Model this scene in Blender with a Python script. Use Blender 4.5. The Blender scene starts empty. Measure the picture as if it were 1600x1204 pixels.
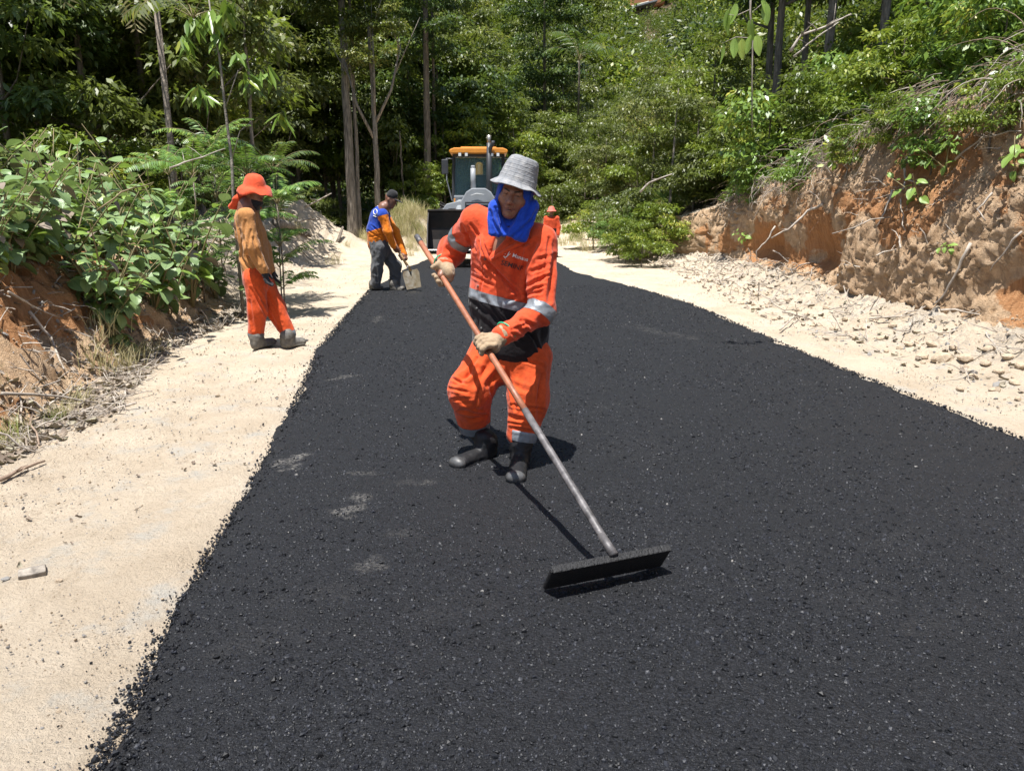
import bpy, bmesh, math, random
import numpy as np
from mathutils import Vector, Matrix, Euler, noise as mnoise
from mathutils.bvhtree import BVHTree
random.seed(7)
RNG = np.random.default_rng(7)
scene = bpy.context.scene
C = scene.collection

# ------------------------------------------------------------------ camera, sky, sun, exposure
CAM_H = 1.38
PITCH = math.atan(286 / 1200)
cam_data = bpy.data.cameras.new("camera")
cam = bpy.data.objects.new("camera", cam_data); C.objects.link(cam)
cam.location = (0, 0, CAM_H)
cam.rotation_euler = (math.pi / 2 - PITCH, 0, 0)
cam_data.sensor_width = 36; cam_data.lens = 27.0
cam_data.clip_start = 0.05; cam_data.clip_end = 1500
scene.camera = cam

SUN_DIR = Vector((0.12, 0.21, -1.0)).normalized()      # the way the light travels
world = bpy.data.worlds.new("World"); scene.world = world; world.use_nodes = True
wn = world.node_tree.nodes; wl = world.node_tree.links
wn.clear()
wo = wn.new("ShaderNodeOutputWorld"); wb = wn.new("ShaderNodeBackground"); sky = wn.new("ShaderNodeTexSky")
sky.sky_type = 'NISHITA'; sky.sun_disc = False
to_sun = -SUN_DIR
sky.sun_elevation = math.asin(to_sun.z)
sky.sun_rotation = math.atan2(to_sun.x, to_sun.y)
wb.inputs[1].default_value = 0.085
wl.new(sky.outputs[0], wb.inputs[0]); wl.new(wb.outputs[0], wo.inputs[0])
sd = bpy.data.lights.new("sun", 'SUN'); sd.energy = 5.0; sd.angle = math.radians(0.53); sd.color = (1.0, 0.97, 0.925)
sun = bpy.data.objects.new("sun", sd); C.objects.link(sun)
sun.rotation_euler = SUN_DIR.to_track_quat('-Z', 'Y').to_euler()
scene.view_settings.view_transform = 'Standard'; scene.view_settings.look = 'None'
scene.view_settings.exposure = 0.97; scene.view_settings.gamma = 1.0
scene.view_settings.use_curve_mapping = False
scene.cycles.max_bounces = 6; scene.cycles.diffuse_bounces = 3; scene.cycles.transmission_bounces = 4
scene.cycles.transparent_max_bounces = 6

# ------------------------------------------------------------------ small tools
def ray(px, py):
    u = (px - 800) / 1200; v = -(py - 602) / 1200
    return Vector((u, math.cos(PITCH) + v * math.sin(PITCH), -math.sin(PITCH) + v * math.cos(PITCH)))
def at(px, py, Y):                       # a direction seen in the photo, at a distance Y -> a point of the place
    d = ray(px, py); t = Y / d.y
    return Vector((d.x * t, Y, CAM_H + d.z * t))
def gpt(px, py, z=0.0):
    d = ray(px, py); t = (CAM_H - z) / -d.z
    return Vector((d.x * t, d.y * t, z))
def V(*a): return Vector(a)

def link(o, parent=None):
    C.objects.link(o)
    if parent is not None: o.parent = parent
    return o
def obj(name, mesh, m=None, parent=None):
    if m is not None:
        ms = m if isinstance(m, (list, tuple)) else [m]
        if len(mesh.materials) == 0:
            for q in ms: mesh.materials.append(q)
    return link(bpy.data.objects.new(name, mesh), parent)
def empty(name, loc=(0, 0, 0), rz=0.0):
    o = bpy.data.objects.new(name, None); o.location = loc; o.rotation_euler = (0, 0, rz); o.empty_display_size = 0.1
    return link(o)
def tag(o, label=None, cat=None, group=None, kind=None):
    if label: o['label'] = label
    if cat: o['category'] = cat
    if group: o['group'] = group
    if kind: o['kind'] = kind
    return o
def copy_tree(o, parent=None):
    c = o.copy(); C.objects.link(c); c.parent = parent
    for ch in o.children: copy_tree(ch, c)
    return c

def np_mesh(name, verts, faces=None, quads=True, smooth=False):
    """verts (n,3), faces (m,k) -> mesh, fast"""
    me = bpy.data.meshes.new(name)
    verts = np.ascontiguousarray(verts, dtype=np.float32); n = len(verts)
    me.vertices.add(n); me.vertices.foreach_set("co", verts.ravel())
    if faces is not None and len(faces):
        faces = np.ascontiguousarray(faces, dtype=np.int32); k = faces.shape[1]
        me.loops.add(faces.size); me.loops.foreach_set("vertex_index", faces.ravel())
        me.polygons.add(len(faces))
        me.polygons.foreach_set("loop_start", np.arange(0, faces.size, k, dtype=np.int32))
        if smooth: me.polygons.foreach_set("use_smooth", np.ones(len(faces), dtype=bool))
    me.update(calc_edges=True)
    return me
def add_attr(me, name, data, typ='FLOAT'):
    a = me.attributes.new(name, typ, 'POINT')
    data = np.ascontiguousarray(data, dtype=np.float32)
    if typ == 'FLOAT': a.data.foreach_set("value", data.ravel())
    else: a.data.foreach_set("vector", data.ravel())

def unit(a): return a / np.maximum(np.linalg.norm(a, axis=-1, keepdims=True), 1e-9)
# value noise (vectorised)
def _hash(ix, iy, iz, s):
    h = (ix.astype(np.int64) * 374761393 + iy.astype(np.int64) * 668265263 + iz.astype(np.int64) * 2147483647 + s * 1274126177) & 0xffffffff
    h = ((h ^ (h >> 13)) * 1274126177) & 0xffffffff
    h = ((h ^ (h >> 16)) * 2246822519) & 0xffffffff
    return ((h ^ (h >> 15)) & 0xffff) / 65535.0
def vnoise(P, seed=0):
    P = np.asarray(P, dtype=np.float64); I = np.floor(P); F = P - I; F = F * F * (3 - 2 * F)
    ix, iy, iz = I[..., 0], I[..., 1], I[..., 2]
    fx, fy, fz = F[..., 0], F[..., 1], F[..., 2]
    def h(a, b, c): return _hash(ix + a, iy + b, iz + c, seed)
    x00 = h(0,0,0) * (1-fx) + h(1,0,0) * fx; x10 = h(0,1,0) * (1-fx) + h(1,1,0) * fx
    x01 = h(0,0,1) * (1-fx) + h(1,0,1) * fx; x11 = h(0,1,1) * (1-fx) + h(1,1,1) * fx
    y0 = x00 * (1-fy) + x10 * fy; y1 = x01 * (1-fy) + x11 * fy
    return (y0 * (1-fz) + y1 * fz) * 2 - 1
def fbm(P, oct=4, seed=0, gain=0.5):
    P = np.asarray(P, dtype=np.float64); r = 0; a = 1.0
    for i in range(oct):
        r = r + a * vnoise(P * (2.03 ** i) + 17.3 * i, seed + i); a *= gain
    return r

# ------------------------------------------------------------------ materials
def new_mat(name):
    m = bpy.data.materials.new(name); m.use_nodes = True
    nt = m.node_tree; b = nt.nodes.get("Principled BSDF")
    return m, nt, b
def N(nt, t, **kw):
    n = nt.nodes.new(t)
    for k, v in kw.items():
        if k.startswith('i_'):
            key = k[2:]; key = int(key) if key.isdigit() else key
            n.inputs[key].default_value = v
        else: setattr(n, k, v)
    return n
def mixc(nt, a, b, fac):
    n = nt.nodes.new("ShaderNodeMix"); n.data_type = 'RGBA'
    for s, v in ((6, a), (7, b)):
        if isinstance(v, tuple): n.inputs[s].default_value = (*v[:3], 1)
        else: nt.links.new(v, n.inputs[s])
    if isinstance(fac, float): n.inputs[0].default_value = fac
    else: nt.links.new(fac, n.inputs[0])
    return n.outputs[2]
def ramp(nt, src, p0, p1, c0=(0, 0, 0), c1=(1, 1, 1)):
    r = nt.nodes.new("ShaderNodeValToRGB"); r.color_ramp.elements[0].position = p0; r.color_ramp.elements[1].position = p1
    r.color_ramp.elements[0].color = (*c0, 1); r.color_ramp.elements[1].color = (*c1, 1)
    nt.links.new(src, r.inputs[0]); return r.outputs[0]
def mathn(nt, op, a, b=None):
    n = nt.nodes.new("ShaderNodeMath"); n.operation = op
    for i, v in enumerate((a, b)):
        if v is None: continue
        if isinstance(v, (int, float)): n.inputs[i].default_value = v
        else: nt.links.new(v, n.inputs[i])
    return n.outputs[0]
def noise_n(nt, scale, detail=4, rough=0.6, coord='Object', stretch=None):
    tc = nt.nodes.new("ShaderNodeTexCoord"); src = tc.outputs[coord]
    if stretch:
        mp = nt.nodes.new("ShaderNodeMapping"); mp.inputs['Scale'].default_value = stretch
        nt.links.new(src, mp.inputs[0]); src = mp.outputs[0]
    n = nt.nodes.new("ShaderNodeTexNoise"); n.inputs['Scale'].default_value = scale
    n.inputs['Detail'].default_value = detail; n.inputs['Roughness'].default_value = rough
    nt.links.new(src, n.inputs[0]); return n.outputs[0]
def bump(nt, b, h, strength=0.3, dist=0.01):
    n = nt.nodes.new("ShaderNodeBump"); n.inputs['Strength'].default_value = strength; n.inputs['Distance'].default_value = dist
    nt.links.new(h, n.inputs['Height']); nt.links.new(n.outputs[0], b.inputs['Normal'])
def simple(name, col, rough=0.6, var=0.25, scale=8, bs=0.0, bscale=60, metal=0.0, spec=0.5, col2=None, stretch=None, sheen=0.0, bdist=0.01):
    m, nt, b = new_mat(name)
    n = noise_n(nt, scale, 5, stretch=stretch)
    c2 = col2 if col2 else tuple(min(1, c * (1 - var)) for c in col)
    nt.links.new(mixc(nt, c2, tuple(col), ramp(nt, n, 0.35, 0.65)), b.inputs['Base Color'])
    b.inputs['Roughness'].default_value = rough; b.inputs['Metallic'].default_value = metal
    b.inputs['Specular IOR Level'].default_value = spec
    if sheen: b.inputs['Sheen Weight'].default_value = sheen
    if bs: bump(nt, b, noise_n(nt, bscale, 4), bs, bdist)
    return m
def cloth(name, col, dirt=(0.05, 0.04, 0.03), damt=0.3, weave=500, rough=0.85, seam=0.0):
    m, nt, b = new_mat(name)
    n1 = noise_n(nt, 5, 5); n2 = noise_n(nt, 40, 3)
    c = mixc(nt, tuple(col), tuple(x * 0.8 for x in col), ramp(nt, n2, 0.4, 0.7))
    f = mathn(nt, 'MULTIPLY', ramp(nt, n1, 0.52, 0.8), damt)
    nt.links.new(mixc(nt, c, dirt, f), b.inputs['Base Color'])
    b.inputs['Roughness'].default_value = rough; b.inputs['Specular IOR Level'].default_value = 0.2
    b.inputs['Sheen Weight'].default_value = 0.15
    h = mathn(nt, 'ADD', mathn(nt, 'MULTIPLY', noise_n(nt, 26, 3), 1.0), mathn(nt, 'MULTIPLY', noise_n(nt, weave, 1), 0.12))
    bump(nt, b, h, 0.5, 0.012)
    return m

def leaf_mat(name, dark, light, yellow=None, rough=0.42, trans=0.35, spec=0.45, veins=False):
    m, nt, b = new_mat(name)
    att = N(nt, "ShaderNodeAttribute", attribute_name="tint")
    oi = N(nt, "ShaderNodeObjectInfo")
    f = mathn(nt, 'ADD', mathn(nt, 'MULTIPLY', att.outputs['Fac'], 0.75), mathn(nt, 'MULTIPLY', oi.outputs['Random'], 0.25))
    r = nt.nodes.new("ShaderNodeValToRGB"); cr = r.color_ramp
    cr.elements[0].position = 0.05; cr.elements[0].color = (*dark, 1)
    cr.elements[1].position = 0.8; cr.elements[1].color = (*light, 1)
    if yellow:
        e = cr.elements.new(0.97); e.color = (*yellow, 1)
    nt.links.new(f, r.inputs[0]); col = r.outputs[0]
    if veins:
        uv = N(nt, "ShaderNodeAttribute", attribute_name="leafuv")
        sx = N(nt, "ShaderNodeSeparateXYZ"); nt.links.new(uv.outputs['Vector'], sx.inputs[0])
        ax = mathn(nt, 'ABSOLUTE', sx.outputs[0])
        w = mathn(nt, 'SINE', mathn(nt, 'MULTIPLY', mathn(nt, 'SUBTRACT', sx.outputs[1], mathn(nt, 'MULTIPLY', ax, 0.55)), 52.0))
        vn = mathn(nt, 'MAXIMUM', ramp(nt, w, 0.86, 1.0), ramp(nt, ax, 0.05, 0.0))
        col = mixc(nt, col, tuple(min(1, c * 1.7 + 0.03) for c in light), mathn(nt, 'MULTIPLY', vn, 0.45))
        bump(nt, b, w, 0.25, 0.004)
    nt.links.new(col, b.inputs['Base Color'])
    b.inputs['Roughness'].default_value = rough; b.inputs['Specular IOR Level'].default_value = spec
    tr = N(nt, "ShaderNodeBsdfTranslucent"); ms = N(nt, "ShaderNodeMixShader"); ms.inputs[0].default_value = trans
    nt.links.new(mixc(nt, col, (0.25, 0.35, 0.02), 0.35), tr.inputs[0])
    nt.links.new(b.outputs[0], ms.inputs[1]); nt.links.new(tr.outputs[0], ms.inputs[2])
    nt.links.new(ms.outputs[0], nt.nodes["Material Output"].inputs[0])
    return m

M = {}
M['leaf_forest'] = leaf_mat("forest_leaves", (0.022, 0.040, 0.010), (0.150, 0.180, 0.038), (0.33, 0.30, 0.07))
M['leaf_deep'] = leaf_mat("deep_green_leaves", (0.018, 0.044, 0.014), (0.095, 0.15, 0.040), (0.22, 0.25, 0.06))
M['leaf_bright'] = leaf_mat("bright_green_leaves", (0.032, 0.070, 0.010), (0.195, 0.25, 0.032), (0.44, 0.41, 0.07))
M['leaf_olive'] = leaf_mat("olive_leaves", (0.030, 0.05, 0.014), (0.155, 0.175, 0.05), (0.34, 0.29, 0.09))
M['leaf_fern'] = leaf_mat("ferny_leaves", (0.05, 0.12, 0.03), (0.16, 0.28, 0.06), (0.3, 0.38, 0.08))
M['leaf_large'] = leaf_mat("large_blue_green_leaves", (0.026, 0.062, 0.020), (0.150, 0.225, 0.085), (0.36, 0.35, 0.08), rough=0.36, trans=0.22, veins=True)
M['leaf_large_y'] = leaf_mat("large_yellow_green_leaves", (0.05, 0.11, 0.02), (0.19, 0.29, 0.05), (0.42, 0.38, 0.06), rough=0.36, trans=0.3, veins=True)
M['dry_grass'] = leaf_mat("dry_grass_blades", (0.30, 0.25, 0.13), (0.60, 0.53, 0.32), (0.4, 0.42, 0.18), rough=0.8, trans=0.35, spec=0.1)
M['dead_leaf'] = leaf_mat("dead_leaves", (0.13, 0.095, 0.07), (0.30, 0.25, 0.20), (0.30, 0.28, 0.20), rough=0.8, trans=0.05, spec=0.15)
M['bark'] = simple("grey_brown_bark", (0.23, 0.19, 0.15), 0.9, scale=3, col2=(0.085, 0.07, 0.055), stretch=(6, 6, 1), bs=0.8, bscale=12, bdist=0.05)
M['bark_pale'] = simple("pale_bark", (0.33, 0.29, 0.24), 0.9, scale=3, col2=(0.11, 0.095, 0.08), stretch=(8, 8, 1), bs=0.6, bscale=20, bdist=0.03)
M['twig'] = simple("dry_twig", (0.46, 0.41, 0.35), 0.9, scale=9, col2=(0.2, 0.165, 0.13))
M['root'] = simple("brown_root", (0.30, 0.22, 0.16), 0.9, scale=9, col2=(0.15, 0.10, 0.07))
M['stem'] = simple("green_brown_stem", (0.16, 0.15, 0.06), 0.7, scale=12, col2=(0.22, 0.16, 0.08))
M['stone_pale'] = simple("pale_clay_stone", (0.50, 0.41, 0.30), 0.95, scale=9, col2=(0.36, 0.27, 0.18), bs=0.7, bscale=30)
M['clod'] = simple('brown_clay_clod', (0.46, 0.33, 0.205), 0.95, scale=12, col2=(0.20, 0.12, 0.07), bs=.5, bscale=40)
M['stone_grey'] = simple("grey_stone", (0.28, 0.265, 0.24), 0.9, scale=9, col2=(0.22, 0.21, 0.20), bs=0.6, bscale=30)
M['crumb_old'] = simple("asphalt_crumb", (0.011, 0.012, 0.015), 0.5, scale=20, col2=(0.004, 0.004, 0.005), spec=0.45)

m, nt, b = new_mat("asphalt_crumb"); oi_ = N(nt, "ShaderNodeObjectInfo")
nt.links.new(ramp(nt, mathn(nt, 'POWER', oi_.outputs['Random'], 2.2), 0.0, 1.0, (0.0035, 0.004, 0.005), (0.023, 0.025, 0.032)), b.inputs['Base Color']); b.inputs['Roughness'].default_value = 0.55; b.inputs['Specular IOR Level'].default_value = 0.35
M['crumb'] = m
# ------------------------------------------------------------------ mesh builders
def tube_np(points, radii, n=7, cap=True):
    """one swept tube -> verts, quads (caps degenerate)"""
    P = [Vector(p) for p in points]; vs = []; fs = []
    up = Vector((0.13, 0.31, 0.94)); prev = None
    for i, p in enumerate(P):
        d = (P[min(i + 1, len(P) - 1)] - P[max(i - 1, 0)])
        d = d.normalized() if d.length > 1e-9 else Vector((0, 0, 1))
        if prev is None:
            a = d.cross(up); a = a.normalized() if a.length > 1e-3 else d.orthogonal().normalized()
        else:
            a = prev - d * prev.dot(d); a = a.normalized() if a.length > 1e-6 else d.orthogonal().normalized()
        prev = a; b = d.cross(a)
        r = radii[i] if hasattr(radii, '__len__') else radii
        for k in range(n):
            t = 2 * math.pi * k / n; vs.append(p + (a * math.cos(t) + b * math.sin(t)) * r)
    for i in range(len(P) - 1):
        for k in range(n):
            k2 = (k + 1) % n
            fs.append((i * n + k, i * n + k2, (i + 1) * n + k2, (i + 1) * n + k))
    return vs, fs
class MB:
    """collects shapes; build() links them as one mesh object"""
    def __init__(s): s.v = []; s.f = []
    def add(s, vs, fs):
        o = len(s.v); s.v += [tuple(v) for v in vs]; s.f += [tuple(i + o for i in f) for f in fs]; return s
    def tube(s, pts, r, n=8, caps=True):
        vs, fs = tube_np(pts, r, n); m = len(vs)
        if caps: fs = fs + [tuple(range(n))[::-1], tuple(range(m - n, m))]
        return s.add(vs, fs)
    def box(s, c, size, rot=None, bev=0.0):
        c = Vector(c); hx, hy, hz = (q / 2 for q in size)
        bm = bmesh.new(); bmesh.ops.create_cube(bm, size=1.0)
        for v in bm.verts: v.co = Vector((v.co.x * size[0], v.co.y * size[1], v.co.z * size[2]))
        if bev: bmesh.ops.bevel(bm, geom=bm.edges[:], offset=min(bev, min(size) * 0.45), segments=2, affect='EDGES', profile=0.5)
        R = rot if rot is not None else Matrix.Identity(3)
        bm.verts.index_update()
        s.add([R @ v.co + c for v in bm.verts], [[v.index for v in f.verts] for f in bm.faces]); bm.free(); return s
    def prism(s, poly, axis, a0, a1):
        """poly: 2D outline; axis 'x': (y,z), 'y': (x,z), 'z': (x,y)"""
        def mk(p, t):
            return {'x': (t, p[0], p[1]), 'y': (p[0], t, p[1]), 'z': (p[0], p[1], t)}[axis]
        n = len(poly); vs = [mk(p, a0) for p in poly] + [mk(p, a1) for p in poly]
        fs = [tuple(range(n))[::-1], tuple(range(n, 2 * n))] + [(i, (i + 1) % n, n + (i + 1) % n, n + i) for i in range(n)]
        return s.add(vs, fs)
    def lathe(s, prof, c=(0, 0, 0), n=24, R=None):
        c = Vector(c); vs = []; fs = []
        for r, z in prof:
            for k in range(n):
                t = 2 * math.pi * k / n; q = Vector((r * math.cos(t), r * math.sin(t), z))
                if R is not None: q = R @ q
                vs.append(q + c)
        for i in range(len(prof) - 1):
            for k in range(n):
                k2 = (k + 1) % n; fs.append((i * n + k, i * n + k2, (i + 1) * n + k2, (i + 1) * n + k))
        return s.add(vs, fs)
    def mesh(s, name='mesh', smooth=False, bevel=0.0):
        me = bpy.data.meshes.new(name); me.from_pydata(s.v, [], s.f)
        bm = bmesh.new(); bm.from_mesh(me)
        bmesh.ops.recalc_face_normals(bm, faces=bm.faces[:])
        if bevel: bmesh.ops.bevel(bm, geom=[e for e in bm.edges if len(e.link_faces) == 2 and e.calc_face_angle(0) > 0.5], offset=bevel, segments=2, affect='EDGES', profile=0.5)
        bm.to_mesh(me); bm.free()
        if smooth:
            me.polygons.foreach_set("use_smooth", [True] * len(me.polygons))
        me.update(); return me
    def build(s, name, m, parent=None, smooth=False, bevel=0.0):
        return obj(name, s.mesh(name, smooth, bevel), m, parent)

def stone_mesh(seed, sub=2, flat=0.65, rough=0.25):
    bm = bmesh.new(); bmesh.ops.create_icosphere(bm, subdivisions=sub, radius=0.5)
    rs = np.random.default_rng(seed)
    pl = [(Vector(rs.normal(size=3)).normalized(), rs.uniform(0.25, 0.45)) for _ in range(7)]
    for v in bm.verts:
        p = v.co.copy()
        for n, d in pl:
            e = p.dot(n) - d
            if e > 0: p -= n * e * 0.92
        p *= 1 + rough * 0.4 * mnoise.noise(v.co * 3 + Vector((seed * 3.1, 0, 0)))
        p.z *= flat; v.co = p
    me = bpy.data.meshes.new("stone"); bm.to_mesh(me); bm.free(); return me

# geometry-node instancer, for what nobody could count
def instancer(name, pts, scale, rot, protos, idx=None, mat=None):
    pts = np.asarray(pts, dtype=np.float32); n = len(pts)
    me = np_mesh(name, pts)
    add_attr(me, "i_scale", np.broadcast_to(scale, (n,)))
    add_attr(me, "i_rot", rot, 'FLOAT_VECTOR')
    a = me.attributes.new("i_idx", 'INT', 'POINT')
    if idx is None: idx = RNG.integers(0, len(protos), n)
    a.data.foreach_set("value", np.asarray(idx, dtype=np.int32))
    col = bpy.data.collections.new(name + "_shapes")
    for i, p in enumerate(protos):
        po = bpy.data.objects.new("%s_shape_%02d" % (name, i), p); col.objects.link(po)
    ng = bpy.data.node_groups.new(name + "_nodes", 'GeometryNodeTree')
    ng.interface.new_socket("Geometry", in_out='INPUT', socket_type='NodeSocketGeometry')
    ng.interface.new_socket("Geometry", in_out='OUTPUT', socket_type='NodeSocketGeometry')
    gi = ng.nodes.new("NodeGroupInput"); go = ng.nodes.new("NodeGroupOutput")
    ip = ng.nodes.new("GeometryNodeInstanceOnPoints"); ci = ng.nodes.new("GeometryNodeCollectionInfo")
    ci.inputs['Collection'].default_value = col; ci.inputs['Separate Children'].default_value = True
    ci.inputs['Reset Children'].default_value = True
    ip.inputs['Pick Instance'].default_value = True
    def na(nm, t):
        q = ng.nodes.new("GeometryNodeInputNamedAttribute"); q.data_type = t; q.inputs[0].default_value = nm
        return [s for s in q.outputs if s.enabled][0]
    ng.links.new(gi.outputs[0], ip.inputs['Points']); ng.links.new(ci.outputs[0], ip.inputs['Instance'])
    ng.links.new(na("i_idx", 'INT'), ip.inputs['Instance Index'])
    ng.links.new(na("i_rot", 'FLOAT_VECTOR'), ip.inputs['Rotation'])
    ng.links.new(na("i_scale", 'FLOAT'), ip.inputs['Scale'])
    ng.links.new(ip.outputs[0], go.inputs[0])
    o = obj(name, me)
    md = o.modifiers.new("scatter", 'NODES'); md.node_group = ng
    return o
# ------------------------------------------------------------------ the ground: one sheet, road cut, banks and hills
def interp(y, pts):
    ys = [p[0] for p in pts]; xs = [p[1] for p in pts]
    return np.interp(y, ys, xs)
def smooth_interp(y, pts):
    return (interp(y - 0.8, pts) + interp(y, pts) + interp(y + 0.8, pts)) / 3
BASE = [(0, 0), (13, 0), (18, -0.07), (24, -0.26), (30, -0.15), (40, 0.5), (55, 3.0), (160, 43), (400, 120)]
LFOOT = [(-10, -3.0), (4, -2.95), (5, -2.95), (7.2, -3.5), (9.2, -3.5), (13, -4.1), (20, -5.0), (26, -5.6), (34, -8), (50, -12), (400, -60)]
RFOOT = [(-10, 5.2), (3, 4.95), (5, 4.8), (7, 4.6), (9, 4.4), (12, 4.4), (15, 4.6), (18, 4.6), (21, 4.1), (25, 3.7), (30, 4.5), (36, 7.0), (50, 14), (400, 60)]
RTOP = [(-10, 2.9), (5, 2.8), (7, 2.65), (10, 2.35), (13, 1.95), (16, 1.6), (20, 1.2), (25, 0.7), (30, 0.5), (400, 0.5)]
LTOP = [(-10, 0.9), (6, 0.95), (9, 0.85), (13, 0.75), (20, 0.9), (26, 1.0), (34, 0.8), (400, 0.8)]
def geo_steps(a, b, s0, g):
    r = [a]; s = s0
    while r[-1] < b: r.append(r[-1] + s); s *= g
    return r
rows = np.array(list(-np.array(geo_steps(0.4, 9, 0.5, 1.2))[::-1]) + list(np.arange(0, 2.6, 0.2)) + list(np.arange(2.6, 12, 0.036)) + geo_steps(12, 420, 0.045, 1.022))
lcol = np.array(geo_steps(0, 130, 0.05, 1.035))[::-1]            # distance out from the left foot
mcol = np.linspace(0, 1, 74)[1:-1]
rcol = np.array(list(np.arange(0, 4.4, 0.034)) + geo_steps(4.4, 130, 0.06, 1.06))
ncol = len(lcol) + len(mcol) + len(rcol)
Yg = np.repeat(rows[:, None], ncol, 1)
base = smooth_interp(Yg, BASE); lf = smooth_interp(Yg, LFOOT); rf = smooth_interp(Yg, RFOOT) - 1.3
lt = smooth_interp(Yg, LTOP); rt = smooth_interp(Yg, RTOP)
X = np.zeros_like(Yg); Z = np.zeros_like(Yg); ZONE = np.zeros_like(Yg)
nl, nm = len(lcol), len(mcol)
# left bank
D = lcol[None, :] + 0 * Yg[:, :nl]
wl_ = np.where(Yg[:, :nl] > 9.5, 1.5, 0.9)
tt = np.clip(D / wl_, 0, 1); rise = tt * tt * (3 - 2 * tt)
X[:, :nl] = lf[:, :nl] - D
Z[:, :nl] = base[:, :nl] + lt[:, :nl] * rise + np.clip(D - wl_, 0, 6) * np.where(Yg[:, :nl] > 10.5, 0.04, 0.11) + np.clip(D - 12, 0, 200) * 0.30
# middle
a = mcol[None, :]
X[:, nl:nl + nm] = lf[:, nl:nl + nm] * (1 - a) + rf[:, nl:nl + nm] * a
Z[:, nl:nl + nm] = base[:, nl:nl + nm]
# right: rubble apron, steep face, hillside
S = rcol[None, :] + 0 * Yg[:, nl + nm:]
rtr = rt[:, nl + nm:]
face_len = np.maximum(rtr - 0.25, 0.2) * 1.06
t1 = np.clip(S / 1.25, 0, 1); t2 = np.clip((S - 1.25) / face_len, 0, 1); t3 = np.clip(S - 1.25 - face_len, 0, 500)
lean = 0.23 * np.maximum(rtr - 0.25, 0.2)
curve = t2 ** 2.2
X[:, nl + nm:] = rf[:, nl + nm:] + t1 * 1.25 + lean * curve + t3 * 0.88
Z[:, nl + nm:] = base[:, nl + nm:] + 0.25 * t1 ** 1.7 + (rtr - 0.25) * t2 + np.minimum(t3, 9) * 0.40 + np.clip(t3 - 9, 0, 60) * 0.42
# mounds beyond the left worker
def mound(x0, y0, rx, ry, h):
    global Z
    Z += h * np.exp(-((X - x0) / rx) ** 2 - ((Yg - y0) / ry) ** 2)
mound(-5.9, 24.5, 1.3, 1.5, 0.95); mound(-3.6, 26.5, 0.9, 1.2, 1.35); mound(-2.2, 27.5, 1.0, 1.0, 1.0)
mound(-5.6, 15.5, 0.9, 1.6, 0.35); mound(-7.6, 22, 1.6, 2.5, 0.5); mound(3.2, 33, 2.5, 2.5, 0.6)
PG = np.stack([X, Yg, Z], -1)
t2full = np.zeros_like(Yg); t2full[:, nl + nm:] = t2
onface = np.zeros_like(Yg); onface[:, nl + nm:] = (t2 > 0) * (t2 < 1) * 1.0
aprn = np.zeros_like(Yg); aprn[:, nl + nm:] = t1 * (t2 <= 0)
up_s = np.zeros_like(Yg); up_s[:, nl + nm:] = np.clip(t3 / 0.6, 0, 1)
lface = np.zeros_like(Yg); lface[:, :nl] = np.clip(D / 0.25, 0, 1) * np.clip((3.5 - D) / 1.5, 0, 1)
near = np.clip((34 - Yg) / 10, 0, 1)
# ruggedness
_st = np.stack([Yg * 4.2 + Z * 2.6, Z * 1.3 - Yg * .6, X * 2], -1); strk = fbm(_st, 4, 13, .6)
gul = fbm(np.stack([Yg * 2.4, Z * 0.55, X * 0.3], -1), 4, 3, .38)        # vertical gullies down the face
rug = fbm(PG * 5.0, 4, 11); fine = fbm(PG * 17, 3, 21)
fine2 = fbm(PG * np.array([30, 30, 14]), 3, 23)
block = np.abs(vnoise(PG * 3.3 + 0.6 * vnoise(PG * 6)[..., None], 5))
hol = 0
for (y0, z0, w, h_, d_) in ((6.6, 0.55, 0.75, 0.40, 0.34), (11.4, 0.55, 0.8, 0.5, 0.42), (14.2, 0.55, 1.3, 0.4, 0.42), (8.7, 1.75, 0.9, 0.3, 0.16)):
    hol = hol + d_ * np.exp(-((Yg - y0) / w) ** 2 - ((Z - base - z0) / h_) ** 2)
hol = hol * np.clip(t2full * 8, 0, 1)
rid = 1 - 2 * np.abs(fbm(np.stack([Yg * 9 + Z * 5, Z * 4.5 - Yg * 1.5, X * 4], -1), 4, 91, .65))
crumb = vnoise(PG * np.array([60, 45, 45]), 93)
dface = onface * (1 - .55 * np.clip(hol * 5, 0, 1)) * (0.12 * gul + 0.040 * (0.5 - np.abs(strk)) * 1.6 + 0.024 * rid + 0.018 * fine2 + 0.016 * crumb)
# scooped smooth orange hollows low on the face
PG[..., 0] -= (dface - hol) * near
PG[..., 2] += onface * 0.05 * rug * near
PG[..., 2] += aprn * (0.09 * np.abs(rug) + 0.05 * fine) * near
PG[..., 2] += up_s * (0.14 * rug + 0.04 * fine) * near
PG[..., 0] += lface * (0.06 * strk + 0.03 * fine + 0.03 * fine2 + 0.08 * gul) * near
PG[..., 2] += lface * (0.06 * rug + 0.03 * fine + 0.02 * fine2) * near
midz = np.zeros_like(Yg); midz[:, nl:nl + nm] = 1
shoulder = np.zeros_like(Yg)
RL = [(-3, -0.8), (1.64, -1.05), (2.83, -1.23), (4.35, -1.40), (7.48, -1.90), (12.26, -2.30), (21.8, -2.42), (23, -2.3)]
RR = [(-3, 3.6), (4.41, 3.08), (6.7, 2.79), (10.68, 2.50), (16.5, 1.30), (20.5, 1.22), (23, 1.1)]
inroad = (X > interp(Yg, RL) - 0.02) & (X < interp(Yg, RR) + 0.02) & (Yg < 22.5)
amp = np.where(inroad, 0.0, 1.0) * midz
PG[..., 2] += amp * (0.020 * fbm(PG * 2.2, 3, 31) + 0.010 * fine - 0.02 * np.exp(-((X - interp(Yg, LFOOT) * .45 - interp(Yg, RL) * .55) / .10) ** 2) * (X < 0)) * near
PG[..., 2] += np.where(Yg > 24, 1, 0) * midz * 0.05 * rug * near
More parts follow.
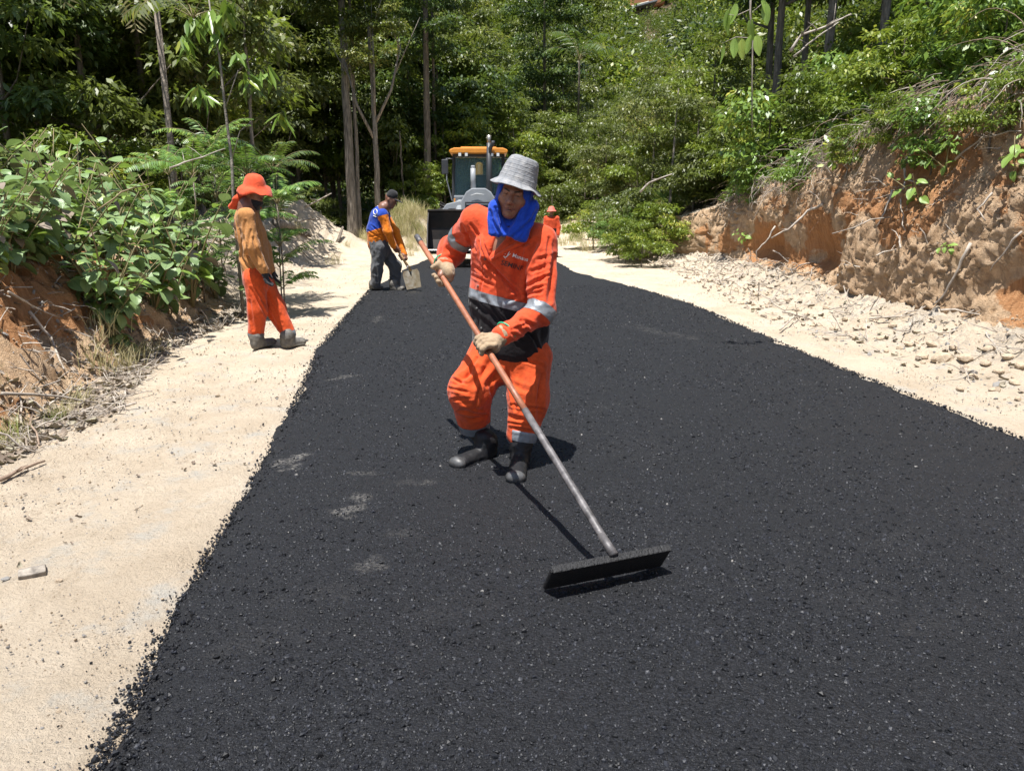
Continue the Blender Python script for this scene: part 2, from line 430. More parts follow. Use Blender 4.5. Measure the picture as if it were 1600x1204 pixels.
PG[..., 2] -= 0.035 * np.clip(np.minimum(X - interp(Yg, RL), interp(Yg, RR) - X) / 0.12, 0, 1) * (Yg < 22.3)
nr, nc = Yg.shape
idx = np.arange(nr * nc).reshape(nr, nc)
quads = np.stack([idx[:-1, :-1], idx[:-1, 1:], idx[1:, 1:], idx[1:, :-1]], -1).reshape(-1, 4)
gme = np_mesh("ground", PG.reshape(-1, 3), quads, smooth=True)
# what the soil is: 0 sand, 1 raw orange clay / forest floor masks
clayn = fbm(PG * np.array([1.2, 0.9, 1.6]), 4, 41)
clay = np.clip(onface * (0.05 + 1.0 * np.clip(clayn, -1, 1)) + np.clip(hol * 4.5, 0, 1), 0, 1)
clay = np.maximum(clay, lface * np.clip(0.30 + 0.9 * clayn, 0, 1) * (Yg < 10) * np.clip(D.max() and 1, 0, 1))
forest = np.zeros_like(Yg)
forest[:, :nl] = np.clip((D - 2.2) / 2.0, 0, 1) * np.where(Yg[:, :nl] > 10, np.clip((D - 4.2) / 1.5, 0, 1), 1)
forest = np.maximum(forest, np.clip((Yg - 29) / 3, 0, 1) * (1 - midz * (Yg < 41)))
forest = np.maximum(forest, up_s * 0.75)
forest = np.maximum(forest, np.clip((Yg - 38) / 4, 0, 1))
litter = np.clip(aprn * 1.2, 0, 1) * np.clip(0.4 + fbm(PG * 3, 3, 51), 0, 1)
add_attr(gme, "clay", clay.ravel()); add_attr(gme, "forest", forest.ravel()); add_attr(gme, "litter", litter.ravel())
add_attr(gme, 'face', np.clip(onface + up_s + np.clip(lface * 1.5, 0, 1) * np.where(Yg < 10.5, 1, 0), 0, 1).ravel())

m, nt, b = new_mat("sandy_ground")
sand = mixc(nt, (0.62, 0.52, 0.395), (0.50, 0.405, 0.295), ramp(nt, noise_n(nt, 1.3, 8, 0.65), 0.40, 0.66))
sand = mixc(nt, sand, (0.50, 0.465, 0.40), ramp(nt, noise_n(nt, 3.4, 8, .7), 0.52, 0.68))
sand = mixc(nt, sand, (0.44, 0.35, 0.25), ramp(nt, noise_n(nt, 5, 7, .75, stretch=(1.6, .5, 1)), .55, .72))
sand = mixc(nt, sand, (0.30, 0.22, 0.15), mathn(nt, 'MULTIPLY', ramp(nt, noise_n(nt, 45, 4, 0.7), 0.60, 0.74), 0.75))
crust = mixc(nt, (0.64, 0.46, 0.295), (0.45, 0.29, 0.165), ramp(nt, noise_n(nt, 6, 8, 0.7), 0.38, 0.62))
crust = mixc(nt, crust, (0.22, 0.14, 0.085), mathn(nt, 'MULTIPLY', ramp(nt, noise_n(nt, 12, 7, 0.75, stretch=(1, 1.6, 0.45)), 0.50, 0.68), 0.6))
orange = mixc(nt, (0.52, 0.28, 0.135), (0.37, 0.175, 0.075), ramp(nt, noise_n(nt, 5, 6, 0.65, stretch=(1, 7, 0.5)), 0.35, 0.68))
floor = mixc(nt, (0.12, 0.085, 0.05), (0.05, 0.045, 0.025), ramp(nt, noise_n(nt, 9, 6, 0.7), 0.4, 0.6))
g = N(nt, "ShaderNodeNewGeometry"); sp = N(nt, "ShaderNodeSeparateXYZ"); nt.links.new(g.outputs['True Normal'], sp.inputs[0])
fa = N(nt, 'ShaderNodeAttribute', attribute_name='face'); steep = ramp(nt, mathn(nt, 'ADD', fa.outputs['Fac'], mathn(nt, 'MULTIPLY', mathn(nt, 'SUBTRACT', noise_n(nt, 7, 5, .7), .5), .7)), 0.35, 0.6)
ac = N(nt, "ShaderNodeAttribute", attribute_name="clay"); af = N(nt, "ShaderNodeAttribute", attribute_name="forest"); al = N(nt, "ShaderNodeAttribute", attribute_name="litter")
col = mixc(nt, sand, crust, mathn(nt, 'MULTIPLY', steep, 0.95))
cf = ramp(nt, mathn(nt, 'ADD', ac.outputs['Fac'], mathn(nt, 'MULTIPLY', mathn(nt, 'SUBTRACT', noise_n(nt, 9, 6, 0.7), 0.5), 0.9)), 0.38, 0.50)
col = mixc(nt, col, orange, cf)
col = mixc(nt, col, (0.33, 0.29, 0.24), mathn(nt, 'MULTIPLY', al.outputs['Fac'], ramp(nt, noise_n(nt, 14, 5, 0.7), 0.48, 0.58)))
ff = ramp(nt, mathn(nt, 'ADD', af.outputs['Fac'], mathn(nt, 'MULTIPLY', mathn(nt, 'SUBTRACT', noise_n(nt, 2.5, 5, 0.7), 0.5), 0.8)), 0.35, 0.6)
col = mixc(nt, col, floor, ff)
nt.links.new(col, b.inputs['Base Color']); b.inputs['Roughness'].default_value = 0.95; b.inputs['Specular IOR Level'].default_value = 0.15
hh = mathn(nt, 'ADD', noise_n(nt, 14, 8, 0.72), mathn(nt, 'MULTIPLY', noise_n(nt, 90, 4, 0.7), 0.35))
hh = mathn(nt, 'ADD', hh, mathn(nt, 'MULTIPLY', noise_n(nt, 36, 8, .75, stretch=(1.3, .7, 1)), .5))
bump(nt, b, hh, 1.0, 0.05)
M['ground'] = m
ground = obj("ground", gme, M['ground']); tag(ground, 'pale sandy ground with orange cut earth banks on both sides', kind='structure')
_bvh = BVHTree.FromPolygons([tuple(v) for v in PG.reshape(-1, 3)], [tuple(q) for q in quads.tolist()])
def gz(x, y, top=120.0):
    h = _bvh.ray_cast(Vector((x, y, top)), Vector((0, 0, -1)))
    return h[0].z if h[0] is not None else 0.0
def ghit(px, py, dmax=200):
    d = ray(px, py).normalized(); h = _bvh.ray_cast(Vector((0, 0, CAM_H)), d, dmax)
    return h[0], h[1]

# ------------------------------------------------------------------ fresh asphalt
def road_h(Xr, Yr):
    P = np.stack([Xr, Yr, 0 * Xr], -1)
    return smooth_interp(Yr, BASE) - 0.012 + 0.006 * fbm(P * 1.3, 2, 71) + 0.0055 * fbm(P * 9, 3, 72) + 0.006 * np.abs(fbm(np.stack([Xr * 1.2 + Yr * .8, Yr * 4, 0 * Xr], -1), 3, 75))
def road_mesh():
    ry = np.array(list(np.arange(-3, 1.2, 0.15)) + list(np.arange(1.2, 9, 0.022)) + geo_steps(9, 22.4, 0.03, 1.012))
    nu = 190
    u = np.linspace(0, 1, nu)
    Yr = np.repeat(ry[:, None], nu, 1)
    eL = interp(Yr, RL) + 0.035 * fbm(np.stack([Yr * 3, 0 * Yr, 0 * Yr], -1), 5, 61, 0.65)
    eR = interp(Yr, RR) + 0.045 * fbm(np.stack([Yr * 3, 0 * Yr + 5, 0 * Yr], -1), 5, 62, 0.65)
    Xr = eL * (1 - u) + eR * u
    ed = np.minimum(u, 1 - u)[None, :] * (eR - eL)
    Bz = smooth_interp(Yr, BASE)
    P = np.stack([Xr, Yr, 0 * Xr], -1)
    Zr = road_h(Xr, Yr) + 0.028 * np.clip(ed / 0.10, 0, 1) ** 0.6 + 0.004 * np.abs(vnoise(P * 45, 73))
    Zr = np.where(Yr > 22.2, Zr - 0.05, Zr)
    dust = np.zeros_like(Xr)
    def patch(px, py, rx, ry_, ang, s, soft=0.6):
        nonlocal dust
        c = gpt(px, py); ca, sa = math.cos(ang), math.sin(ang)
        dx = (Xr - c.x) * ca + (Yr - c.y) * sa; dy = -(Xr - c.x) * sa + (Yr - c.y) * ca
        d = (dx / rx) ** 2 + (dy / ry_) ** 2 + 1.3 * fbm(P * 17, 4, 81, .7)
        dust = np.maximum(dust, s * np.clip((1.3 - d) / soft, 0, 1))
    patch(460, 722, 0.05, 0.10, -0.5, 0.75); patch(455, 735, 0.05, 0.06, -0.5, 0.75)
    patch(545, 802, 0.055, 0.09, -0.5, 0.7); patch(560, 785, 0.04, 0.06, -0.5, 0.5)
    patch(538, 593, 0.06, 0.12, -0.6, 0.6); patch(565, 744, 0.06, 0.03, 0, 0.35); patch(590, 500, 0.05, 0.3, 0.1, 0.35)
    patch(640, 760, 0.12, 0.03, 0.2, 0.22, 1.2); patch(630, 840, 0.12, 0.05, 0.5, 0.14, 1.8); patch(580, 890, 0.05, 0.06, 0, 0.3, 1)
    patch(450, 520, 0.05, 0.3, 0.1, 0.2); patch(1030, 520, 0.12, 0.5, 0.5, 0.25, 1.5); patch(1000, 700, 0.2, 0.3, 0, 0.04, 1.8)
    for (px, py) in ((700, 960), (1330, 940), (1470, 970), (1410, 850), (960, 640), (1230, 900), (500, 940), (420, 1010)):
        patch(px, py, 0.16, 0.08, 0.4, 0.06, 2.0)
    me = np_mesh("asphalt_road", np.stack([Xr, Yr, Zr], -1).reshape(-1, 3),
                 (lambda I: np.stack([I[:-1, :-1], I[:-1, 1:], I[1:, 1:], I[1:, :-1]], -1).reshape(-1, 4))(np.arange(Xr.size).reshape(Xr.shape)), smooth=True)
    add_attr(me, "dust", dust.ravel())
    return me
m, nt, b = new_mat("fresh_asphalt")
tc = N(nt, "ShaderNodeTexCoord")
vor = N(nt, "ShaderNodeTexVoronoi"); vor.inputs['Scale'].default_value = 95; nt.links.new(tc.outputs['Object'], vor.inputs[0])
vor2 = N(nt, "ShaderNodeTexVoronoi"); vor2.inputs['Scale'].default_value = 210; nt.links.new(tc.outputs['Object'], vor2.inputs[0])
cc = mixc(nt, (0.0028, 0.0032, 0.0042), (0.0130, 0.0142, 0.0185), ramp(nt, vor.outputs['Color'], 0.2, 0.95))
cc = mixc(nt, cc, (0.0068, 0.0074, 0.0092), ramp(nt, noise_n(nt, 1.1, 4), 0.35, 0.7))
sep = N(nt, "ShaderNodeSeparateColor"); nt.links.new(vor2.outputs['Color'], sep.inputs[0])
cc = mixc(nt, cc, (0.16, 0.165, 0.175), mathn(nt, 'MULTIPLY', ramp(nt, sep.outputs[0], 0.988, 0.999), 0.6))
ad = N(nt, "ShaderNodeAttribute", attribute_name="dust")
df = mathn(nt, 'MULTIPLY', mathn(nt, 'MULTIPLY', ad.outputs['Fac'], 0.75), ramp(nt, noise_n(nt, 70, 4, 0.7), 0.42, 0.60))
cc = mixc(nt, cc, (0.26, 0.245, 0.22), df)
nt.links.new(cc, b.inputs['Base Color']); b.inputs['Roughness'].default_value = 0.66; b.inputs['Specular IOR Level'].default_value = 0.35
hh = mathn(nt, 'ADD', mathn(nt, 'MULTIPLY', vor.outputs['Distance'], -1.0), mathn(nt, 'MULTIPLY', vor2.outputs['Distance'], -0.5))
bump(nt, b, hh, 1.0, 0.010)
M['asphalt'] = m
road = obj("road", road_mesh(), M['asphalt']); tag(road, 'freshly spread black asphalt road surface', kind='structure')

# loose aggregate lying on and beside the new surface (nobody could count it)
protos = []
for i in range(5):
    me = stone_mesh(100 + i, 1, 0.62, 0.3); me.materials.append(M['crumb']); protos.append(me)
me = stone_mesh(120, 1, 0.7, 0.3); me.materials.append(M['stone_grey']); protos.append(me)
def road_pts(n, p=1.0):
    y = 1.45 * np.exp(RNG.random(n) ** p * math.log(13 / 1.45))
    return y
ny = 125000
y = road_pts(ny); l = interp(y, RL); r = interp(y, RR)
vis = 0.72 * y + 0.15
x = RNG.uniform(np.maximum(l, -vis), np.minimum(r, vis))
z = road_h(x, y) + 0.0290
sc = np.clip(0.0056 * RNG.lognormal(0.2, 0.45, ny) * (1 + 0.09 * y), 0.004, 0.028)
dens = vnoise(np.stack([x * 2.2, y * 2.2, 0 * x], -1), 5); keep = RNG.random(ny) < 0.66 + 0.45 * dens + 0.25 * vnoise(np.stack([x * .9, y * .5, 0 * x], -1), 8)
idx_ = RNG.integers(0, 5, ny); idx_[RNG.random(ny) < 0.0015] = 5
x, y, z, sc, idx_ = (q[keep] for q in (x, y, z, sc, idx_))
# crumbs spilled past the edges
nE = 6500; ye = road_pts(nE); side = RNG.random(nE) < 0.62
off = np.abs(RNG.normal(0, 0.03, nE)) + np.where(RNG.random(nE) < 0.07, RNG.exponential(0.16, nE), 0)
xe = np.where(side, interp(ye, RL) + 0.03 - off, interp(ye, RR) - 0.03 + off)
ze = smooth_interp(ye, BASE) + 0.004; se = np.clip(0.005 * RNG.lognormal(0.2, 0.5, nE) * (1 + 0.06 * ye), 0.003, 0.022)
x = np.concatenate([x, xe]); y = np.concatenate([y, ye]); z = np.concatenate([z, ze]); sc = np.concatenate([sc, se]); idx_ = np.concatenate([idx_, RNG.integers(0, 5, nE)])
agg = instancer("loose_aggregate", np.stack([x, y, z], -1), sc, RNG.uniform(0, 6.28, (len(x), 3)), protos, idx_)
tag(agg, 'loose black asphalt crumbs scattered over the road and its edges', 'gravel', kind='stuff')

# grit on the sand
protos = []
for i in range(4):
    me = stone_mesh(140 + i, 1, 0.6, 0.3); me.materials.append(M['stone_pale'] if i < 2 else M['stone_grey']); protos.append(me)
nS = 16000
y = 1.6 * np.exp(RNG.random(nS) * math.log(26 / 1.6)); side = RNG.random(nS) < 0.6
x = np.where(side, interp(y, LFOOT) + RNG.random(nS) * (interp(y, RL) - interp(y, LFOOT)), interp(y, RR) + 0.05 + RNG.random(nS) ** 0.5 * (interp(y, RFOOT) - 1.25 - interp(y, RR)))
z = smooth_interp(y, BASE) + 0.002
ss = np.clip(0.005 * RNG.lognormal(0, 0.5, nS) * (1 + 0.05 * y), 0.003, 0.02)
idx_ = RNG.integers(0, 4, nS)
# coarser rubble on the apron under the right bank and the left bank foot
nR = 4200; yr = 3.2 * np.exp(RNG.random(nR) * math.log(24 / 3.2)); sR = RNG.random(nR) ** 0.7
xr_ = interp(yr, RFOOT) - 1.35 + sR * 1.5 + RNG.normal(0, .06, nR); zr = np.array([gz(float(a_), float(b_)) for a_, b_ in zip(xr_, yr)])
okr = zr < 0.6
ssr = np.clip(0.014 * RNG.lognormal(0, 0.7, nR), 0.006, 0.085)
nL = 5000; yl = 3.4 * np.exp(RNG.random(nL) * math.log(26 / 3.4)); xl_ = interp(yl, LFOOT) + 0.25 - np.abs(RNG.normal(0, 0.45, nL))
zl = np.array([gz(float(a_), float(b_)) for a_, b_ in zip(xl_, yl)]); sl = np.clip(0.014 * RNG.lognormal(0, 0.6, nL), 0.006, 0.07)
x = np.concatenate([x, xr_[okr], xl_]); y = np.concatenate([y, yr[okr], yl]); z = np.concatenate([z, zr[okr], zl]); ss = np.concatenate([ss, ssr[okr], sl])
idx_ = np.concatenate([idx_, RNG.integers(0, 3, okr.sum()), RNG.integers(0, 3, nL)])
cy = 4.4 * np.exp(RNG.random(6500) * math.log(19 / 4.4)); cs = RNG.random(6500) ** .8; crt = interp(cy, RTOP)
cx = interp(cy, RFOOT) + .03 + .23 * crt * cs ** 1.5 + np.where(cs > .9, RNG.exponential(.25, 6500), 0); cz = np.array([gz(float(a_), float(b_)) for a_, b_ in zip(cx, cy)])
cm = []
for i in range(4):
    me = stone_mesh(170 + i, 1, 0.8, 0.5); me.materials.append(M['clod']); cm.append(me)
clods = instancer("clay_clods", np.stack([cx, cy, cz], -1), np.clip(0.018 * RNG.lognormal(0, 0.6, 6500), 0.008, 0.075), RNG.uniform(0, 6.28, (6500, 3)), cm)
tag(clods, 'small clay clods clinging to the cut face of the right bank', 'clods', kind='stuff')
grit = instancer("loose_grit", np.stack([x, y, z], -1), ss, RNG.uniform(0, 6.28, (len(x), 3)), protos, idx_)
tag(grit, 'small stones and clay crumbs scattered on the sandy verges', 'gravel', kind='stuff')
# ------------------------------------------------------------------ vegetation
def leaves_mesh(name, P, D, U, L, W, tint, m, fold=0.25, droop=0.25, six=False):
    """leaf blades: P base points, D directions, U upward-ish normals"""
    n = len(P); D = unit(D); S = unit(np.cross(D, U)); Nn = unit(np.cross(S, D))
    L = np.broadcast_to(L, (n,))[:, None]; W = np.broadcast_to(W, (n,))[:, None]
    if not six:
        v = np.stack([P, P + D * L * 0.45 + S * W * 0.5 - Nn * W * fold * 0.5, P + D * L - Nn * L * droop, P + D * L * 0.45 - S * W * 0.5 - Nn * W * fold * 0.5], 1)
        f = np.arange(n * 4).reshape(n, 4); k = 4
    else:
        m1 = P + D * L * 0.32; m2 = P + D * L * 0.7 - Nn * L * droop * 0.4
        v = np.stack([P, m1 + S * W * 0.48 - Nn * W * fold * .5, m2 + S * W * 0.36 - Nn * W * fold * .5, P + D * L - Nn * L * droop, m2 - S * W * 0.36 - Nn * W * fold * .5, m1 - S * W * 0.48 - Nn * W * fold * .5], 1)
        b = (np.arange(n) * 6)[:, None]
        f = np.concatenate([b + np.array([[0, 1, 2, 3]]), b + np.array([[0, 3, 4, 5]])], 0); k = 6
    me = np_mesh(name, v.reshape(-1, 3), f)
    add_attr(me, "tint", np.repeat(np.broadcast_to(tint, (n,)), k))
    me.materials.append(m); return me
def rand_dirs(n, rng=RNG): return unit(rng.normal(size=(n, 3)))

def crown_mesh(name, seed, m, R=(1, 1, 1), nclump=40, leaves=9000, leaf=0.11, clump_r=0.32, hang=0.5, lowcut=-0.6, aspect=0.45, gaps=0.35):
    """crown of leaf clumps in an ellipsoid of radii R round the origin"""
    rg = np.random.default_rng(seed); R = np.array(R)
    c = rand_dirs(nclump * 3, rg); c = c[c[:, 2] > lowcut][:nclump]; clump_r = clump_r * .9
    rr = rg.uniform(0.45, 0.98, len(c)) * (1 + gaps * vnoise(c * 1.7, seed))
    cc = c * rr[:, None] * R
    cr = clump_r * rg.uniform(0.6, 1.35, len(c)) * R.min()
    w = cr ** 2; w /= w.sum(); k = rg.choice(len(c), leaves, p=w)
    d = rand_dirs(leaves, rg); d[:, 2] = np.where(d[:, 2] < -0.25, -d[:, 2] * 0.6, d[:, 2])
    rad = rg.uniform(0.35, 1.0, leaves) ** 0.5 * (1 + 0.45 * vnoise(d * 2.2 + k[:, None] * 3.7, seed + 5))
    P = cc[k] + d * rad[:, None] * cr[k][:, None] * np.array([1.15, 1.15, 0.7])
    out = unit(d * np.array([1, 1, 0.4]) + rg.normal(0, 0.5, (leaves, 3)) + np.array([0, 0, -hang]))
    up = unit(rg.normal(0, 0.35, (leaves, 3)) + d * 0.3 + np.array([0, 0, 1.0]))
    L = leaf * rg.uniform(0.6, 1.3, leaves)
    tint = np.clip(rg.random(len(c))[k] * 0.55 + rg.random(leaves) * 0.5 + 0.1 * d[:, 2], 0, 1)
    me = leaves_mesh(name, P, out, up, L, L * aspect, tint, m)
    return me, cc
def trunk_mesh(name, seed, H, r, cz, clumps=None, lean=0.03, m=None, limbs=7, forks=0, n=7):
    rg = random.Random(seed); mb = MB(); pts = []; x = y = 0; q = 12
    ax, ay = rg.uniform(-lean, lean), rg.uniform(-lean, lean)
    for i in range(q + 1):
        t = i / q; pts.append((x, y, H * t)); x += ax * H / q + rg.uniform(-.012, .012) * H / q * 3; y += ay * H / q + rg.uniform(-.012, .012) * H / q * 3
    rad = [r * (1.25 if i == 0 else 1) * (1 - 0.62 * i / q) for i in range(q + 1)]
    mb.tube(pts, rad, n)
    if clumps is not None:
        ids = list(range(len(clumps))); rg.shuffle(ids)
        for j in ids[:limbs]:
            c = Vector(clumps[j]) + Vector((0, 0, cz)); k = min(q, max(3, int(q * min(0.97, (c.z - 0.35 * abs(c.x) - 0.3 * abs(c.y)) / H)))) 
            p0 = Vector(pts[k]); mid = p0.lerp(c, 0.5) + Vector((0, 0, -0.12 * (c - p0).length))
            r0 = rad[k] * 0.5; mb.tube([p0, p0.lerp(mid, 0.6), mid, c], [r0, r0 * .75, r0 * .55, r0 * .2], 5)
    me = mb.mesh(name, smooth=True); me.materials.append(m or M['bark']); return me

class TreeKind:
    def __init__(s, seed, mat, R, H, r, leaves, leaf, nclump=42, bark='bark', **kw):
        s.crown, cl = crown_mesh("crown", seed, M[mat], R, nclump, int(leaves * .72), leaf * 1.28, **kw)
        s.H = H; s.cz = H - R[2] * 0.55
        s.trunk = trunk_mesh("trunk", seed, H, r, s.cz, cl, m=M[bark])
TK = {
 'tall_a': TreeKind(1, 'leaf_forest', (2.5, 2.5, 4.3), 11, 0.13, 24000, 0.15, 80, clump_r=0.27, lowcut=-.9),
 'tall_b': TreeKind(2, 'leaf_deep', (2.8, 2.6, 4.6), 12, 0.15, 25000, 0.15, 84, clump_r=0.26, lowcut=-.9),
 'tall_c': TreeKind(3, 'leaf_olive', (2.2, 2.2, 4.0), 10, 0.10, 19000, 0.13, 66, clump_r=0.28, lowcut=-.9, bark='bark_pale'),
 'mid_a': TreeKind(4, 'leaf_forest', (1.7, 1.6, 2.1), 4.6, 0.07, 12000, 0.105, 44, clump_r=0.30, lowcut=-0.95),
 'mid_b': TreeKind(5, 'leaf_bright', (1.6, 1.7, 1.8), 4.2, 0.06, 10000, 0.12, 38, clump_r=0.32, lowcut=-0.95),
 'mid_c': TreeKind(6, 'leaf_olive', (1.5, 1.5, 2.2), 4.8, 0.06, 11000, 0.10, 44, clump_r=0.27, lowcut=-0.95, bark='bark_pale'),
 'mid_d': TreeKind(7, 'leaf_deep', (1.8, 1.6, 2.0), 4.8, 0.07, 12000, 0.11, 40, clump_r=0.32, lowcut=-0.95),
 'bush_a': TreeKind(8, 'leaf_bright', (1.1, 1.0, 0.9), 1.5, 0.03, 6500, 0.085, 30, clump_r=0.36, lowcut=-0.95),
 'bush_b': TreeKind(9, 'leaf_olive', (1.1, 1.1, 0.9), 1.5, 0.03, 6500, 0.08, 30, clump_r=0.34, lowcut=-0.95),
 'bush_c': TreeKind(10, 'leaf_forest', (1.1, 1.0, 1.0), 1.6, 0.03, 7000, 0.09, 30, clump_r=0.36, lowcut=-0.95),
 'bush_d': TreeKind(12, 'leaf_large_y', (1.0, 1.1, 1.0), 1.6, 0.03, 3200, 0.12, 26, clump_r=0.40, lowcut=-0.95, aspect=.5),
 'fern_bush': TreeKind(11, 'leaf_fern', (1.0, 1.0, 0.8), 1.4, 0.02, 11000, 0.05, 26, clump_r=0.42, lowcut=-0.7, aspect=0.3, hang=0.1),
}
SIDE = {}
def place_tree(kind, x, y, s=1.0, rz=None, label=None, cat='tree', group=None, sz=None, dz=0.0, trunk=True, name=None):
    k = TK[kind]; z = gz(x, y) - 0.05 + dz
    if name is None: name = 'bush' if 'bush' in kind else ('forest_tree' if 'tall' in kind else 'young_tree')
    t = empty(name, (x, y, z), rz if rz is not None else random.uniform(0, 6.28))
    t.scale = (s, s, (sz or s))
    c = obj('crown', k.crown, None, t); c.location = (0, 0, k.cz)
    if trunk: obj('trunk', k.trunk, None, t)
    return tag(t, label, cat, group)
KINDWORD = {'tall_a': 'tall dark green forest tree', 'tall_b': 'tall dense deep green forest tree', 'tall_c': 'slender olive green forest tree', 'mid_a': 'leafy mid green small tree', 'mid_b': 'bright green leafy small tree',
            'mid_c': 'olive green loose small tree', 'mid_d': 'deep green bushy small tree', 'bush_a': 'bright green bush', 'bush_b': 'olive green bush', 'bush_c': 'dark green bush', 'fern_bush': 'feathery fine-leaved bush', 'bush_d': 'large-leaved yellow-green bush'}
GRP_LEFT = 'trees of the forest edge on the left'; GRP_MID = 'trees and bushes on the slope beyond the road end'; GRP_R = 'bushes and small trees on the right slope'
def row(items, where, group):
    for (kind, px, Y, s, *sz) in items:
        x = (px - 800) / 1200 * Y * 1.0; dz_ = -.45 * s if 'mid' in kind and s > 1.1 else 0
        place_tree(kind, x, Y, s, label=KINDWORD[kind] + ' ' + where, cat='bush' if 'bush' in kind else 'tree', group=group + ', ' + KINDWORD[kind], sz=sz[0] if sz else None, dz=dz_)
# forest wall behind the left bank, front rank then deeper ranks
row([('mid_d', 40, 14.5, 1.15), ('mid_a', 170, 15.5, 1.3), ('mid_a', 255, 17, 1.4), ('mid_b', 110, 16.5, 1.2), ('mid_c', 330, 18, 1.25), ('bush_b', 300, 15.5, 1.0), ('bush_a', 120, 13, 0.9), ('bush_a', 215, 14, .9), ('bush_b', 60, 12.5, .8), ('mid_b', 180, 18.5, 1.3),
     ('mid_a', 90, 18.5, 1.6), ('mid_a', 20, 20, 1.8), ('mid_c', 200, 21, 1.8), ('mid_b', 320, 21, 1.5), ('mid_a', 300, 25, 1.5), ('mid_c', 60, 23, 1.9), ('mid_a', 270, 24, 2.0), ('mid_d', 140, 25, 2.1), ('mid_a', 330, 28, 1.9), ('mid_c', 450, 32, 1.8), ('mid_a', 480, 33, 1.7), ('mid_d', 410, 35, 2.1), ('mid_b', 515, 34, 1.6)],
    'behind the broad-leaved bank plants on the left', GRP_LEFT)
row([('tall_a', 60, 32, 1.1), ('tall_b', 230, 33, 1.05), ('tall_a', 380, 36, 1.1), ('tall_c', 150, 30, 1.1), ('tall_c', 470, 34, 1.1), ('tall_a', 530, 36, 1.05),
     ('tall_b', 320, 39, 1.2), ('tall_b', 620, 38, 1.1), ('tall_a', 720, 39, 0.85), ('tall_b', 560, 40, 1.1), ('tall_a', 440, 42, 1.25), ('tall_b', 100, 40, 1.3), ('tall_b', -20, 36, 1.2),
     ('mid_a', 540, 34, 1.5), ('mid_d', 600, 34, 1.5), ('mid_a', 640, 34, 1.6), ('mid_d', 690, 35, 1.6), ('mid_a', 615, 33, 1.3), ('mid_b', 700, 33, 1.2), ('mid_d', 650, 36, 2.0), ('mid_a', 720, 37, 1.7), ('tall_c', 660, 42, 1.1), ('tall_b', 380, 48, 1.35), ('tall_b', 180, 48, 1.4), ('tall_a', 0, 46, 1.4), ('tall_b', 520, 50, 1.3)],
    'in the forest wall on the left', GRP_LEFT)
row([('mid_b', 655, 30.5, 0.62), ('bush_a', 630, 29.5, 0.8), ('bush_a', 690, 30, 0.75), ('bush_a', 665, 29, 0.9), ('bush_c', 600, 30, 0.8), ('bush_c', 560, 30.5, 0.7), ('bush_c', 500, 29.5, 0.8), ('bush_b', 720, 31, 0.9)],
    'sunlit in front of the dark trunks by the loader', GRP_LEFT)
# slope beyond the road end
rg = random.Random(5)
mid = []
for (Y, p0, p1, n, ks, s0) in ((34, 850, 1000, 4, ('bush_a', 'bush_b', 'bush_c'), 1.0), (38, 730, 960, 7, ('mid_b', 'mid_a', 'bush_a', 'mid_b'), 0.95), (43, 700, 980, 7, ('mid_b', 'mid_a', 'mid_c'), 1.1),
                               (49, 700, 1020, 7, ('mid_b', 'mid_a', 'mid_c', 'mid_d'), 1.25), (56, 690, 1040, 7, ('mid_b', 'mid_a', 'mid_c'), 1.4), (64, 680, 1060, 8, ('mid_b', 'mid_a', 'mid_c', 'mid_d'), 1.5), (74, 690, 1080, 8, ('mid_b', 'mid_c', 'mid_a'), 1.7), (86, 690, 1100, 8, ('mid_a', 'mid_c', 'mid_b'), 1.9)):
    for i in range(n):
        mid.append((rg.choice(ks), p0 + (p1 - p0) * (i + rg.uniform(0.1, 0.9)) / n, Y + rg.uniform(-1.5, 1.5), s0 * rg.uniform(0.8, 1.2)))
mid = [q for q in mid if not (935 < q[1] < 1060 and q[2] > 60)]
row(mid, 'on the green slope beyond the road end', GRP_MID)
place_tree('tall_b', (850 - 800) / 1200 * 48, 48, 0.95, label='tall dark tree standing above the slope behind the grey hat', group=None, name='dark_tree')
# right slope: from the far curve up to the bank by the camera
row([('bush_a', 925, 27, 0.9), ('bush_b', 960, 25.5, 1.0), ('bush_b', 985, 23.5, 0.85), ('fern_bush', 965, 21.5, 0.85), ('bush_a', 975, 19.5, 0.62), ('bush_b', 1000, 20.5, 1.1), ('bush_a', 1000, 17.8, 0.6),
     ('mid_b', 990, 30, 0.8), ('mid_c', 940, 31, 0.75), ('mid_c', 1010, 25, 0.85), ('mid_b', 1040, 27, 0.9), ('mid_c', 1040, 21.5, 0.72), ('mid_b', 1075, 23, 0.75), ('fern_bush', 1010, 22.5, 1.0),
     ('bush_a', 1030, 19.5, 0.75), ('bush_b', 1075, 20.5, .9), ('mid_c', 1000, 33, .7), ('mid_b', 1060, 34, 1.1), ('mid_a', 1100, 30, 1.05), ('bush_a', 1110, 20, 0.9),
     ('bush_c', 1130, 19.8, 1.0), ('bush_a', 1165, 17.5, 0.75), ('bush_a', 1210, 16.8, 0.75), ('bush_c', 1180, 19, 0.9), ('bush_b', 1255, 15.5, 0.75), ('bush_a', 1300, 14.8, 0.75),
     ('mid_c', 1020, 40, .85), ('mid_b', 1090, 42, 1.3), ('mid_a', 1150, 38, 1.3), ('mid_a', 930, 36, 0.9), ('mid_c', 970, 37, .8)],
    'on the sunny slope right of the road', GRP_R)
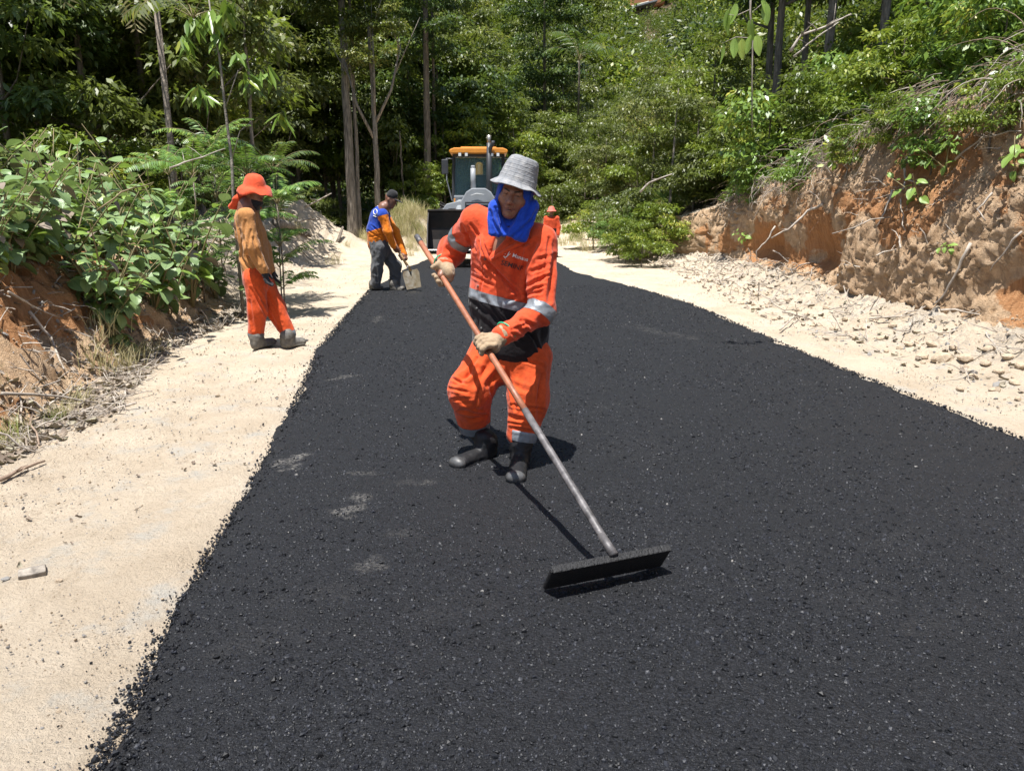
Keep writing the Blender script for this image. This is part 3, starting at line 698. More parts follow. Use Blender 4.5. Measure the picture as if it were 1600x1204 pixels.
row([('tall_b', 1260, 22, 0.92), ('tall_b', 1190, 25, 0.95), ('tall_a', 1340, 21, 0.95), ('tall_b', 1440, 20, 0.9), ('tall_b', 1560, 18, 0.9), ('tall_a', 1230, 31, 1.1), ('tall_b', 1330, 29, 1.1), ('tall_b', 1480, 27, 1.1), ('tall_b', 1620, 26, 1.1),
     ('tall_b', 1180, 36, 1.2), ('tall_b', 1400, 36, 1.3), ('tall_b', 1600, 34, 1.3)],
    'in the shaded wood above the right bank', GRP_R)

rgs = random.Random(21); sl_ = []
for (Y, p0, p1, n, s0, w) in ((9.0, 1500, 1680, 3, .55, 0), (10.5, 1420, 1660, 4, .6, 0), (12.0, 1330, 1640, 6, .68, 0), (13.8, 1240, 1640, 7, .75, 0), (16, 1170, 1620, 8, .85, 0), (18.5, 1100, 1620, 9, 1.0, 0), (21.5, 1080, 1600, 8, 1.15, 0), (25, 1290, 1600, 5, 1.4, 0)):
    for i in range(n):
        px = p0 + (p1 - p0) * (i + rgs.uniform(.1, .9)) / n; k = rgs.choice(('bush_a', 'bush_b', 'bush_a', 'bush_d')); sl_.append((k, px, Y + rgs.uniform(-.5, .5), s0 * rgs.uniform(.8, 1.25)))
sl_ = [q for q in sl_ if not (1105 < q[1] < 1265 and q[2] > 17)]
row(sl_, 'on the leafy slope above the right bank', GRP_R)
# tree trunks one can tell apart in front of the dark forest
def bare_trunk(px, Y, H, r, lean, label, m='bark_pale', fork=None, crown=None, cs=1.0, z0=None, bend=0.0):
    x = (px - 800) / 1200 * Y; z = gz(x, Y) - 0.1
    t = empty('forest_tree', (x, Y, z)); mb = MB(); q = 14; pts = []
    for i in range(q + 1):
        s = i / q; pts.append((lean * H * s + bend * math.sin(s * 5) + random.uniform(-.02, .02), 0.1 * math.sin(s * 3), H * s))
    rad = [r * (1.4 if i == 0 else 1.1 if i == 1 else 1) * (1 - 0.5 * i / q) for i in range(q + 1)]
    mb.tube(pts, rad, 9)
    if fork:
        for (f, dx, dz, rr) in fork:
            p = Vector(pts[int(f * q)]); e = p + Vector((dx, random.uniform(-.5, .5), dz)); md = p.lerp(e, 0.5) + Vector((dx * 0.12, 0, -dz * 0.06))
            mb.tube([p, md, e], [rr, rr * .8, rr * .45], 6)
            for w in range(3):
                e2 = e + Vector((random.uniform(-.8, .8), random.uniform(-.4, .4), random.uniform(.4, 1.2))); mb.tube([md.lerp(e, 0.3 + 0.3 * w), e2], [rr * .4, rr * .12], 5)
    mb.build('trunk', M[m], t, smooth=True)
    if crown:
        c = obj('crown', TK[crown].crown, None, t); c.location = (pts[-1][0], 0, H * 0.98); c.scale = (cs, cs, cs)
    return tag(t, label, 'tree')
bare_trunk(556, 28.5, 10.5, 0.19, -0.006, 'thick pale grey trunk rising behind the third worker, twin to a thinner one', crown='tall_a', cs=0.8)
bare_trunk(566, 28.8, 9.5, 0.09, 0.002, 'thin pale trunk pressed close right of the thick grey trunk', crown=None)
bare_trunk(597, 28, 7.4, 0.12, -0.012, 'forked pale trunk in front of the forest, right of the thick grey trunk', fork=[(0.55, -0.9, 2.6, .06), (0.6, 1.0, 2.6, .06), (0.6, 0.1, 3.2, .05)], crown='mid_a', cs=0.75)
bare_trunk(671, 31.5, 10, 0.17, 0.012, 'brown trunk draped with twigs between forked trunk and loader cab', m='bark', crown='tall_b', cs=0.7)
bare_trunk(684, 33, 9, 0.10, 0.004, 'thin dark trunk just right of the twig-draped brown trunk', m='bark')
bare_trunk(96, 16.5, 7.5, 0.09, -0.022, 'dark slanting trunk behind the bank plants near the left edge', m='bark', crown='mid_d', cs=0.8)
bare_trunk(24, 12.5, 5.0, 0.075, -0.10, 'pale leaning trunk at the far left above the bank plants', crown='mid_a', cs=0.6)
bare_trunk(409, 17, 4.8, 0.05, 0.01, 'thin whitish sapling trunk above the orange-hatted worker', crown='mid_c', cs=0.45)
bare_trunk(636, 30, 4.2, 0.05, -0.02, 'slim pale stem among leaves right of the forked trunk', m='bark')

# ---- drooping palm fronds and other leaf prototypes
def frond_mesh(name, seed, L, m, leaflet=0.28, pairs=26, droop=0.9, width=0.03, up0=0.5):
    rg = np.random.default_rng(seed); P = []; D = []; U = []; Ls = []
    pts = []; a = up0; p = np.array([0., 0, 0])
    for i in range(pairs + 1):
        pts.append(p.copy()); d = np.array([math.cos(a), 0, math.sin(a)]); p = p + d * L / pairs; a -= droop / pairs * (0.5 + 1.2 * i / pairs)
        if i > 2:
            s = math.sin(math.pi * min(1, 0.12 + 0.88 * i / pairs)) ** 0.6
            for sg in (-1, 1):
                P.append(p.copy()); D.append(d * 0.55 + np.array([0, sg, -0.25 + rg.normal(0, .1)])); U.append(np.array([-d[2], 0, d[0]]) + rg.normal(0, .1, 3)); Ls.append(leaflet * s * rg.uniform(.85, 1.1))
    Ls = np.array(Ls)
    me = leaves_mesh(name, np.array(P), np.array(D), np.array(U), Ls, width, rg.random(len(P)), m, fold=0.2, droop=0.3)
    return me, pts
def fan_plant(label, x, y, z, n, L, m, name='palm', leaflet=0.45, width=0.035, up0=1.1, droop=1.6, stem=0.0, cat='palm', group=None, rz0=0.0, pairs=26, spread=6.28, sw=1.0):
    t = empty(name, (x, y, z))
    if stem: MB().tube([(0, 0, -stem), (0.02, 0, -stem * .5), (0, 0, 0)], [0.06 * sw, 0.05 * sw, 0.045 * sw], 7).build('trunk', M['bark'], t, smooth=True)
    me, pts = frond_mesh('frond', int(abs(x * 31 + y * 7)) + 3, L, m, leaflet, pairs=pairs, width=width, up0=up0, droop=droop)
    rib = MB().tube(pts, [0.012 * (1 - 0.8 * i / len(pts)) * L / 1.5 for i in range(len(pts))], 5).mesh('rib'); rib.materials.append(M['stem'])
    for k in range(n):
        f = obj('frond', me, None, t); f.rotation_euler = (0, random.uniform(-.35, .35), rz0 + spread * k / n + random.uniform(-.2, .2)); f.scale = [random.uniform(.75, 1.1)] * 3
        obj('rib', rib, None, f)
    return tag(t, label, cat, group)
p = at(240, -30, 13); fan_plant('palm with long drooping brownish fronds hanging in from the top left', p.x, p.y, p.z, 11, 2.4, M['dry_grass'], leaflet=0.55, up0=0.9, droop=2.4, stem=p.z)
p = at(905, 95, 40); fan_plant('small grey-green palm on the slope right of the dark tree', p.x, p.y, p.z, 10, 2.4, M['leaf_deep'], leaflet=0.7, width=0.06, stem=2.5)
p = at(300, 15, 10.5); fan_plant('crown of drooping yellowish palm-like leaves above the thin sapling', p.x, p.y, p.z - .1, 9, 0.9, M['leaf_olive'], leaflet=0.26, width=0.04, up0=0.6, droop=1.6, name='palm_like_sapling', cat='sapling', pairs=16)
p = at(385, 300, 9.6)
def sapling():
    t = empty('sapling', (at(362, 300, 9.5).x, 9.5, gz(at(362, 300, 9.5).x, 9.5)))
    base = t.location.copy(); pts = [at(*a) - base for a in ((366, 330, 9.5), (362, 250, 9.5), (352, 170, 9.5), (343, 90, 9.5), (332, 40, 9.5), (325, -10, 9.5))]
    MB().tube([V(0.02, 0, 0)] + pts, [.02, .02, .018, .016, .013, .01, .007], 7).tube([pts[2], at(362, 140, 9.4) - base, at(372, 110, 9.4) - base], [.009, .006, .004], 5).tube([pts[1], at(375, 205, 9.5) - base, at(392, 190, 9.5) - base], [.007, .005, .003], 5).build('trunk', M['bark_pale'], t, smooth=True)
    rg = np.random.default_rng(4)
    for (px, py, n, L) in ((290, 60, 10, .3), (330, 20, 12, .32), (300, 30, 10, .3), (372, 85, 8, .26), (385, 120, 7, .26), (310, 140, 10, .26), (395, 115, 6, .24), (345, 60, 8, .26), (335, 100, 6, .2), (415, 110, 8, .25), (440, 175, 9, .3), (320, 150, 8, .25), (355, 5, 10, .3)):
        c = np.array(at(px, py, 9.5) - base)
        a = rg.uniform(0, 6.28, n); D = np.stack([np.cos(a), np.sin(a), -rg.uniform(0.3, 1.4, n)], -1)
        me = leaves_mesh('leaf_cluster', np.repeat(c[None], n, 0) + rg.normal(0, .04, (n, 3)), D, np.tile([0, 0, 1.], (n, 1)) + rg.normal(0, .3, (n, 3)), L * rg.uniform(.6, 1.1, n), L * .24, rg.uniform(.3, .95, n), M['leaf_large_y'], six=True)
        obj('leaf_cluster', me, None, t)
    return tag(t, 'thin pale sapling with hanging yellow-green leaves rising behind the orange-hatted worker', 'sapling')
sapling()
# feathery mimosa-like plants beside the worker
GF = 'feathery plants beside the orange-hatted worker'
for (px, py, Y, L, n, mt, w) in ((300, 262, 10, .75, 11, 'leaf_fern', 'left of the thin sapling'), (262, 262, 10.8, .7, 10, 'leaf_fern', 'low behind the bank plants'), (425, 255, 11, .85, 12, 'leaf_deep', 'right of the orange sun hat'),
                               (432, 305, 9.6, .6, 11, 'leaf_fern', 'beside the orange-hatted worker'), (392, 335, 9.3, .35, 9, 'leaf_fern', 'low at the bank edge behind the tan shirt'), (385, 262, 10.5, .75, 11, 'leaf_fern', 'behind the orange sun hat'), (330, 225, 12, .9, 10, 'leaf_fern', 'above the bank plants')):
    p = at(px, py, Y); g0 = gz(p.x, p.y)
    t = fan_plant({'leaf_fern': 'feathery yellow-green plant ', 'leaf_deep': 'feathery blue-green plant '}[mt] + w, p.x, p.y, p.z - .1, n, L, M[mt], name='feathery_plant', leaflet=0.16, width=0.026, up0=0.9, droop=1.3, stem=max(0.1, p.z - g0), cat='plant', group=GF, pairs=24, sw=.18)
    for lev in (.35, .7):
        if p.z - g0 > .5:
            for ch in [c for c in t.children if c.name.startswith('frond')][:7]:
                f = ch.copy(); C.objects.link(f); f.parent = t; f.location = (0, 0, -lev * (p.z - g0)); f.rotation_euler = (0, random.uniform(-.2, .2), random.uniform(0, 6.28))
                r_ = ch.children[0].copy(); C.objects.link(r_); r_.parent = f

# ---- plants with big leaves: every leaf is a part
def big_leaf(seed, L, W, m, droop=0.5, fold=0.22, wave=0.03):
    rg = np.random.default_rng(seed); nu, nv = 7, 5; vs = []; uv = []; fs = []
    for i in range(nu):
        t = i / (nu - 1); w = W * (math.sin(math.pi * min(1, t * 0.93 + 0.05)) ** 0.75) * (1.15 - 0.45 * t) * 0.62 + 0.002
        ang = -droop * t * t * 0.9; x = L * (t - 0.12 * droop * t ** 3); z = -L * droop * 0.42 * t * t
        for j in range(nv):
            s = j / (nv - 1) * 2 - 1
            zz = z + abs(s) * w * fold * (1 - .3 * t) + wave * W * math.sin(t * 9 + s * 2 + seed) * abs(s)
            vs.append((x + 0.03 * L, s * w, zz)); uv.append((s, t, 0))
    for i in range(nu - 1):
        for j in range(nv - 1):
            a = i * nv + j; fs.append((a, a + 1, a + nv + 1, a + nv))
    o = len(vs)                        # petiole
    tv, tf = tube_np([(-0.16 * L, 0, -0.02 * L), (0.04 * L, 0, 0)], [.0022, .002], 4)
    vs += [tuple(v) for v in tv]; uv += [(0, 0, 0)] * len(tv); fs += [tuple(k + o for k in f) for f in tf]
    me = np_mesh('leaf', np.array(vs), np.array(fs), smooth=True)
    add_attr(me, "leafuv", np.array(uv), 'FLOAT_VECTOR'); add_attr(me, "tint", np.full(len(vs), rg.uniform(.2, .95)))
    me.materials.append(m); return me
LEAVES_B = [big_leaf(i, 0.19 * s, 0.12 * s, M['leaf_large'], d) for i, (s, d) in enumerate(((1, .4), (1.15, .7), (.8, .3), (.95, 1.0), (.7, .5), (1.05, .2)))]
LEAVES_B += [big_leaf(70, .15, .075, M['dead_leaf'], 1.0)]
LEAVES_B += [big_leaf(60 + i, 0.17 * s, 0.10 * s, M['leaf_large_y'], d) for i, (s, d) in enumerate(((.9, .6), (1.1, .8)))]
LEAVES_Y = [big_leaf(20 + i, 0.17 * s, 0.085 * s, M['leaf_large_y'], d) for i, (s, d) in enumerate(((1, .4), (1.15, .7), (.8, .3), (.95, 1.0), (.7, .5), (1.05, .2)))]
def leafy_proto(seed, stems, H, pairs, leaves, spread=0.55, lscale=1.0, droopy=0.2):
    """list of stems (tube points) and leaf placements (matrix)"""
    rg = random.Random(seed); mb = MB(); pl = []
    for s in range(stems):
        a = rg.uniform(0, 6.28); tl = rg.uniform(.15, spread); h = H * rg.uniform(.65, 1.1); pts = []
        for i in range(6):
            t = i / 5; pts.append(Vector((math.cos(a) * tl * h * t ** 1.5, math.sin(a) * tl * h * t ** 1.5, h * t * (1 - 0.15 * tl * t))))
        mb.tube(pts, [.008, .007, .006, .005, .004, .0025], 5)
        for k in range(pairs):
            t = 0.25 + 0.75 * (k + rg.random() * .5) / pairs; q = min(4, int(t * 5)); p = pts[q].lerp(pts[q + 1], t * 5 - q if t < 1 else 1)
            for sg in (0, 1):
                az = a + k * 1.57 + sg * 3.14 + rg.uniform(-.4, .4); pit = rg.uniform(-.5, .45) - droopy + 0.5 * (t > .85)
                R = Euler((rg.uniform(-.35, .35), -pit, az)).to_matrix().to_4x4()
                sc_ = lscale * rg.uniform(.7, 1.2) * (1.0 - .25 * (t > .85)); d = R @ Vector((.03, 0, 0))
                pl.append((rg.choice(leaves), Matrix.Translation(p + d) @ R @ Matrix.Scale(sc_, 4)))
    me = mb.mesh('stem', smooth=True); me.materials.append(M['stem']); return me, pl
def leafy_plant(proto, x, y, z, rz, s, label, group, name='broad_leaved_plant', tilt=(0, 0)):
    if abs(x / y) > .70: return None                # outside the view
    t = empty(name, (x, y, z)); t.rotation_euler = (tilt[0], tilt[1], rz); t.scale = (s, s, s)
    obj('stem', proto[0], None, t)
    for (me, mt) in proto[1]:
        l = obj('leaf', me, None, t); l.matrix_local = mt
    return tag(t, label, 'plant', group)
PB = [leafy_proto(30 + i, 4, h, 5, LEAVES_B, .75, .72) for i, h in enumerate((.75, .95, .6, .85))]
PBs = [leafy_proto(36, 3, .35, 3, LEAVES_B, .9, .9)]
PY = [leafy_proto(40 + i, 3, h, 4, LEAVES_Y, .7, 1.0) for i, h in enumerate((.7, .9, .55))]
GB = 'broad-leaved plants covering the left bank'
rg = random.Random(11)
for (Y, p0, p1, n, s, w) in ((5.7, -40, 120, 2, .8, 'in the front rank'), (6.3, -40, 270, 7, 1.1, 'in the second rank'), (6.9, 150, 350, 5, .8, 'hanging low over the bank edge'), (7.2, -40, 345, 8, 1.25, 'in the third rank'), (8.1, -30, 365, 8, 1.35, 'in the fourth rank'), (9.2, 0, 370, 8, 1.45, 'in the fifth rank'), (10.5, 40, 370, 7, 1.5, 'in the rear rank')):
    for i in range(n):
        px = p0 + (p1 - p0) * (i + rg.uniform(.15, .85)) / n; x = (px - 800) / 1200 * Y; y = Y + rg.uniform(-.3, .3)
        xf = float(interp(y, LFOOT)) - (.25 if y > 6.7 else .75); x = min(x, xf)
        leafy_plant(PB[rg.randrange(4)], x, y, gz(x, y) - .05, rg.uniform(0, 6.28), s * rg.uniform(.85, 1.25),
                    'broad-leaved bank plant ' + w, GB, tilt=(0, rg.uniform(0, .4)))
p = gpt(205, 565); leafy_plant(PBs[0], p.x - .1, p.y + .1, gz(p.x - .1, p.y + .1), 0.5, 0.9, 'lone low broad-leaved sprout at the foot of the left bank', None, name='leafy_sprout')
GY = 'leafy yellow-green plants along the top of the right bank'
for (Y, p0, p1, n, s, w) in ((6.8, 1490, 1640, 3, .9, 'nearest the camera'), (7.8, 1400, 1640, 6, 1.0, 'in the front rank'), (8.8, 1330, 1630, 8, 1.1, 'in the second rank'), (10.2, 1240, 1610, 9, 1.2, 'in the third rank'), (12, 1180, 1580, 9, 1.35, 'in the fourth rank'), (14, 1120, 1450, 8, 1.5, 'in the fifth rank'), (16, 1060, 1300, 6, 1.6, 'in the rear rank')):
    for i in range(n):
        px = p0 + (p1 - p0) * (i + rg.uniform(.15, .85)) / n; x = (px - 800) / 1200 * Y; y = Y + rg.uniform(-.3, .3)
        top = float(interp(y, RFOOT)) + .23 * float(interp(y, RTOP)) + .55; x = max(x, top + rg.uniform(0, .5))
        leafy_plant(PY[rg.randrange(3)], x, y, gz(x, y) - .05, rg.uniform(0, 6.28), s * rg.uniform(.85, 1.2),
                    'leafy plant above the right bank ' + w, GY, name='leafy_plant', tilt=(0, -rg.uniform(0, .3)))
def bank_sprout(px, py, s, label, leaves=PY):
    h, nrm = ghit(px, py)
    if h is None: return
    leafy_plant(leafy_proto(int(px), 2, .3, 3, LEAVES_Y, .9, .7), h.x, h.y, h.z, 0.3, s, label, None, name='leafy_sprout', tilt=(0, -.7))
bank_sprout(1168, 375, 1.2, 'small green sprout on the bank face left of the root')
bank_sprout(1440, 318, 1.3, 'green sprout hanging below the dry roots on the right bank')
bank_sprout(1490, 390, .7, 'tiny pair of leaves on the bare brown right bank face')
bank_sprout(1055, 352, .9, 'small sprout at the left end of the right bank')
bank_sprout(1480, 270, 1.3, 'bushy sprout low in the dry root tangle at right')
for (px, py, s_, lb) in ((1455, 268, .42, 'leafy clump spilling over the root tangle'), (1330, 268, .34, 'leafy clump on the bank crest above the orange hollow'), (1245, 292, .36, 'leafy clump at the crest by the slanting root'), (1548, 215, .40, 'leafy clump on the crest near the right edge'), (1400, 225, .4, 'leafy clump among the long dry branches'), (1175, 312, .4, 'leafy clump at the low crest of the bank')):
    h, nn_ = ghit(px, py)
    if h is not None: place_tree('bush_d' if px % 2 else 'bush_a', h.x, h.y, s_, label=lb, cat='bush', name='bush', dz=-.25 * s_)
bank_sprout(1590, 280, 1.2, 'sprout on the bank at the right edge of the view')
# branch with long pale leaves hanging in at the top right
t = empty('hanging_branch', at(1175, -60, 7)); base = t.location.copy()
mb = MB(); A_ = lambda px, py: at(px, py, 7) - base
mb.tube([A_(1175, -60), A_(1172, 20), A_(1176, 60), A_(1175, 130), A_(1175, 200)], [.009, .008, .007, .005, .004], 6).tube([A_(1172, 15), A_(1150, 25), A_(1135, 22)], [.004, .003, .002], 5).tube([A_(1176, 60), A_(1150, 58), A_(1128, 68)], [.004, .003, .002], 5).tube([A_(1175, 20), A_(1192, 5)], [.003, .002], 5)
mb.build('branch', M['twig'], t, smooth=True)
LH = [big_leaf(50 + i, .17, .065, M['leaf_large_y'], .15) for i in range(3)]
for (px, py, dx, dz) in ((1140, 15, -.3, -1), (1138, 22, 0, -1), (1150, 5, -.2, -1), (1130, 66, 0, -1), (1158, 60, .1, -1), (1176, 55, -.4, -1), (1182, 55, .15, -1), (1190, 0, .5, -.8), (1196, 5, .1, -1), (1172, 30, .15, -1), (1150, 58, -.1, -1)):
    l = obj('leaf', random.choice(LH), None, t); d = Vector((dx, random.uniform(-.2, .2), dz)).normalized()
    l.matrix_local = Matrix.Translation(A_(px, py)) @ (d.to_track_quat('X', 'Z').to_matrix() @ Euler((random.uniform(1.0, 2.1), 0, 0)).to_matrix()).to_4x4()
tag(t, 'thin branch with long pale hanging leaves against the dark wood, top right', 'branch')

# ---- undergrowth that nobody could count
def clump_protos(name, mats, n, leaf, r=0.3, aspect=.45):
    out = []
    for i, mm in enumerate(mats):
        rg = np.random.default_rng(200 + i + int(leaf * 1000)); d = rand_dirs(n, rg); d[:, 2] = np.abs(d[:, 2]); P = d * (r * rg.uniform(.2, 1, n) ** .6)[:, None]
        out.append(leaves_mesh(name, P, unit(d + rg.normal(0, .6, (n, 3)) + [0, 0, -.2]), unit(rg.normal(0, .4, (n, 3)) + [0, 0, 1]), leaf * rg.uniform(.6, 1.3, n), leaf * aspect, rg.random(n), M[mm]))
    return out
UP = clump_protos('undergrowth', ['leaf_forest', 'leaf_bright', 'leaf_olive', 'leaf_deep'], 90, .09)
pts = []; scs = []; ids = []
rgn = np.random.default_rng(9)
while len(pts) < 5200:
    y = 5 + 62 * rgn.random() ** 1.5; x = rgn.uniform(-.75 * y - 2, .75 * y + 2)
    if y < 30:
        L0 = float(interp(y, LFOOT)); R0 = float(interp(y, RFOOT)) + .23 * float(interp(y, RTOP)) + .45
        if y < 11: okk = x < L0 - 1.6 or x > R0 + .3
        else: okk = x < L0 - (3.6 if y < 26 else 5) or x > R0 + .1
        if not okk: continue
    elif abs(x) < 4 and y < 38: continue
    pts.append((x, y, gz(x, y) + .1)); scs.append(rgn.uniform(.7, 1.5) * (.8 + y * .035)); ids.append(rgn.choice([1, 2, 0]) if x > 0 else rgn.choice([0, 3, 3, 2]))
ug = instancer('undergrowth', pts, np.array(scs), np.stack([rgn.normal(0, .3, len(pts)), rgn.normal(0, .3, len(pts)), rgn.uniform(0, 6.28, len(pts))], -1), UP, np.array(ids))
tag(ug, 'low leafy undergrowth covering the forest floor and slopes', 'undergrowth', kind='stuff')
# far wooded hill reading as one mass
FP = clump_protos('far_wood', ['leaf_olive', 'leaf_bright', 'leaf_forest', 'leaf_deep'], 420, .16, 1.0)
pts = []; ids = []; scs = []
for _ in range(4200):
    y = 60 + 130 * rgn.random() ** .8; x = rgn.uniform(-.45 * y, .62 * y)
    if y < 126 and 945 < 800 + 1200 * x / y < 1050:
        if y < 113: pts.append((x, y, gz(x, y) + .2)); scs.append(rgn.uniform(1.2, 2.0)); ids.append(rgn.integers(0, 4))
        continue
    pts.append((x, y, gz(x, y) + rgn.uniform(1.5, 4.5))); scs.append(rgn.uniform(1.6, 3.4)); ids.append(rgn.integers(0, 4))
fw = instancer('far_wood', pts, np.array(scs), np.stack([rgn.normal(0, .2, len(pts)), rgn.normal(0, .2, len(pts)), rgn.uniform(0, 6.28, len(pts))], -1), FP, np.array(ids))
tag(fw, 'wooded far hillside closing the view', 'wood', kind='stuff')
# ------------------------------------------------------------------ solid shapes by distance field (people and cloth)
def _cap(P, a, b, ra, rb, side=None, rm=None):
    a = np.array(a, float); b = np.array(b, float); ab = b - a; L = np.linalg.norm(ab) + 1e-9; ax = ab / L
    if side is None:
        d = P - a; t = np.clip(d @ ax / L, 0, 1); q = d - t[..., None] * ab
        ra0 = ra if np.isscalar(ra) else ra[0]; rb0 = rb if np.isscalar(rb) else rb[0]
        return np.linalg.norm(q, axis=-1) - (ra0 + (rb0 - ra0) * t)
    u = np.array(side, float); u = u - ax * (u @ ax); u /= np.linalg.norm(u); w = np.cross(ax, u)
    d = P - a; t = np.clip(d @ ax / L, 0, 1); q = d - t[..., None] * ab
    ru = ra[0] + (rb[0] - ra[0]) * t; rw = ra[1] + (rb[1] - ra[1]) * t; r3 = np.minimum(ru, rw) if rm is None else rm
    k = np.sqrt((q @ u / ru) ** 2 + (q @ w / rw) ** 2 + (q @ ax / r3) ** 2)
    return (k - 1) * np.minimum(ru, rw)
def _ell(P, c, r, R=None):
    d = P - np.array(c, float)
    if R is not None: d = d @ np.array(R)          # columns of R are the axes
    r = np.array(r, float); k0 = np.linalg.norm(d / r, axis=-1); k1 = np.linalg.norm(d / (r * r), axis=-1) + 1e-9
    return k0 * (k0 - 1) / k1
def smin(a, b, k):
    if k <= 0: return np.minimum(a, b)
    h = np.clip(0.5 + 0.5 * (b - a) / k, 0, 1); return b * (1 - h) + a * h - k * h * (1 - h)
class Prim:
    def __init__(s, kind, *a, k=0.02, op='+', lab=0, **kw): s.kind = kind; s.a = a; s.k = k; s.op = op; s.lab = lab; s.kw = kw
    def d(s, P): return _cap(P, *s.a, **s.kw) if s.kind == 'c' else _ell(P, *s.a, **s.kw)
    def pts(s):
        if s.kind == 'c':
            r = max(np.max(s.a[2]), np.max(s.a[3])); return [(np.array(s.a[0], float), r), (np.array(s.a[1], float), r)]
        return [(np.array(s.a[0], float), np.max(s.a[1]))]
def cap(a, b, ra, rb=None, **k): return Prim('c', a, b, ra, ra if rb is None else rb, **k)
def ell(c, r, R=None, **k): return Prim('e', c, r, R, **k)
def chain(pts, rad, **k): return [cap(pts[i], pts[i + 1], rad[i], rad[i + 1], **k) for i in range(len(pts) - 1)]
def field(prims, P):
    F = None
    for p in prims:
        d = p.d(P)
        if F is None: F = d
        elif p.op == '+': F = smin(F, d, p.k)
        else: F = -smin(-F, d, p.k)
    return F
def surface_nets(F, o, h):
    s = F < 0; sh = np.array(F.shape) - 1
    acc = np.zeros((*sh, 3)); cnt = np.zeros(sh)
    sl = lambda d: tuple(slice(d[i], F.shape[i] - 1 + d[i]) for i in range(3))
    for ax in range(3):
        o1, o2 = [i for i in range(3) if i != ax]
        for b1 in (0, 1):
            for b2 in (0, 1):
                d0 = [0, 0, 0]; d0[o1] = b1; d0[o2] = b2; d1 = list(d0); d1[ax] = 1
                f0 = F[sl(d0)]; f1 = F[sl(d1)]; c = (f0 < 0) != (f1 < 0)
                t = np.where(c, f0 / np.where(c, f0 - f1, 1), 0)
                acc[..., ax] += np.where(c, t, 0); acc[..., o1] += np.where(c, b1, 0); acc[..., o2] += np.where(c, b2, 0); cnt += c
    m = cnt > 0; ids = -np.ones(sh, int); ids[m] = np.arange(m.sum())
    ijk = np.argwhere(m); V_ = (ijk + acc[m] / cnt[m][:, None]) * h + o
    Q = []
    for ax in range(3):
        o1, o2 = (ax + 1) % 3, (ax + 2) % 3
        a = [slice(None)] * 3; b = [slice(None)] * 3; a[ax] = slice(0, -1); b[ax] = slice(1, None)
        df = s[tuple(a)] != s[tuple(b)]; e = np.argwhere(df)
        e = e[(e[:, o1] > 0) & (e[:, o2] > 0) & (e[:, o1] < sh[o1]) & (e[:, o2] < sh[o2])]
        ins = s[e[:, 0], e[:, 1], e[:, 2]]
        def cid(p, q):
            z = e.copy(); z[:, o1] -= p; z[:, o2] -= q; return ids[z[:, 0], z[:, 1], z[:, 2]]
        q = np.stack([cid(1, 1), cid(0, 1), cid(0, 0), cid(1, 0)], -1)
        q = np.where(ins[:, None], q, q[:, ::-1]); Q.append(q)
    return V_, np.concatenate(Q)
def vnormals(Vt, Q):
    n = np.cross(Vt[Q[:, 2]] - Vt[Q[:, 0]], Vt[Q[:, 3]] - Vt[Q[:, 1]]); N_ = np.zeros_like(Vt)
    for k in range(4): np.add.at(N_, Q[:, k], n)
    return unit(N_)
def solid(prims, h, pad=0.03):
    lo = np.min([p - r for q in prims if q.op == '+' for p, r in q.pts()], 0) - pad; hi = np.max([p + r for q in prims if q.op == '+' for p, r in q.pts()], 0) + pad
    n = np.ceil((hi - lo) / h).astype(int) + 1
    ax = [lo[i] + h * np.arange(n[i]) for i in range(3)]
    F = np.full(n, 0.05)
    for q in prims:
        pl = np.min([p - r for p, r in q.pts()], 0) - q.k - 0.03; ph = np.max([p + r for p, r in q.pts()], 0) + q.k + 0.03
        i0 = np.clip(np.floor((pl - lo) / h).astype(int), 0, n); i1 = np.clip(np.ceil((ph - lo) / h).astype(int) + 1, 0, n)
        if np.any(i1 <= i0): continue
        sl = tuple(slice(i0[i], i1[i]) for i in range(3))
        P = np.stack(np.meshgrid(*[ax[i][sl[i]] for i in range(3)], indexing='ij'), -1); d = q.d(P)
        F[sl] = smin(F[sl], d, q.k) if q.op == '+' else -smin(-F[sl], d, q.k)
    return surface_nets(F, lo, h)
def to_px(P):
    z = P[:, 2] - CAM_H; f = P[:, 1] * math.cos(PITCH) - z * math.sin(PITCH); u = P[:, 1] * math.sin(PITCH) + z * math.cos(PITCH)
    return np.stack([800 + 1200 * P[:, 0] / f, 602 - 1200 * u / f], -1)
def crease(Vt, Nm, lines, depthlim=None):
    """press cloth folds into the camera-side of a surface: (x0,y0,x1,y1,width px,depth m)"""
    xy = to_px(Vt); facing = np.clip(-Nm[:, 1] * 3, 0, 1); D = np.zeros(len(Vt))
    for (x0, y0, x1, y1, w, dp) in lines:
        a = np.array([x0, y0.real], float); b = np.array([x1, y1], float); ab = b - a; L2 = ab @ ab
        t = np.clip((xy - a) @ ab / L2, 0, 1); d = np.linalg.norm(xy - a - t[:, None] * ab, axis=-1) / w
        fade = np.sin(np.pi * np.clip(0.08 + 0.84 * t, 0, 1)) ** 0.5
        D += dp * fade * (-np.exp(-d * d) + 0.55 * np.exp(-((d - 1.9) / 0.9) ** 2))
    return Vt + Nm * (D * facing)[:, None]
def cloth_noise(Vt, Nm, amp, scale=(9, 9, 5), seed=1, amp2=0.3):
    S_ = np.array(scale); n = fbm(Vt * S_ + seed * 7.7, 3, seed); n = 1 - 2 * np.abs(n) ** 0.8
    n2 = fbm(Vt * S_ * 3.1 + seed, 2, seed + 9)
    return Vt + Nm * (amp * n + amp * amp2 * n2)[:, None]
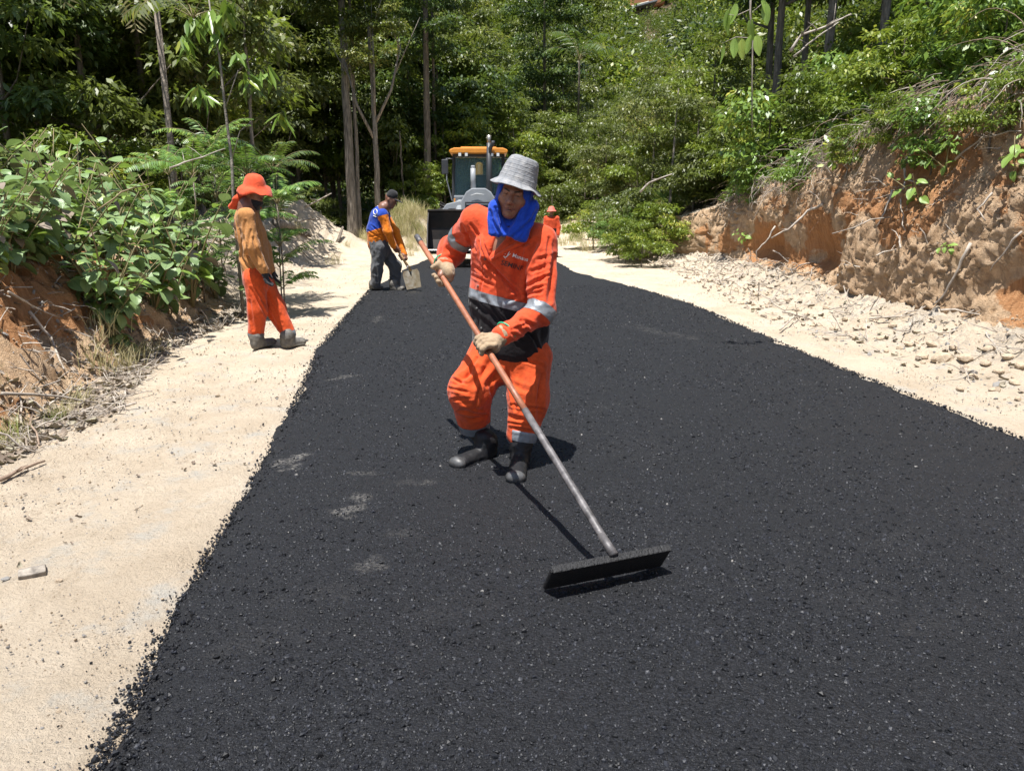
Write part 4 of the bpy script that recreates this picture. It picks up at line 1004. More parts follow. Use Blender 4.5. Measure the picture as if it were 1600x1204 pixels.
def solid_obj(name, prims, h, m, parent, amp=0.0, nscale=(9, 9, 5), seed=1, lines=None, amp2=.3, ret=False):
    Vt, Q = solid(prims, h)
    if amp: Vt = cloth_noise(Vt, vnormals(Vt, Q), amp, nscale, seed, amp2)
    if lines: Vt = crease(Vt, vnormals(Vt, Q), lines)
    if ret: return Vt, Q
    base = parent.location if parent is not None else Vector()
    me = np_mesh(name, Vt - np.array(base), Q, smooth=True)
    return obj(name, me, m, parent)
def split_solid(Vt, Q, cuts, classify, outs, parent, lab=None):
    """cuts: planes (point, normal, label) applied to the faces with that label; classify(centre,label)->slot; outs: slot->(name, material, push)"""
    base = np.array(parent.location)
    bm = bmesh.new(); vs = [bm.verts.new(v) for v in Vt]
    L = bm.faces.layers.int.new("lab")
    for i, q in enumerate(Q):
        try: f = bm.faces.new([vs[k] for k in q]); f[L] = int(lab[i]) if lab is not None else 0; f.smooth = True
        except ValueError: pass
    bm.normal_update()
    for (p, n, lb) in cuts:
        fs = [f for f in bm.faces if lb is None or f[L] == lb]; es = {e for f in fs for e in f.edges}; vv = {v for f in fs for v in f.verts}
        bmesh.ops.bisect_plane(bm, geom=list(vv) + list(es) + fs, plane_co=Vector(p), plane_no=Vector(n), dist=1e-5)
    bm.verts.index_update(); bm.normal_update()
    groups = {}
    for f in bm.faces: groups.setdefault(classify(f.calc_center_median(), f[L]), []).append(f)
    res = {}
    for slot, fs in groups.items():
        name, mm, push = outs[slot]; mp = {}; vl = []; fl = []
        for f in fs:
            q = []
            for v in f.verts:
                if v.index not in mp: mp[v.index] = len(vl); vl.append(tuple(np.array(v.co + v.normal * push) - base))
                q.append(mp[v.index])
            fl.append(q)
        me = bpy.data.meshes.new(name); me.from_pydata(vl, [], fl); me.polygons.foreach_set("use_smooth", [True] * len(fl)); me.update()
        res[slot] = obj(name, me, mm, parent)
    bm.free(); return res

M['hiviz'] = cloth("orange_work_cloth", (0.60, 0.070, 0.020), (0.16, 0.035, 0.02), 0.4)
M['hiviz_dirty'] = cloth("orange_work_trousers", (0.60, 0.078, 0.016), (0.15, 0.04, 0.02), 0.45)
M['black_cloth'] = cloth("black_cloth", (0.012, 0.010, 0.012), (0.03, 0.025, 0.025), 0.6)
M['reflect'] = simple("silver_reflective_tape", (0.24, 0.26, 0.285), 0.5, scale=30, col2=(0.16, 0.175, 0.19), bs=0.25, bscale=50, metal=0.15)
M['skin'] = simple("brown_skin", (0.27, 0.12, 0.07), 0.45, scale=25, col2=(0.19, 0.08, 0.048), bs=0.12, bscale=160, bdist=0.003)
M['skin'].node_tree.nodes['Principled BSDF'].inputs['Subsurface Weight'].default_value = 0.06
M['skin_dark'] = simple("dark_brown_skin", (0.21, 0.095, 0.06), 0.5, scale=25, col2=(0.15, 0.07, 0.045))
M['lip'] = simple("lips", (0.20, 0.085, 0.065), 0.45, scale=60)
M['hair'] = simple("black_hair", (0.015, 0.012, 0.010), 0.6, scale=80)
M['eye'] = simple("eye_white", (0.5, 0.45, 0.4), 0.25)
M['blue_cloth'] = cloth("bright_blue_cloth", (0.012, 0.06, 0.44), (0.01, 0.04, 0.25), 0.3)
M['glove'] = cloth("tan_leather_glove", (0.33, 0.24, 0.15), (0.10, 0.075, 0.05), 0.75)
M['green_trim'] = simple("green_trim", (0.02, 0.32, 0.16), 0.6)
M['rubber'] = simple("black_rubber_boot", (0.008, 0.009, 0.011), 0.55, scale=20, col2=(0.014, 0.014, 0.015), spec=0.3, bs=0.15, bscale=60)
M['toecap'] = simple("grey_toe_cap", (0.075, 0.075, 0.075), 0.5, scale=30, col2=(0.03, 0.03, 0.03), spec=0.6)  # mottled grey, paler than the boot rubber; also on the lower buttons
M['wood_handle'] = simple("reddish_wood", (0.34, 0.13, 0.065), 0.5, scale=6, col2=(0.20, 0.075, 0.04), stretch=(3, 3, 3), bs=0.15, bscale=40)
M['steel_dirty'] = simple("tar_stained_steel", (0.15, 0.14, 0.14), 0.5, scale=18, col2=(0.045, 0.042, 0.042), metal=0.1, bs=0.2, bscale=60)
M['tar'] = simple("tar_black", (0.012, 0.012, 0.013), 0.6, scale=60, col2=(0.004, 0.004, 0.004), bs=1.0, bscale=90, bdist=0.01)
# plaid for the bucket hat
m, nt, b = new_mat("grey_plaid_cloth")
tc = N(nt, "ShaderNodeTexCoord"); sx = N(nt, "ShaderNodeSeparateXYZ"); nt.links.new(tc.outputs['Object'], sx.inputs[0])
ang = mathn(nt, 'ARCTAN2', sx.outputs[1], sx.outputs[0])
def stripes(src, freq, lo): return ramp(nt, mathn(nt, 'SINE', mathn(nt, 'MULTIPLY', src, freq)), lo, 1.0)
c1 = mixc(nt, (0.215, 0.22, 0.23), (0.155, 0.165, 0.175), mathn(nt, 'MULTIPLY', stripes(ang, 14, 0.55), 0.8))
c1 = mixc(nt, c1, (0.16, 0.17, 0.185), mathn(nt, 'MULTIPLY', stripes(sx.outputs[2], 170, 0.5), 0.6))
c1 = mixc(nt, c1, (0.32, 0.32, 0.32), mathn(nt, 'MULTIPLY', stripes(ang, 84, 0.75), 0.4))
nt.links.new(mixc(nt, c1, (0.35, 0.34, 0.32), ramp(nt, noise_n(nt, 30, 4), 0.5, 0.8)), b.inputs['Base Color']); b.inputs['Roughness'].default_value = 0.9
bump(nt, b, mathn(nt, 'ADD', noise_n(nt, 35, 3), mathn(nt, 'MULTIPLY', stripes(sx.outputs[2], 330, 0.3), 0.15)), 0.6, 0.01)
M['plaid'] = m

def glove_prims(c, a, p, s=1.0, flip=1, k=0.006):
    """gloved hand closed round a pole: centre c on the pole, pole direction a, p towards the wrist side"""
    c = np.array(c); a = np.array(Vector(a).normalized()); p = np.array(p, float); p = p - a * (p @ a); p /= np.linalg.norm(p); q = np.cross(a, p) * flip
    R = np.stack([a, q, p], -1)
    P = [ell(c + p * .040 * s - q * .004 * s, (.048 * s, .036 * s, .026 * s), R, k=.01)]
    L = [1.0, 1.1, 1.05, .9]
    for i in range(4):
        off = a * (-.036 + .0245 * i) * s; rr = .029 * s; th = [math.radians(t * L[i]) for t in (35, 85, 135, 185)]
        pts = [c + off + rr * (math.cos(t) * p + math.sin(t) * q) + (p * .012 * s if j == 0 else 0) for j, t in enumerate(th)]
        P += chain(pts, [.0135 * s, .013 * s, .012 * s, .0105 * s], k=.004)
    th = [math.radians(t) for t in (-20, -70, -125)]
    pts = [c + a * (.042 + .006 * j) * s + (.030 * s) * (math.cos(t) * p + math.sin(t) * q) for j, t in enumerate(th)]
    P += chain([c + p * .05 * s + a * .01] + pts, [.017 * s, .0155 * s, .0145 * s, .012 * s], k=.006)
    return P

# =================================================================== the raking worker
root = empty('person', gpt(790, 728))
RK_A = gpt(860, 892, .125); RK_B = gpt(1048, 856, .125)
POLE_T = at(655, 375, 4.50); POLE_B = (RK_A + RK_B) / 2 + V(.005, 0, .015)
pdir = (POLE_T - POLE_B).normalized()
def on_pole(py):
    best = None
    for i in range(401):
        q = POLE_T.lerp(POLE_B, i / 400); y = to_px(np.array([q]))[0][1]
        if best is None or abs(y - py) < best[0]: best = (abs(y - py), q)
    return best[1]
hR = on_pole(430); hL = on_pole(541)
shR = at(742, 343, 4.10); shL = at(846, 372, 3.94); elR = at(706, 392, 4.34); elL = at(846, 486, 3.80)
wrR = hR.lerp(elR, 0.40); wrL = hL.lerp(elL, 0.30)
ch = at(796, 390, 4.04); wa = at(797, 468, 4.08); hm = at(797, 533, 4.10); nb = at(794, 362, 4.02)
ux = (1, -.30, -.12)
hc = at(804, 303, 3.90)
hf = Vector((-.16, -.985, -.03)).normalized(); hu = Vector((.21, -.03, .97)); hu = (hu - hf * hu.dot(hf)).normalized(); hs = hu.cross(hf).normalized()
HR_ = np.stack([np.array(hs), np.array(hf), np.array(hu)], -1)
def hl(x, y, z): return np.array(hc) + HR_ @ np.array([x, y, z])
def hell(c, r, **k): return ell(hl(*c), r, HR_, **k)
# body (one continuous skin figure; clothes cover most of it)
body = [hell((0, -.012, .028), (.073, .092, .083)), hell((0, .02, -.03), (.061, .068, .088), k=.03), hell((0, .058, -.098), (.027, .024, .020), k=.03),
        hell((.042, .05, -.03), (.026, .03, .026), k=.02), hell((-.042, .05, -.03), (.026, .03, .026), k=.02),
        hell((0, .078, .014), (.052, .016, .011), k=.012),
        cap(hl(0, .082, .008), hl(0, .112, -.036), .008, .0135, k=.008), hell((.014, .098, -.041), (.0105, .012, .009), k=.006), hell((-.014, .098, -.041), (.0105, .012, .009), k=.006),
        hell((.031, .098, -.004), (.019, .020, .0095), op='-', k=.010), hell((-.031, .098, -.004), (.019, .020, .0095), op='-', k=.010),
        hell((.031, .074, -.003), (.0135, .0135, .0125), k=.002), hell((-.031, .074, -.003), (.0135, .0135, .0125), k=.002),
        hell((.031, .083, .0035), (.018, .009, .005), k=.003), hell((-.031, .083, .0035), (.018, .009, .005), k=.003),
        hell((.031, .080, -.0115), (.016, .008, .004), k=.003), hell((-.031, .080, -.0115), (.016, .008, .004), k=.003),
        hell((0, .082, -.060), (.027, .018, .013), k=.01),
        cap(hl(.022, .094, -.046), hl(.034, .078, -.074), .002, .002, op='-', k=.007), cap(hl(-.022, .094, -.046), hl(-.034, .078, -.074), .002, .002, op='-', k=.007),
        cap(hl(-.024, .086, -.072), hl(.024, .086, -.072), .0022, .0022, op='-', k=.004),
        cap(hl(0, -.02, -.06), nb, .056, .062, k=.03), cap(nb, ch, (.12, .07), (.175, .115), side=ux, k=.05),
        cap(ch, hm, (.18, .12), (.17, .12), side=ux, k=.03), cap(shR, shL, .05, k=.03)]
body += chain([shR, elR, wrR, hR], [.046, .038, .028, .02], k=.02) + chain([shL, elL, wrL, hL], [.046, .038, .028, .02], k=.02)
hipR = at(768, 556, 4.12); knR = at(736, 610, 4.03); hemR = at(741, 664, 4.12); hipL = at(828, 562, 4.07); knL = at(826, 620, 3.99); hemL = at(815, 678, 3.96)
toeR = gpt(718, 722, .04); heR = gpt(764, 704, .045); toeL = gpt(806, 744, .04); heL = gpt(814, 712, .045)
body += chain([hm, hipR, knR, hemR, heR], [.10, .085, .055, .042, .035], k=.02) + chain([hm, hipL, knL, hemL, heL], [.10, .085, .055, .042, .035], k=.02)
solid_obj('body', body, .0055, M['skin'], root)
# finer head over the same figure: face details as parts
def feat(name, prims, h, m): return solid_obj(name, prims, h, m, root)
feat('lip', [cap(hl(-.022, .088, -.0685), hl(.022, .088, -.0685), (.003, .0042), (.003, .0042), side=hu), hell((0, .0945, -.0685), (.012, .005, .0035), k=.004), hell((0, .0925, -.079), (.018, .006, .0045), k=.004)], .0018, M['lip'])
for sg in (-1, 1):
    feat('eye', [hell((sg * .031, .0765, -.0025), (.0128, .0128, .0052))], .0012, M['hair'])
    feat('eyebrow', [cap(hl(sg * .013, .0945, .012), hl(sg * .033, .089, .0185), .0032, .0032), cap(hl(sg * .033, .089, .0185), hl(sg * .05, .072, .013), .0032, .002, k=.003)], .0018, M['hair'])
feat('moustache', [cap(hl(-.026, .0815, -.064), hl(0, .0955, -.0575), (.002, .0035), (.002, .0035), side=hu), cap(hl(.026, .0815, -.064), hl(0, .0955, -.0575), (.002, .0035), (.002, .0035), side=hu)], .0015, M['skin_dark'])

# shirt
tors = [cap(at(796, 385, 4.05), wa, (.195, .135), (.215, .165), side=ux, k=.03), cap(wa, hm, (.215, .165), (.205, .165), side=ux, k=.03), cap(shR, shL, .062, .062, k=.06), cap(nb + V(0, .01, -.01), at(795, 390, 4.04), (.085, .07), (.18, .12), side=ux, k=.05)]
armR = chain([shR + V(0, 0, -.01), elR, wrR], [.077, .068, .050], k=.05, lab=1)
armL = chain([shL + V(0, 0, -.012), elL, wrL], [.078, .064, .050], k=.025, lab=2)
vneck = [cap(at(781, 370, 3.885), at(764, 404, 3.895), (.046, .07), (.008, .05), side=(1, 0, 0), op='-', k=.006)]
lines = [(757, 408, 750, 470, 1.3, .006), (736, 350, 752, 372, 2, .008), (722, 352, 742, 392, 2, .008), (740, 415, 762, 432, 2, .008), (738, 430, 770, 446, 2, .007), (858, 372, 850, 440, 2.2, .012), (842, 436, 862, 428, 1.8, .009), (826, 455, 850, 446, 1.8, .009), (800, 515, 826, 505, 1.8, .008), (812, 500, 832, 528, 2, .008), (770, 480, 800, 520, 2.4, .009), (830, 520, 845, 552, 2.4, .009), (757, 406, 813, 462, 3.2, .022), (765, 425, 790, 450, 3, .008), (812, 395, 806, 452, 6, .014), (838, 376, 815, 428, 4, .018), (752, 378, 762, 402, 3, .012), (745, 385, 752, 440, 5, .010), (735, 370, 742, 455, 5, .008),
         (840, 405, 858, 400, 2.5, .008), (832, 424, 856, 414, 2.6, .009), (824, 447, 852, 432, 2.8, .010), (820, 460, 846, 455, 2.6, .009), (848, 395, 842, 470, 4, .010), (866, 400, 858, 470, 3.5, .012),
         (815, 500, 840, 512, 3, .01), (808, 512, 830, 524, 3, .009), (800, 522, 820, 534, 2.5, .007), (700, 388, 722, 398, 3, .009), (706, 372, 735, 366, 3, .008), (690, 402, 715, 404, 2.5, .007),
         (740, 470, 775, 500, 4, .008), (755, 465, 790, 520, 4, .008), (845, 500, 850, 550, 5, .010), (800, 385, 830, 378, 3, .008), (790, 470, 812, 462, 3, .010)]
Vt, Q = solid_obj('shirt', tors + armR + armL + vneck, .006, None, root, amp=.0055, nscale=(7.5, 7.5, 3.8), seed=3, lines=lines, amp2=.45, ret=True)
cen = Vt[Q].mean(1)
dt = np.min([p.d(cen) for p in tors], 0); d1 = np.min([p.d(cen) for p in armR], 0); d2 = np.min([p.d(cen) for p in armL], 0)
lab = np.where((d1 < dt) & (d1 < d2), 1, np.where(d2 < dt, 2, 0))
pA = at(728, 447, 4.1); pB = at(808, 470, 3.92); nrm = (pB - pA).cross(V(0, 1, -.05)).normalized(); nrm = nrm if nrm.z > 0 else -nrm
pA2 = at(728, 462, 4.1)
axU = (elL - shL).normalized(); axF = (wrL - elL).normalized(); bn = (axU * .75 + axF * .65).normalized(); bc = at(834, 478, 3.76)
axR = (elR - shR).normalized(); brc = at(716, 373, 4.2)
cuts = [(pA, nrm, 0), (pA2, nrm, 0), (bc - bn * .032, bn, 2), (bc + bn * .026, bn, 2), (brc - axR * .03, axR, 1), (brc + axR * .028, axR, 1)]
def cls(c, l):
    if l == 0:
        if (c - pA).dot(nrm) > 0: return 0
        return 1 if (c - pA2).dot(nrm) > 0 else 2
    if l == 2: return 3 if -.032 < (c - bc).dot(bn) < .026 else 0
    return 4 if -.03 < (c - brc).dot(axR) < .028 else 0
parts = split_solid(Vt, Q, cuts, cls, {0: ('shirt', M['hiviz'], 0), 1: ('reflective_band', M['reflect'], .002), 2: ('shirt_tail', M['black_cloth'], 0), 3: ('reflective_band', M['reflect'], .002), 4: ('reflective_band', M['reflect'], .002)}, root, lab)
if 2 in parts: parts[2]['label'] = 'black lower panel of the shirt'
shirt_bvh = BVHTree.FromPolygons([tuple(v) for v in Vt], [tuple(int(i) for i in q) for q in Q])
def shirt_pt(px, py, lift=.003):
    d = ray(px, py).normalized(); h = shirt_bvh.ray_cast(V(0, 0, CAM_H), d)
    return (h[0] - d * lift) if h[0] is not None else at(px, py, 3.9)
# collar flaps, placket edge, buttons
def strip(name, pts, widths, m, thick=.006, lift=.006, parent=root):
    base = parent.location; mb = MB(); P = [shirt_pt(x, y, lift) for x, y in pts]
    for i in range(len(P) - 1):
        pass
    mb.tube([p - base for p in P], [w for w in widths], 8); return mb.build(name, m, parent, smooth=True)
strip('collar', [(752, 366), (755, 385), (760, 400), (764, 407)], [.010, .014, .011, .006], M['hiviz'])
strip('collar', [(826, 372), (812, 380), (790, 392), (768, 405)], [.010, .015, .012, .006], M['hiviz'])
for (x, y) in ((758, 405), (747, 447), (745, 482), (752, 513)):
    p = shirt_pt(x, y, .004); MB().lathe([(0, .003), (.006, .003), (.0075, 0), (.0075, -.003)], p - root.location, 12, R=Vector((0, -1, .1)).to_track_quat('Z', 'Y').to_matrix()).build('button', M['lip'] if y < 460 else M['toecap'], root, smooth=True)
# lettering printed on the chest, laid onto the cloth
def print_on(text, px, py, height_px, mat_, name, shear=.18, rot=0.30, font_w=1.0, bold=.012):
    cu = bpy.data.curves.new(name, 'FONT'); cu.body = text; cu.size = 1.0; cu.offset = bold; cu.resolution_u = 3
    tmp = bpy.data.objects.new(name, cu); C.objects.link(tmp)
    me = bpy.data.meshes.new_from_object(tmp.evaluated_get(bpy.context.evaluated_depsgraph_get())); bpy.data.objects.remove(tmp)
    bm = bmesh.new(); bm.from_mesh(me); bmesh.ops.triangulate(bm, faces=bm.faces[:])
    for _ in range(1): bmesh.ops.subdivide_edges(bm, edges=bm.edges[:], cuts=1)
    base = root.location
    for v in bm.verts:
        x = v.co.x * height_px * font_w; y = -v.co.y * height_px
        X_ = px + x * math.cos(rot) - y * math.sin(rot); Y_ = py + x * math.sin(rot) + y * math.cos(rot)
        v.co = shirt_pt(X_, Y_, .0028) - base
    bm.to_mesh(me); bm.free(); return obj(name, me, mat_, root)
M['print_white'] = simple("white_print", (0.75, 0.74, 0.72), 0.6); M['print_black'] = simple("black_print", (0.05, 0.02, 0.02), 0.7)
print_on("Manaus", 800, 401, 8.5, M['print_white'], 'chest_lettering')
print_on("SEMINF", 782, 413, 11, M['print_black'], 'chest_lettering', font_w=1.0)
for (a_, b_) in (((789, 397), (793, 389)), ((790, 402), (798, 396)), ((787, 400), (790, 404)), ((793, 399), (797, 391))):
    base = root.location; MB().tube([shirt_pt(*a_, .003) - base, shirt_pt(*b_, .003) - base], [.0028, .0012], 5).build('chest_emblem', M['print_white'], root)
# trousers
tl = [(704, 590, 728, 600, 2, .010), (702, 606, 730, 612, 2, .009), (706, 624, 735, 622, 2, .009), (716, 642, 760, 648, 2, .008), (745, 560, 728, 590, 2.2, .010), (757, 575, 742, 640, 2.5, .009), (792, 575, 806, 640, 2.2, .010), (848, 585, 838, 630, 2.2, .009), (800, 632, 850, 640, 2, .008), (796, 660, 845, 668, 2, .008), (812, 560, 850, 572, 2.4, .009), (765, 600, 775, 640, 2.4, .009), (712, 600, 745, 575, 4, .014), (716, 622, 740, 634, 4, .010), (770, 560, 740, 600, 5, .012), (722, 640, 750, 640, 3, .008), (735, 655, 760, 650, 3, .007), (815, 580, 818, 650, 5, .010), (845, 575, 842, 660, 4, .010), (800, 600, 830, 612, 4, .008), (795, 650, 830, 660, 3.5, .009), (800, 668, 830, 674, 3, .007), (760, 600, 780, 580, 4, .01)]
tr = [cap(at(797, 525, 4.11), at(797, 560, 4.10), (.185, .15), (.175, .145), side=ux)] + chain([hipR, knR, hemR], [.122, .114, .086], k=.04) + chain([hipL, knL, hemL], [.122, .106, .083], k=.04)
Vt2, Q2 = solid_obj('trousers', tr, .0065, None, root, amp=.0055, nscale=(7, 7, 3.2), seed=8, lines=tl, amp2=.45, ret=True)
axr = (hemR - knR).normalized(); axl = (hemL - knL).normalized()
cen = Vt2[Q2].mean(1); lab2 = np.where(cen[:, 0] < (hipR.x + hipL.x) / 2 + .01, 1, 2)
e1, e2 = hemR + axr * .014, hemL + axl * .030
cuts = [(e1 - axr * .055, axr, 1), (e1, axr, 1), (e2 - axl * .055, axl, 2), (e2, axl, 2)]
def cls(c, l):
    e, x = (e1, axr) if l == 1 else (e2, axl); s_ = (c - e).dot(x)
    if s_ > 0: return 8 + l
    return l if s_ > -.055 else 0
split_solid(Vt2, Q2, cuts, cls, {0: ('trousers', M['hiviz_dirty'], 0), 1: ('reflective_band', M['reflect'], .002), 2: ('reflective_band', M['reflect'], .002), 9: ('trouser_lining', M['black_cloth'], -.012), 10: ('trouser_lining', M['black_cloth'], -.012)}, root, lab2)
# boots
def boot(toe, heel, top, parent, m1, m2, s=1.0, h=.006, cap_part=True):
    toe = Vector(toe); heel = Vector(heel); d = (toe - heel); d.z = 0; d.normalize(); z = toe.z; side = V(-d.y, d.x, 0)
    ank = heel + V(0, 0, .06 * s)
    pr = [cap(heel, toe, (.040 * s, .042 * s), (.050 * s, .034 * s), side=side), cap(heel + d * .02, ank + d * .015, .046 * s, .05 * s, k=.03), cap(ank + d * .015, top, .052 * s, .062 * s, k=.03), cap(heel + d * .06, ank + d * .04 + V(0, 0, .02), .035 * s, .045 * s, k=.04)]
    pr += [cap(heel + V(0, 0, -.022 * s), toe + V(0, 0, -.022 * s), (.046 * s, .014 * s), (.055 * s, .012 * s), side=side, k=.002)]
    b_ = solid_obj('boot', pr, h, m1, parent, amp=.003, nscale=(14, 14, 18), seed=4)
    if cap_part:
        solid_obj('toe_cap', [ell(toe + d * .016 * s + V(0, 0, .0), (.052 * s, .038 * s, .036 * s), np.stack([np.array(side), np.array(d), [0, 0, 1]], -1))], h * .8, m2, parent)
    return b_
boot(toeR, heR, hemR + V(.01, .02, -.02), root, M['rubber'], M['toecap'])
boot(toeL, heL, hemL + V(0, .01, -.02), root, M['rubber'], M['toecap'])
# gloves with green cuffs
for (hc_, wr, el, fl) in ((hR, wrR, elR, 1), (hL, wrL, elL, -1)):
    fore = (el - hc_).normalized(); pr = glove_prims(hc_, pdir, fore, 1.12, fl); p = np.array(fore - pdir * fore.dot(pdir)); p /= np.linalg.norm(p)
    cuff0 = Vector(np.array(hc_) + p * .045); cuff1 = cuff0.lerp(wr, 1.0)
    pr.append(cap(cuff0, cuff1, .032, .052, k=.02))
    solid_obj('glove', pr, .0042, M['glove'], root, amp=.0016, nscale=(28, 28, 28), seed=5, amp2=.6)
    ax = (cuff1 - cuff0).normalized(); Rm = ax.to_track_quat('Z', 'Y').to_matrix()
    MB().lathe([(.056, -.004), (.0605, 0), (.056, .005), (.052, 0), (.056, -.004)], cuff1 + ax * .030 - root.location, 20, R=Rm).build('glove_cuff', M['green_trim'], root, smooth=True)
# blue cloth wrapped round head and neck
hood = [hell((0, -.018, .02), (.089, .104, .10)), hell((0, -.005, -.05), (.083, .085, .10), k=.04), cap(hl(0, -.03, -.09), nb + V(0, .03, .0), (.078, .078), (.085, .075), side=ux, k=.04),
        cap(at(776, 322, 3.87), at(778, 364, 3.845), (.040, .035), (.050, .018), side=(1, 0, 0), k=.025), cap(at(831, 322, 3.88), at(809, 370, 3.835), (.036, .035), (.050, .018), side=(1, 0, -.5), k=.025),
        hell((-.004, .085, -.024), (.060, .092, .110), op='-', k=.008), cap(hl(-.002, .060, -.100), at(790, 366, 3.82), .044, .012, op='-', k=.006)]
hlines = [(766, 330, 774, 372, 2.5, .010), (774, 325, 786, 365, 2.4, .010), (836, 300, 820, 350, 3, .010), (830, 345, 800, 372, 2.5, .010), (838, 330, 815, 368, 2.4, .008), (770, 345, 785, 372, 2, .007)]
solid_obj('headcloth', hood, .0048, M['blue_cloth'], root, amp=.0022, nscale=(16, 16, 9), seed=12, lines=hlines)
# bucket hat
def hat_obj(name, c, s_, f_, u_, prof, m, parent, wob=.006, brim_wob=.012, n=44, seed=1):
    vs = []; fs = []
    for r, z in prof:
        for k in range(n):
            t = 2 * math.pi * k / n; q = Vector((r * math.cos(t), r * 1.1 * math.sin(t), z))
            nn = mnoise.noise(Vector((math.cos(t) * 1.5, math.sin(t) * 1.5, z * 12 + seed))); w = wob + brim_wob * max(0, (r - .098) / .03)
            q.z += nn * w; q.x += w * .6 * mnoise.noise(Vector((z * 20, t, seed + 3.3))); vs.append(q)
    for i in range(len(prof) - 1):
        for k in range(n):
            k2 = (k + 1) % n; fs.append((i * n + k, i * n + k2, (i + 1) * n + k2, (i + 1) * n + k))
    me = bpy.data.meshes.new(name); me.from_pydata(vs, [], fs); me.polygons.foreach_set("use_smooth", [True] * len(fs)); me.update()
    o = obj(name, me, m, parent)
    R = Matrix((s_, f_, u_)).transposed().to_4x4(); o.matrix_local = Matrix.Translation(Vector(c) - parent.location) @ R
    return o
prof = [(0.001, .128), (.03, .129), (.058, .126), (.070, .120), (.076, .108), (.082, .085), (.088, .055), (.093, .030), (.0955, .024), (.096, .006), (.099, .0), (.112, -.010), (.126, -.020), (.130, -.023), (.129, -.026), (.112, -.014), (.098, -.005), (.092, .004), (.09, .02)]
hu2 = (hu + hs * .10 + hf * -.10).normalized(); hs2 = hf.cross(hu2).normalized() * -1; hf2 = hu2.cross(hs2).normalized()
hat_obj('bucket_hat', hl(.002, 0.0, .052), hs2, hf2, hu2, prof, M['plaid'], root, seed=2)
tag(root, 'worker in orange workwear, blue headcloth and grey plaid bucket hat, raking the asphalt', 'person')

# the rake
rk = empty('asphalt_rake', gpt(955, 900)); bs = rk.location
pts = [POLE_T.lerp(POLE_B, t) + V(0.012, 0, -.014) * math.sin(math.pi * t) for t in [i / 14 for i in range(15)]]
MB().tube([p - bs for p in pts[:10]], [.0150] * 10, 12).build('handle', M['wood_handle'], rk, smooth=True)
MB().tube([p - bs for p in pts[9:]], [.0158] * 5 + [.014], 12).build('handle_sleeve', M['steel_dirty'], rk, smooth=True)
MB().tube([POLE_T - pdir * .03 - bs, POLE_T + pdir * .045 - bs], [.0175, .0165], 12).build('handle_end', M['steel_dirty'], rk, smooth=True)
a_ = RK_A; b_ = RK_B; ex = (b_ - a_).normalized(); W_ = (b_ - a_).length; cen_ = (a_ + b_) / 2
Rk = Matrix((ex, V(0, 0, 1).cross(ex), V(0, 0, 1))).transposed() @ Euler((math.radians(33), 0, 0)).to_matrix()
zz = Rk @ V(0, 0, 1)
MB().box(cen_ - zz * .055 - bs, (W_, .020, .122), Rk, bev=.008).build('rake_board', M['tar'], rk, smooth=False)
MB().box(cen_ + zz * .006 - bs, (W_ * .98, .030, .010), Rk, bev=.004).build('rake_top_flange', M['tar'], rk)
MB().tube([POLE_B - bs + pdir * .10, POLE_B - bs], [.0165, .019], 10).build('socket', M['steel_dirty'], rk, smooth=True)
tag(rk, 'long-handled asphalt rake with red-brown wooden shaft and wide tar-black head', 'rake')
# =================================================================== the other workers
M['tan_cloth'] = cloth("tan_long_shirt", (0.44, 0.20, 0.065), (0.25, 0.12, 0.05), 0.35)
M['orange_hat'] = cloth("orange_hat_cloth", (0.66, 0.085, 0.03), (0.4, 0.08, 0.04), 0.2)
M['grey_trousers'] = cloth("dark_grey_trousers", (0.085, 0.088, 0.095), (0.05, 0.05, 0.05), 0.3)
M['orange_sleeve'] = cloth("orange_jersey", (0.70, 0.19, 0.012), (0.5, 0.15, 0.02), 0.2)
M['blue_jersey'] = cloth("blue_jersey", (0.012, 0.05, 0.33), (0.01, 0.03, 0.2), 0.2)
M['boot_grey'] = simple("dusty_grey_boot", (0.16, 0.145, 0.12), 0.7, scale=20, col2=(0.07, 0.065, 0.06), bs=.2)
M['black_glove'] = cloth("black_glove", (0.02, 0.02, 0.022), (0.04, 0.04, 0.04), 0.3)
def basis(f, u):
    f = Vector(f).normalized(); u = Vector(u); u = (u - f * u.dot(f)).normalized(); s_ = u.cross(f).normalized() * -1
    return f, u, s_
def head_prims(c, f, u, s=1.0):
    f, u, r = basis(f, u); R = np.stack([np.array(r), np.array(f), np.array(u)], -1)
    def L(x, y, z): return np.array(c) + R @ (np.array([x, y, z]) * s)
    def e(q, rr, **k): return ell(L(*q), tuple(v * s for v in rr), R, **k)
    P = [e((0, -.012, .028), (.073, .092, .083)), e((0, .02, -.03), (.061, .068, .088), k=.03), e((0, .058, -.098), (.027, .024, .020), k=.03), e((0, .078, .014), (.052, .016, .011), k=.012),
         cap(L(0, .082, .008), L(0, .112, -.036), .008 * s, .0135 * s, k=.008), e((.031, .098, -.004), (.019, .020, .0095), op='-', k=.010), e((-.031, .098, -.004), (.019, .020, .0095), op='-', k=.010),
         e((.031, .074, -.003), (.0135, .0135, .0125), k=.002), e((-.031, .074, -.003), (.0135, .0135, .0125), k=.002), e((0, .084, -.066), (.025, .014, .011), k=.008), cap(L(-.024, .09, -.072), L(.024, .09, -.072), .002, .002, op='-', k=.004),
         e((.074, -.005, -.01), (.010, .018, .030), k=.006), e((-.074, -.005, -.01), (.010, .018, .030), k=.006)]
    return P, L, (r, f, u)
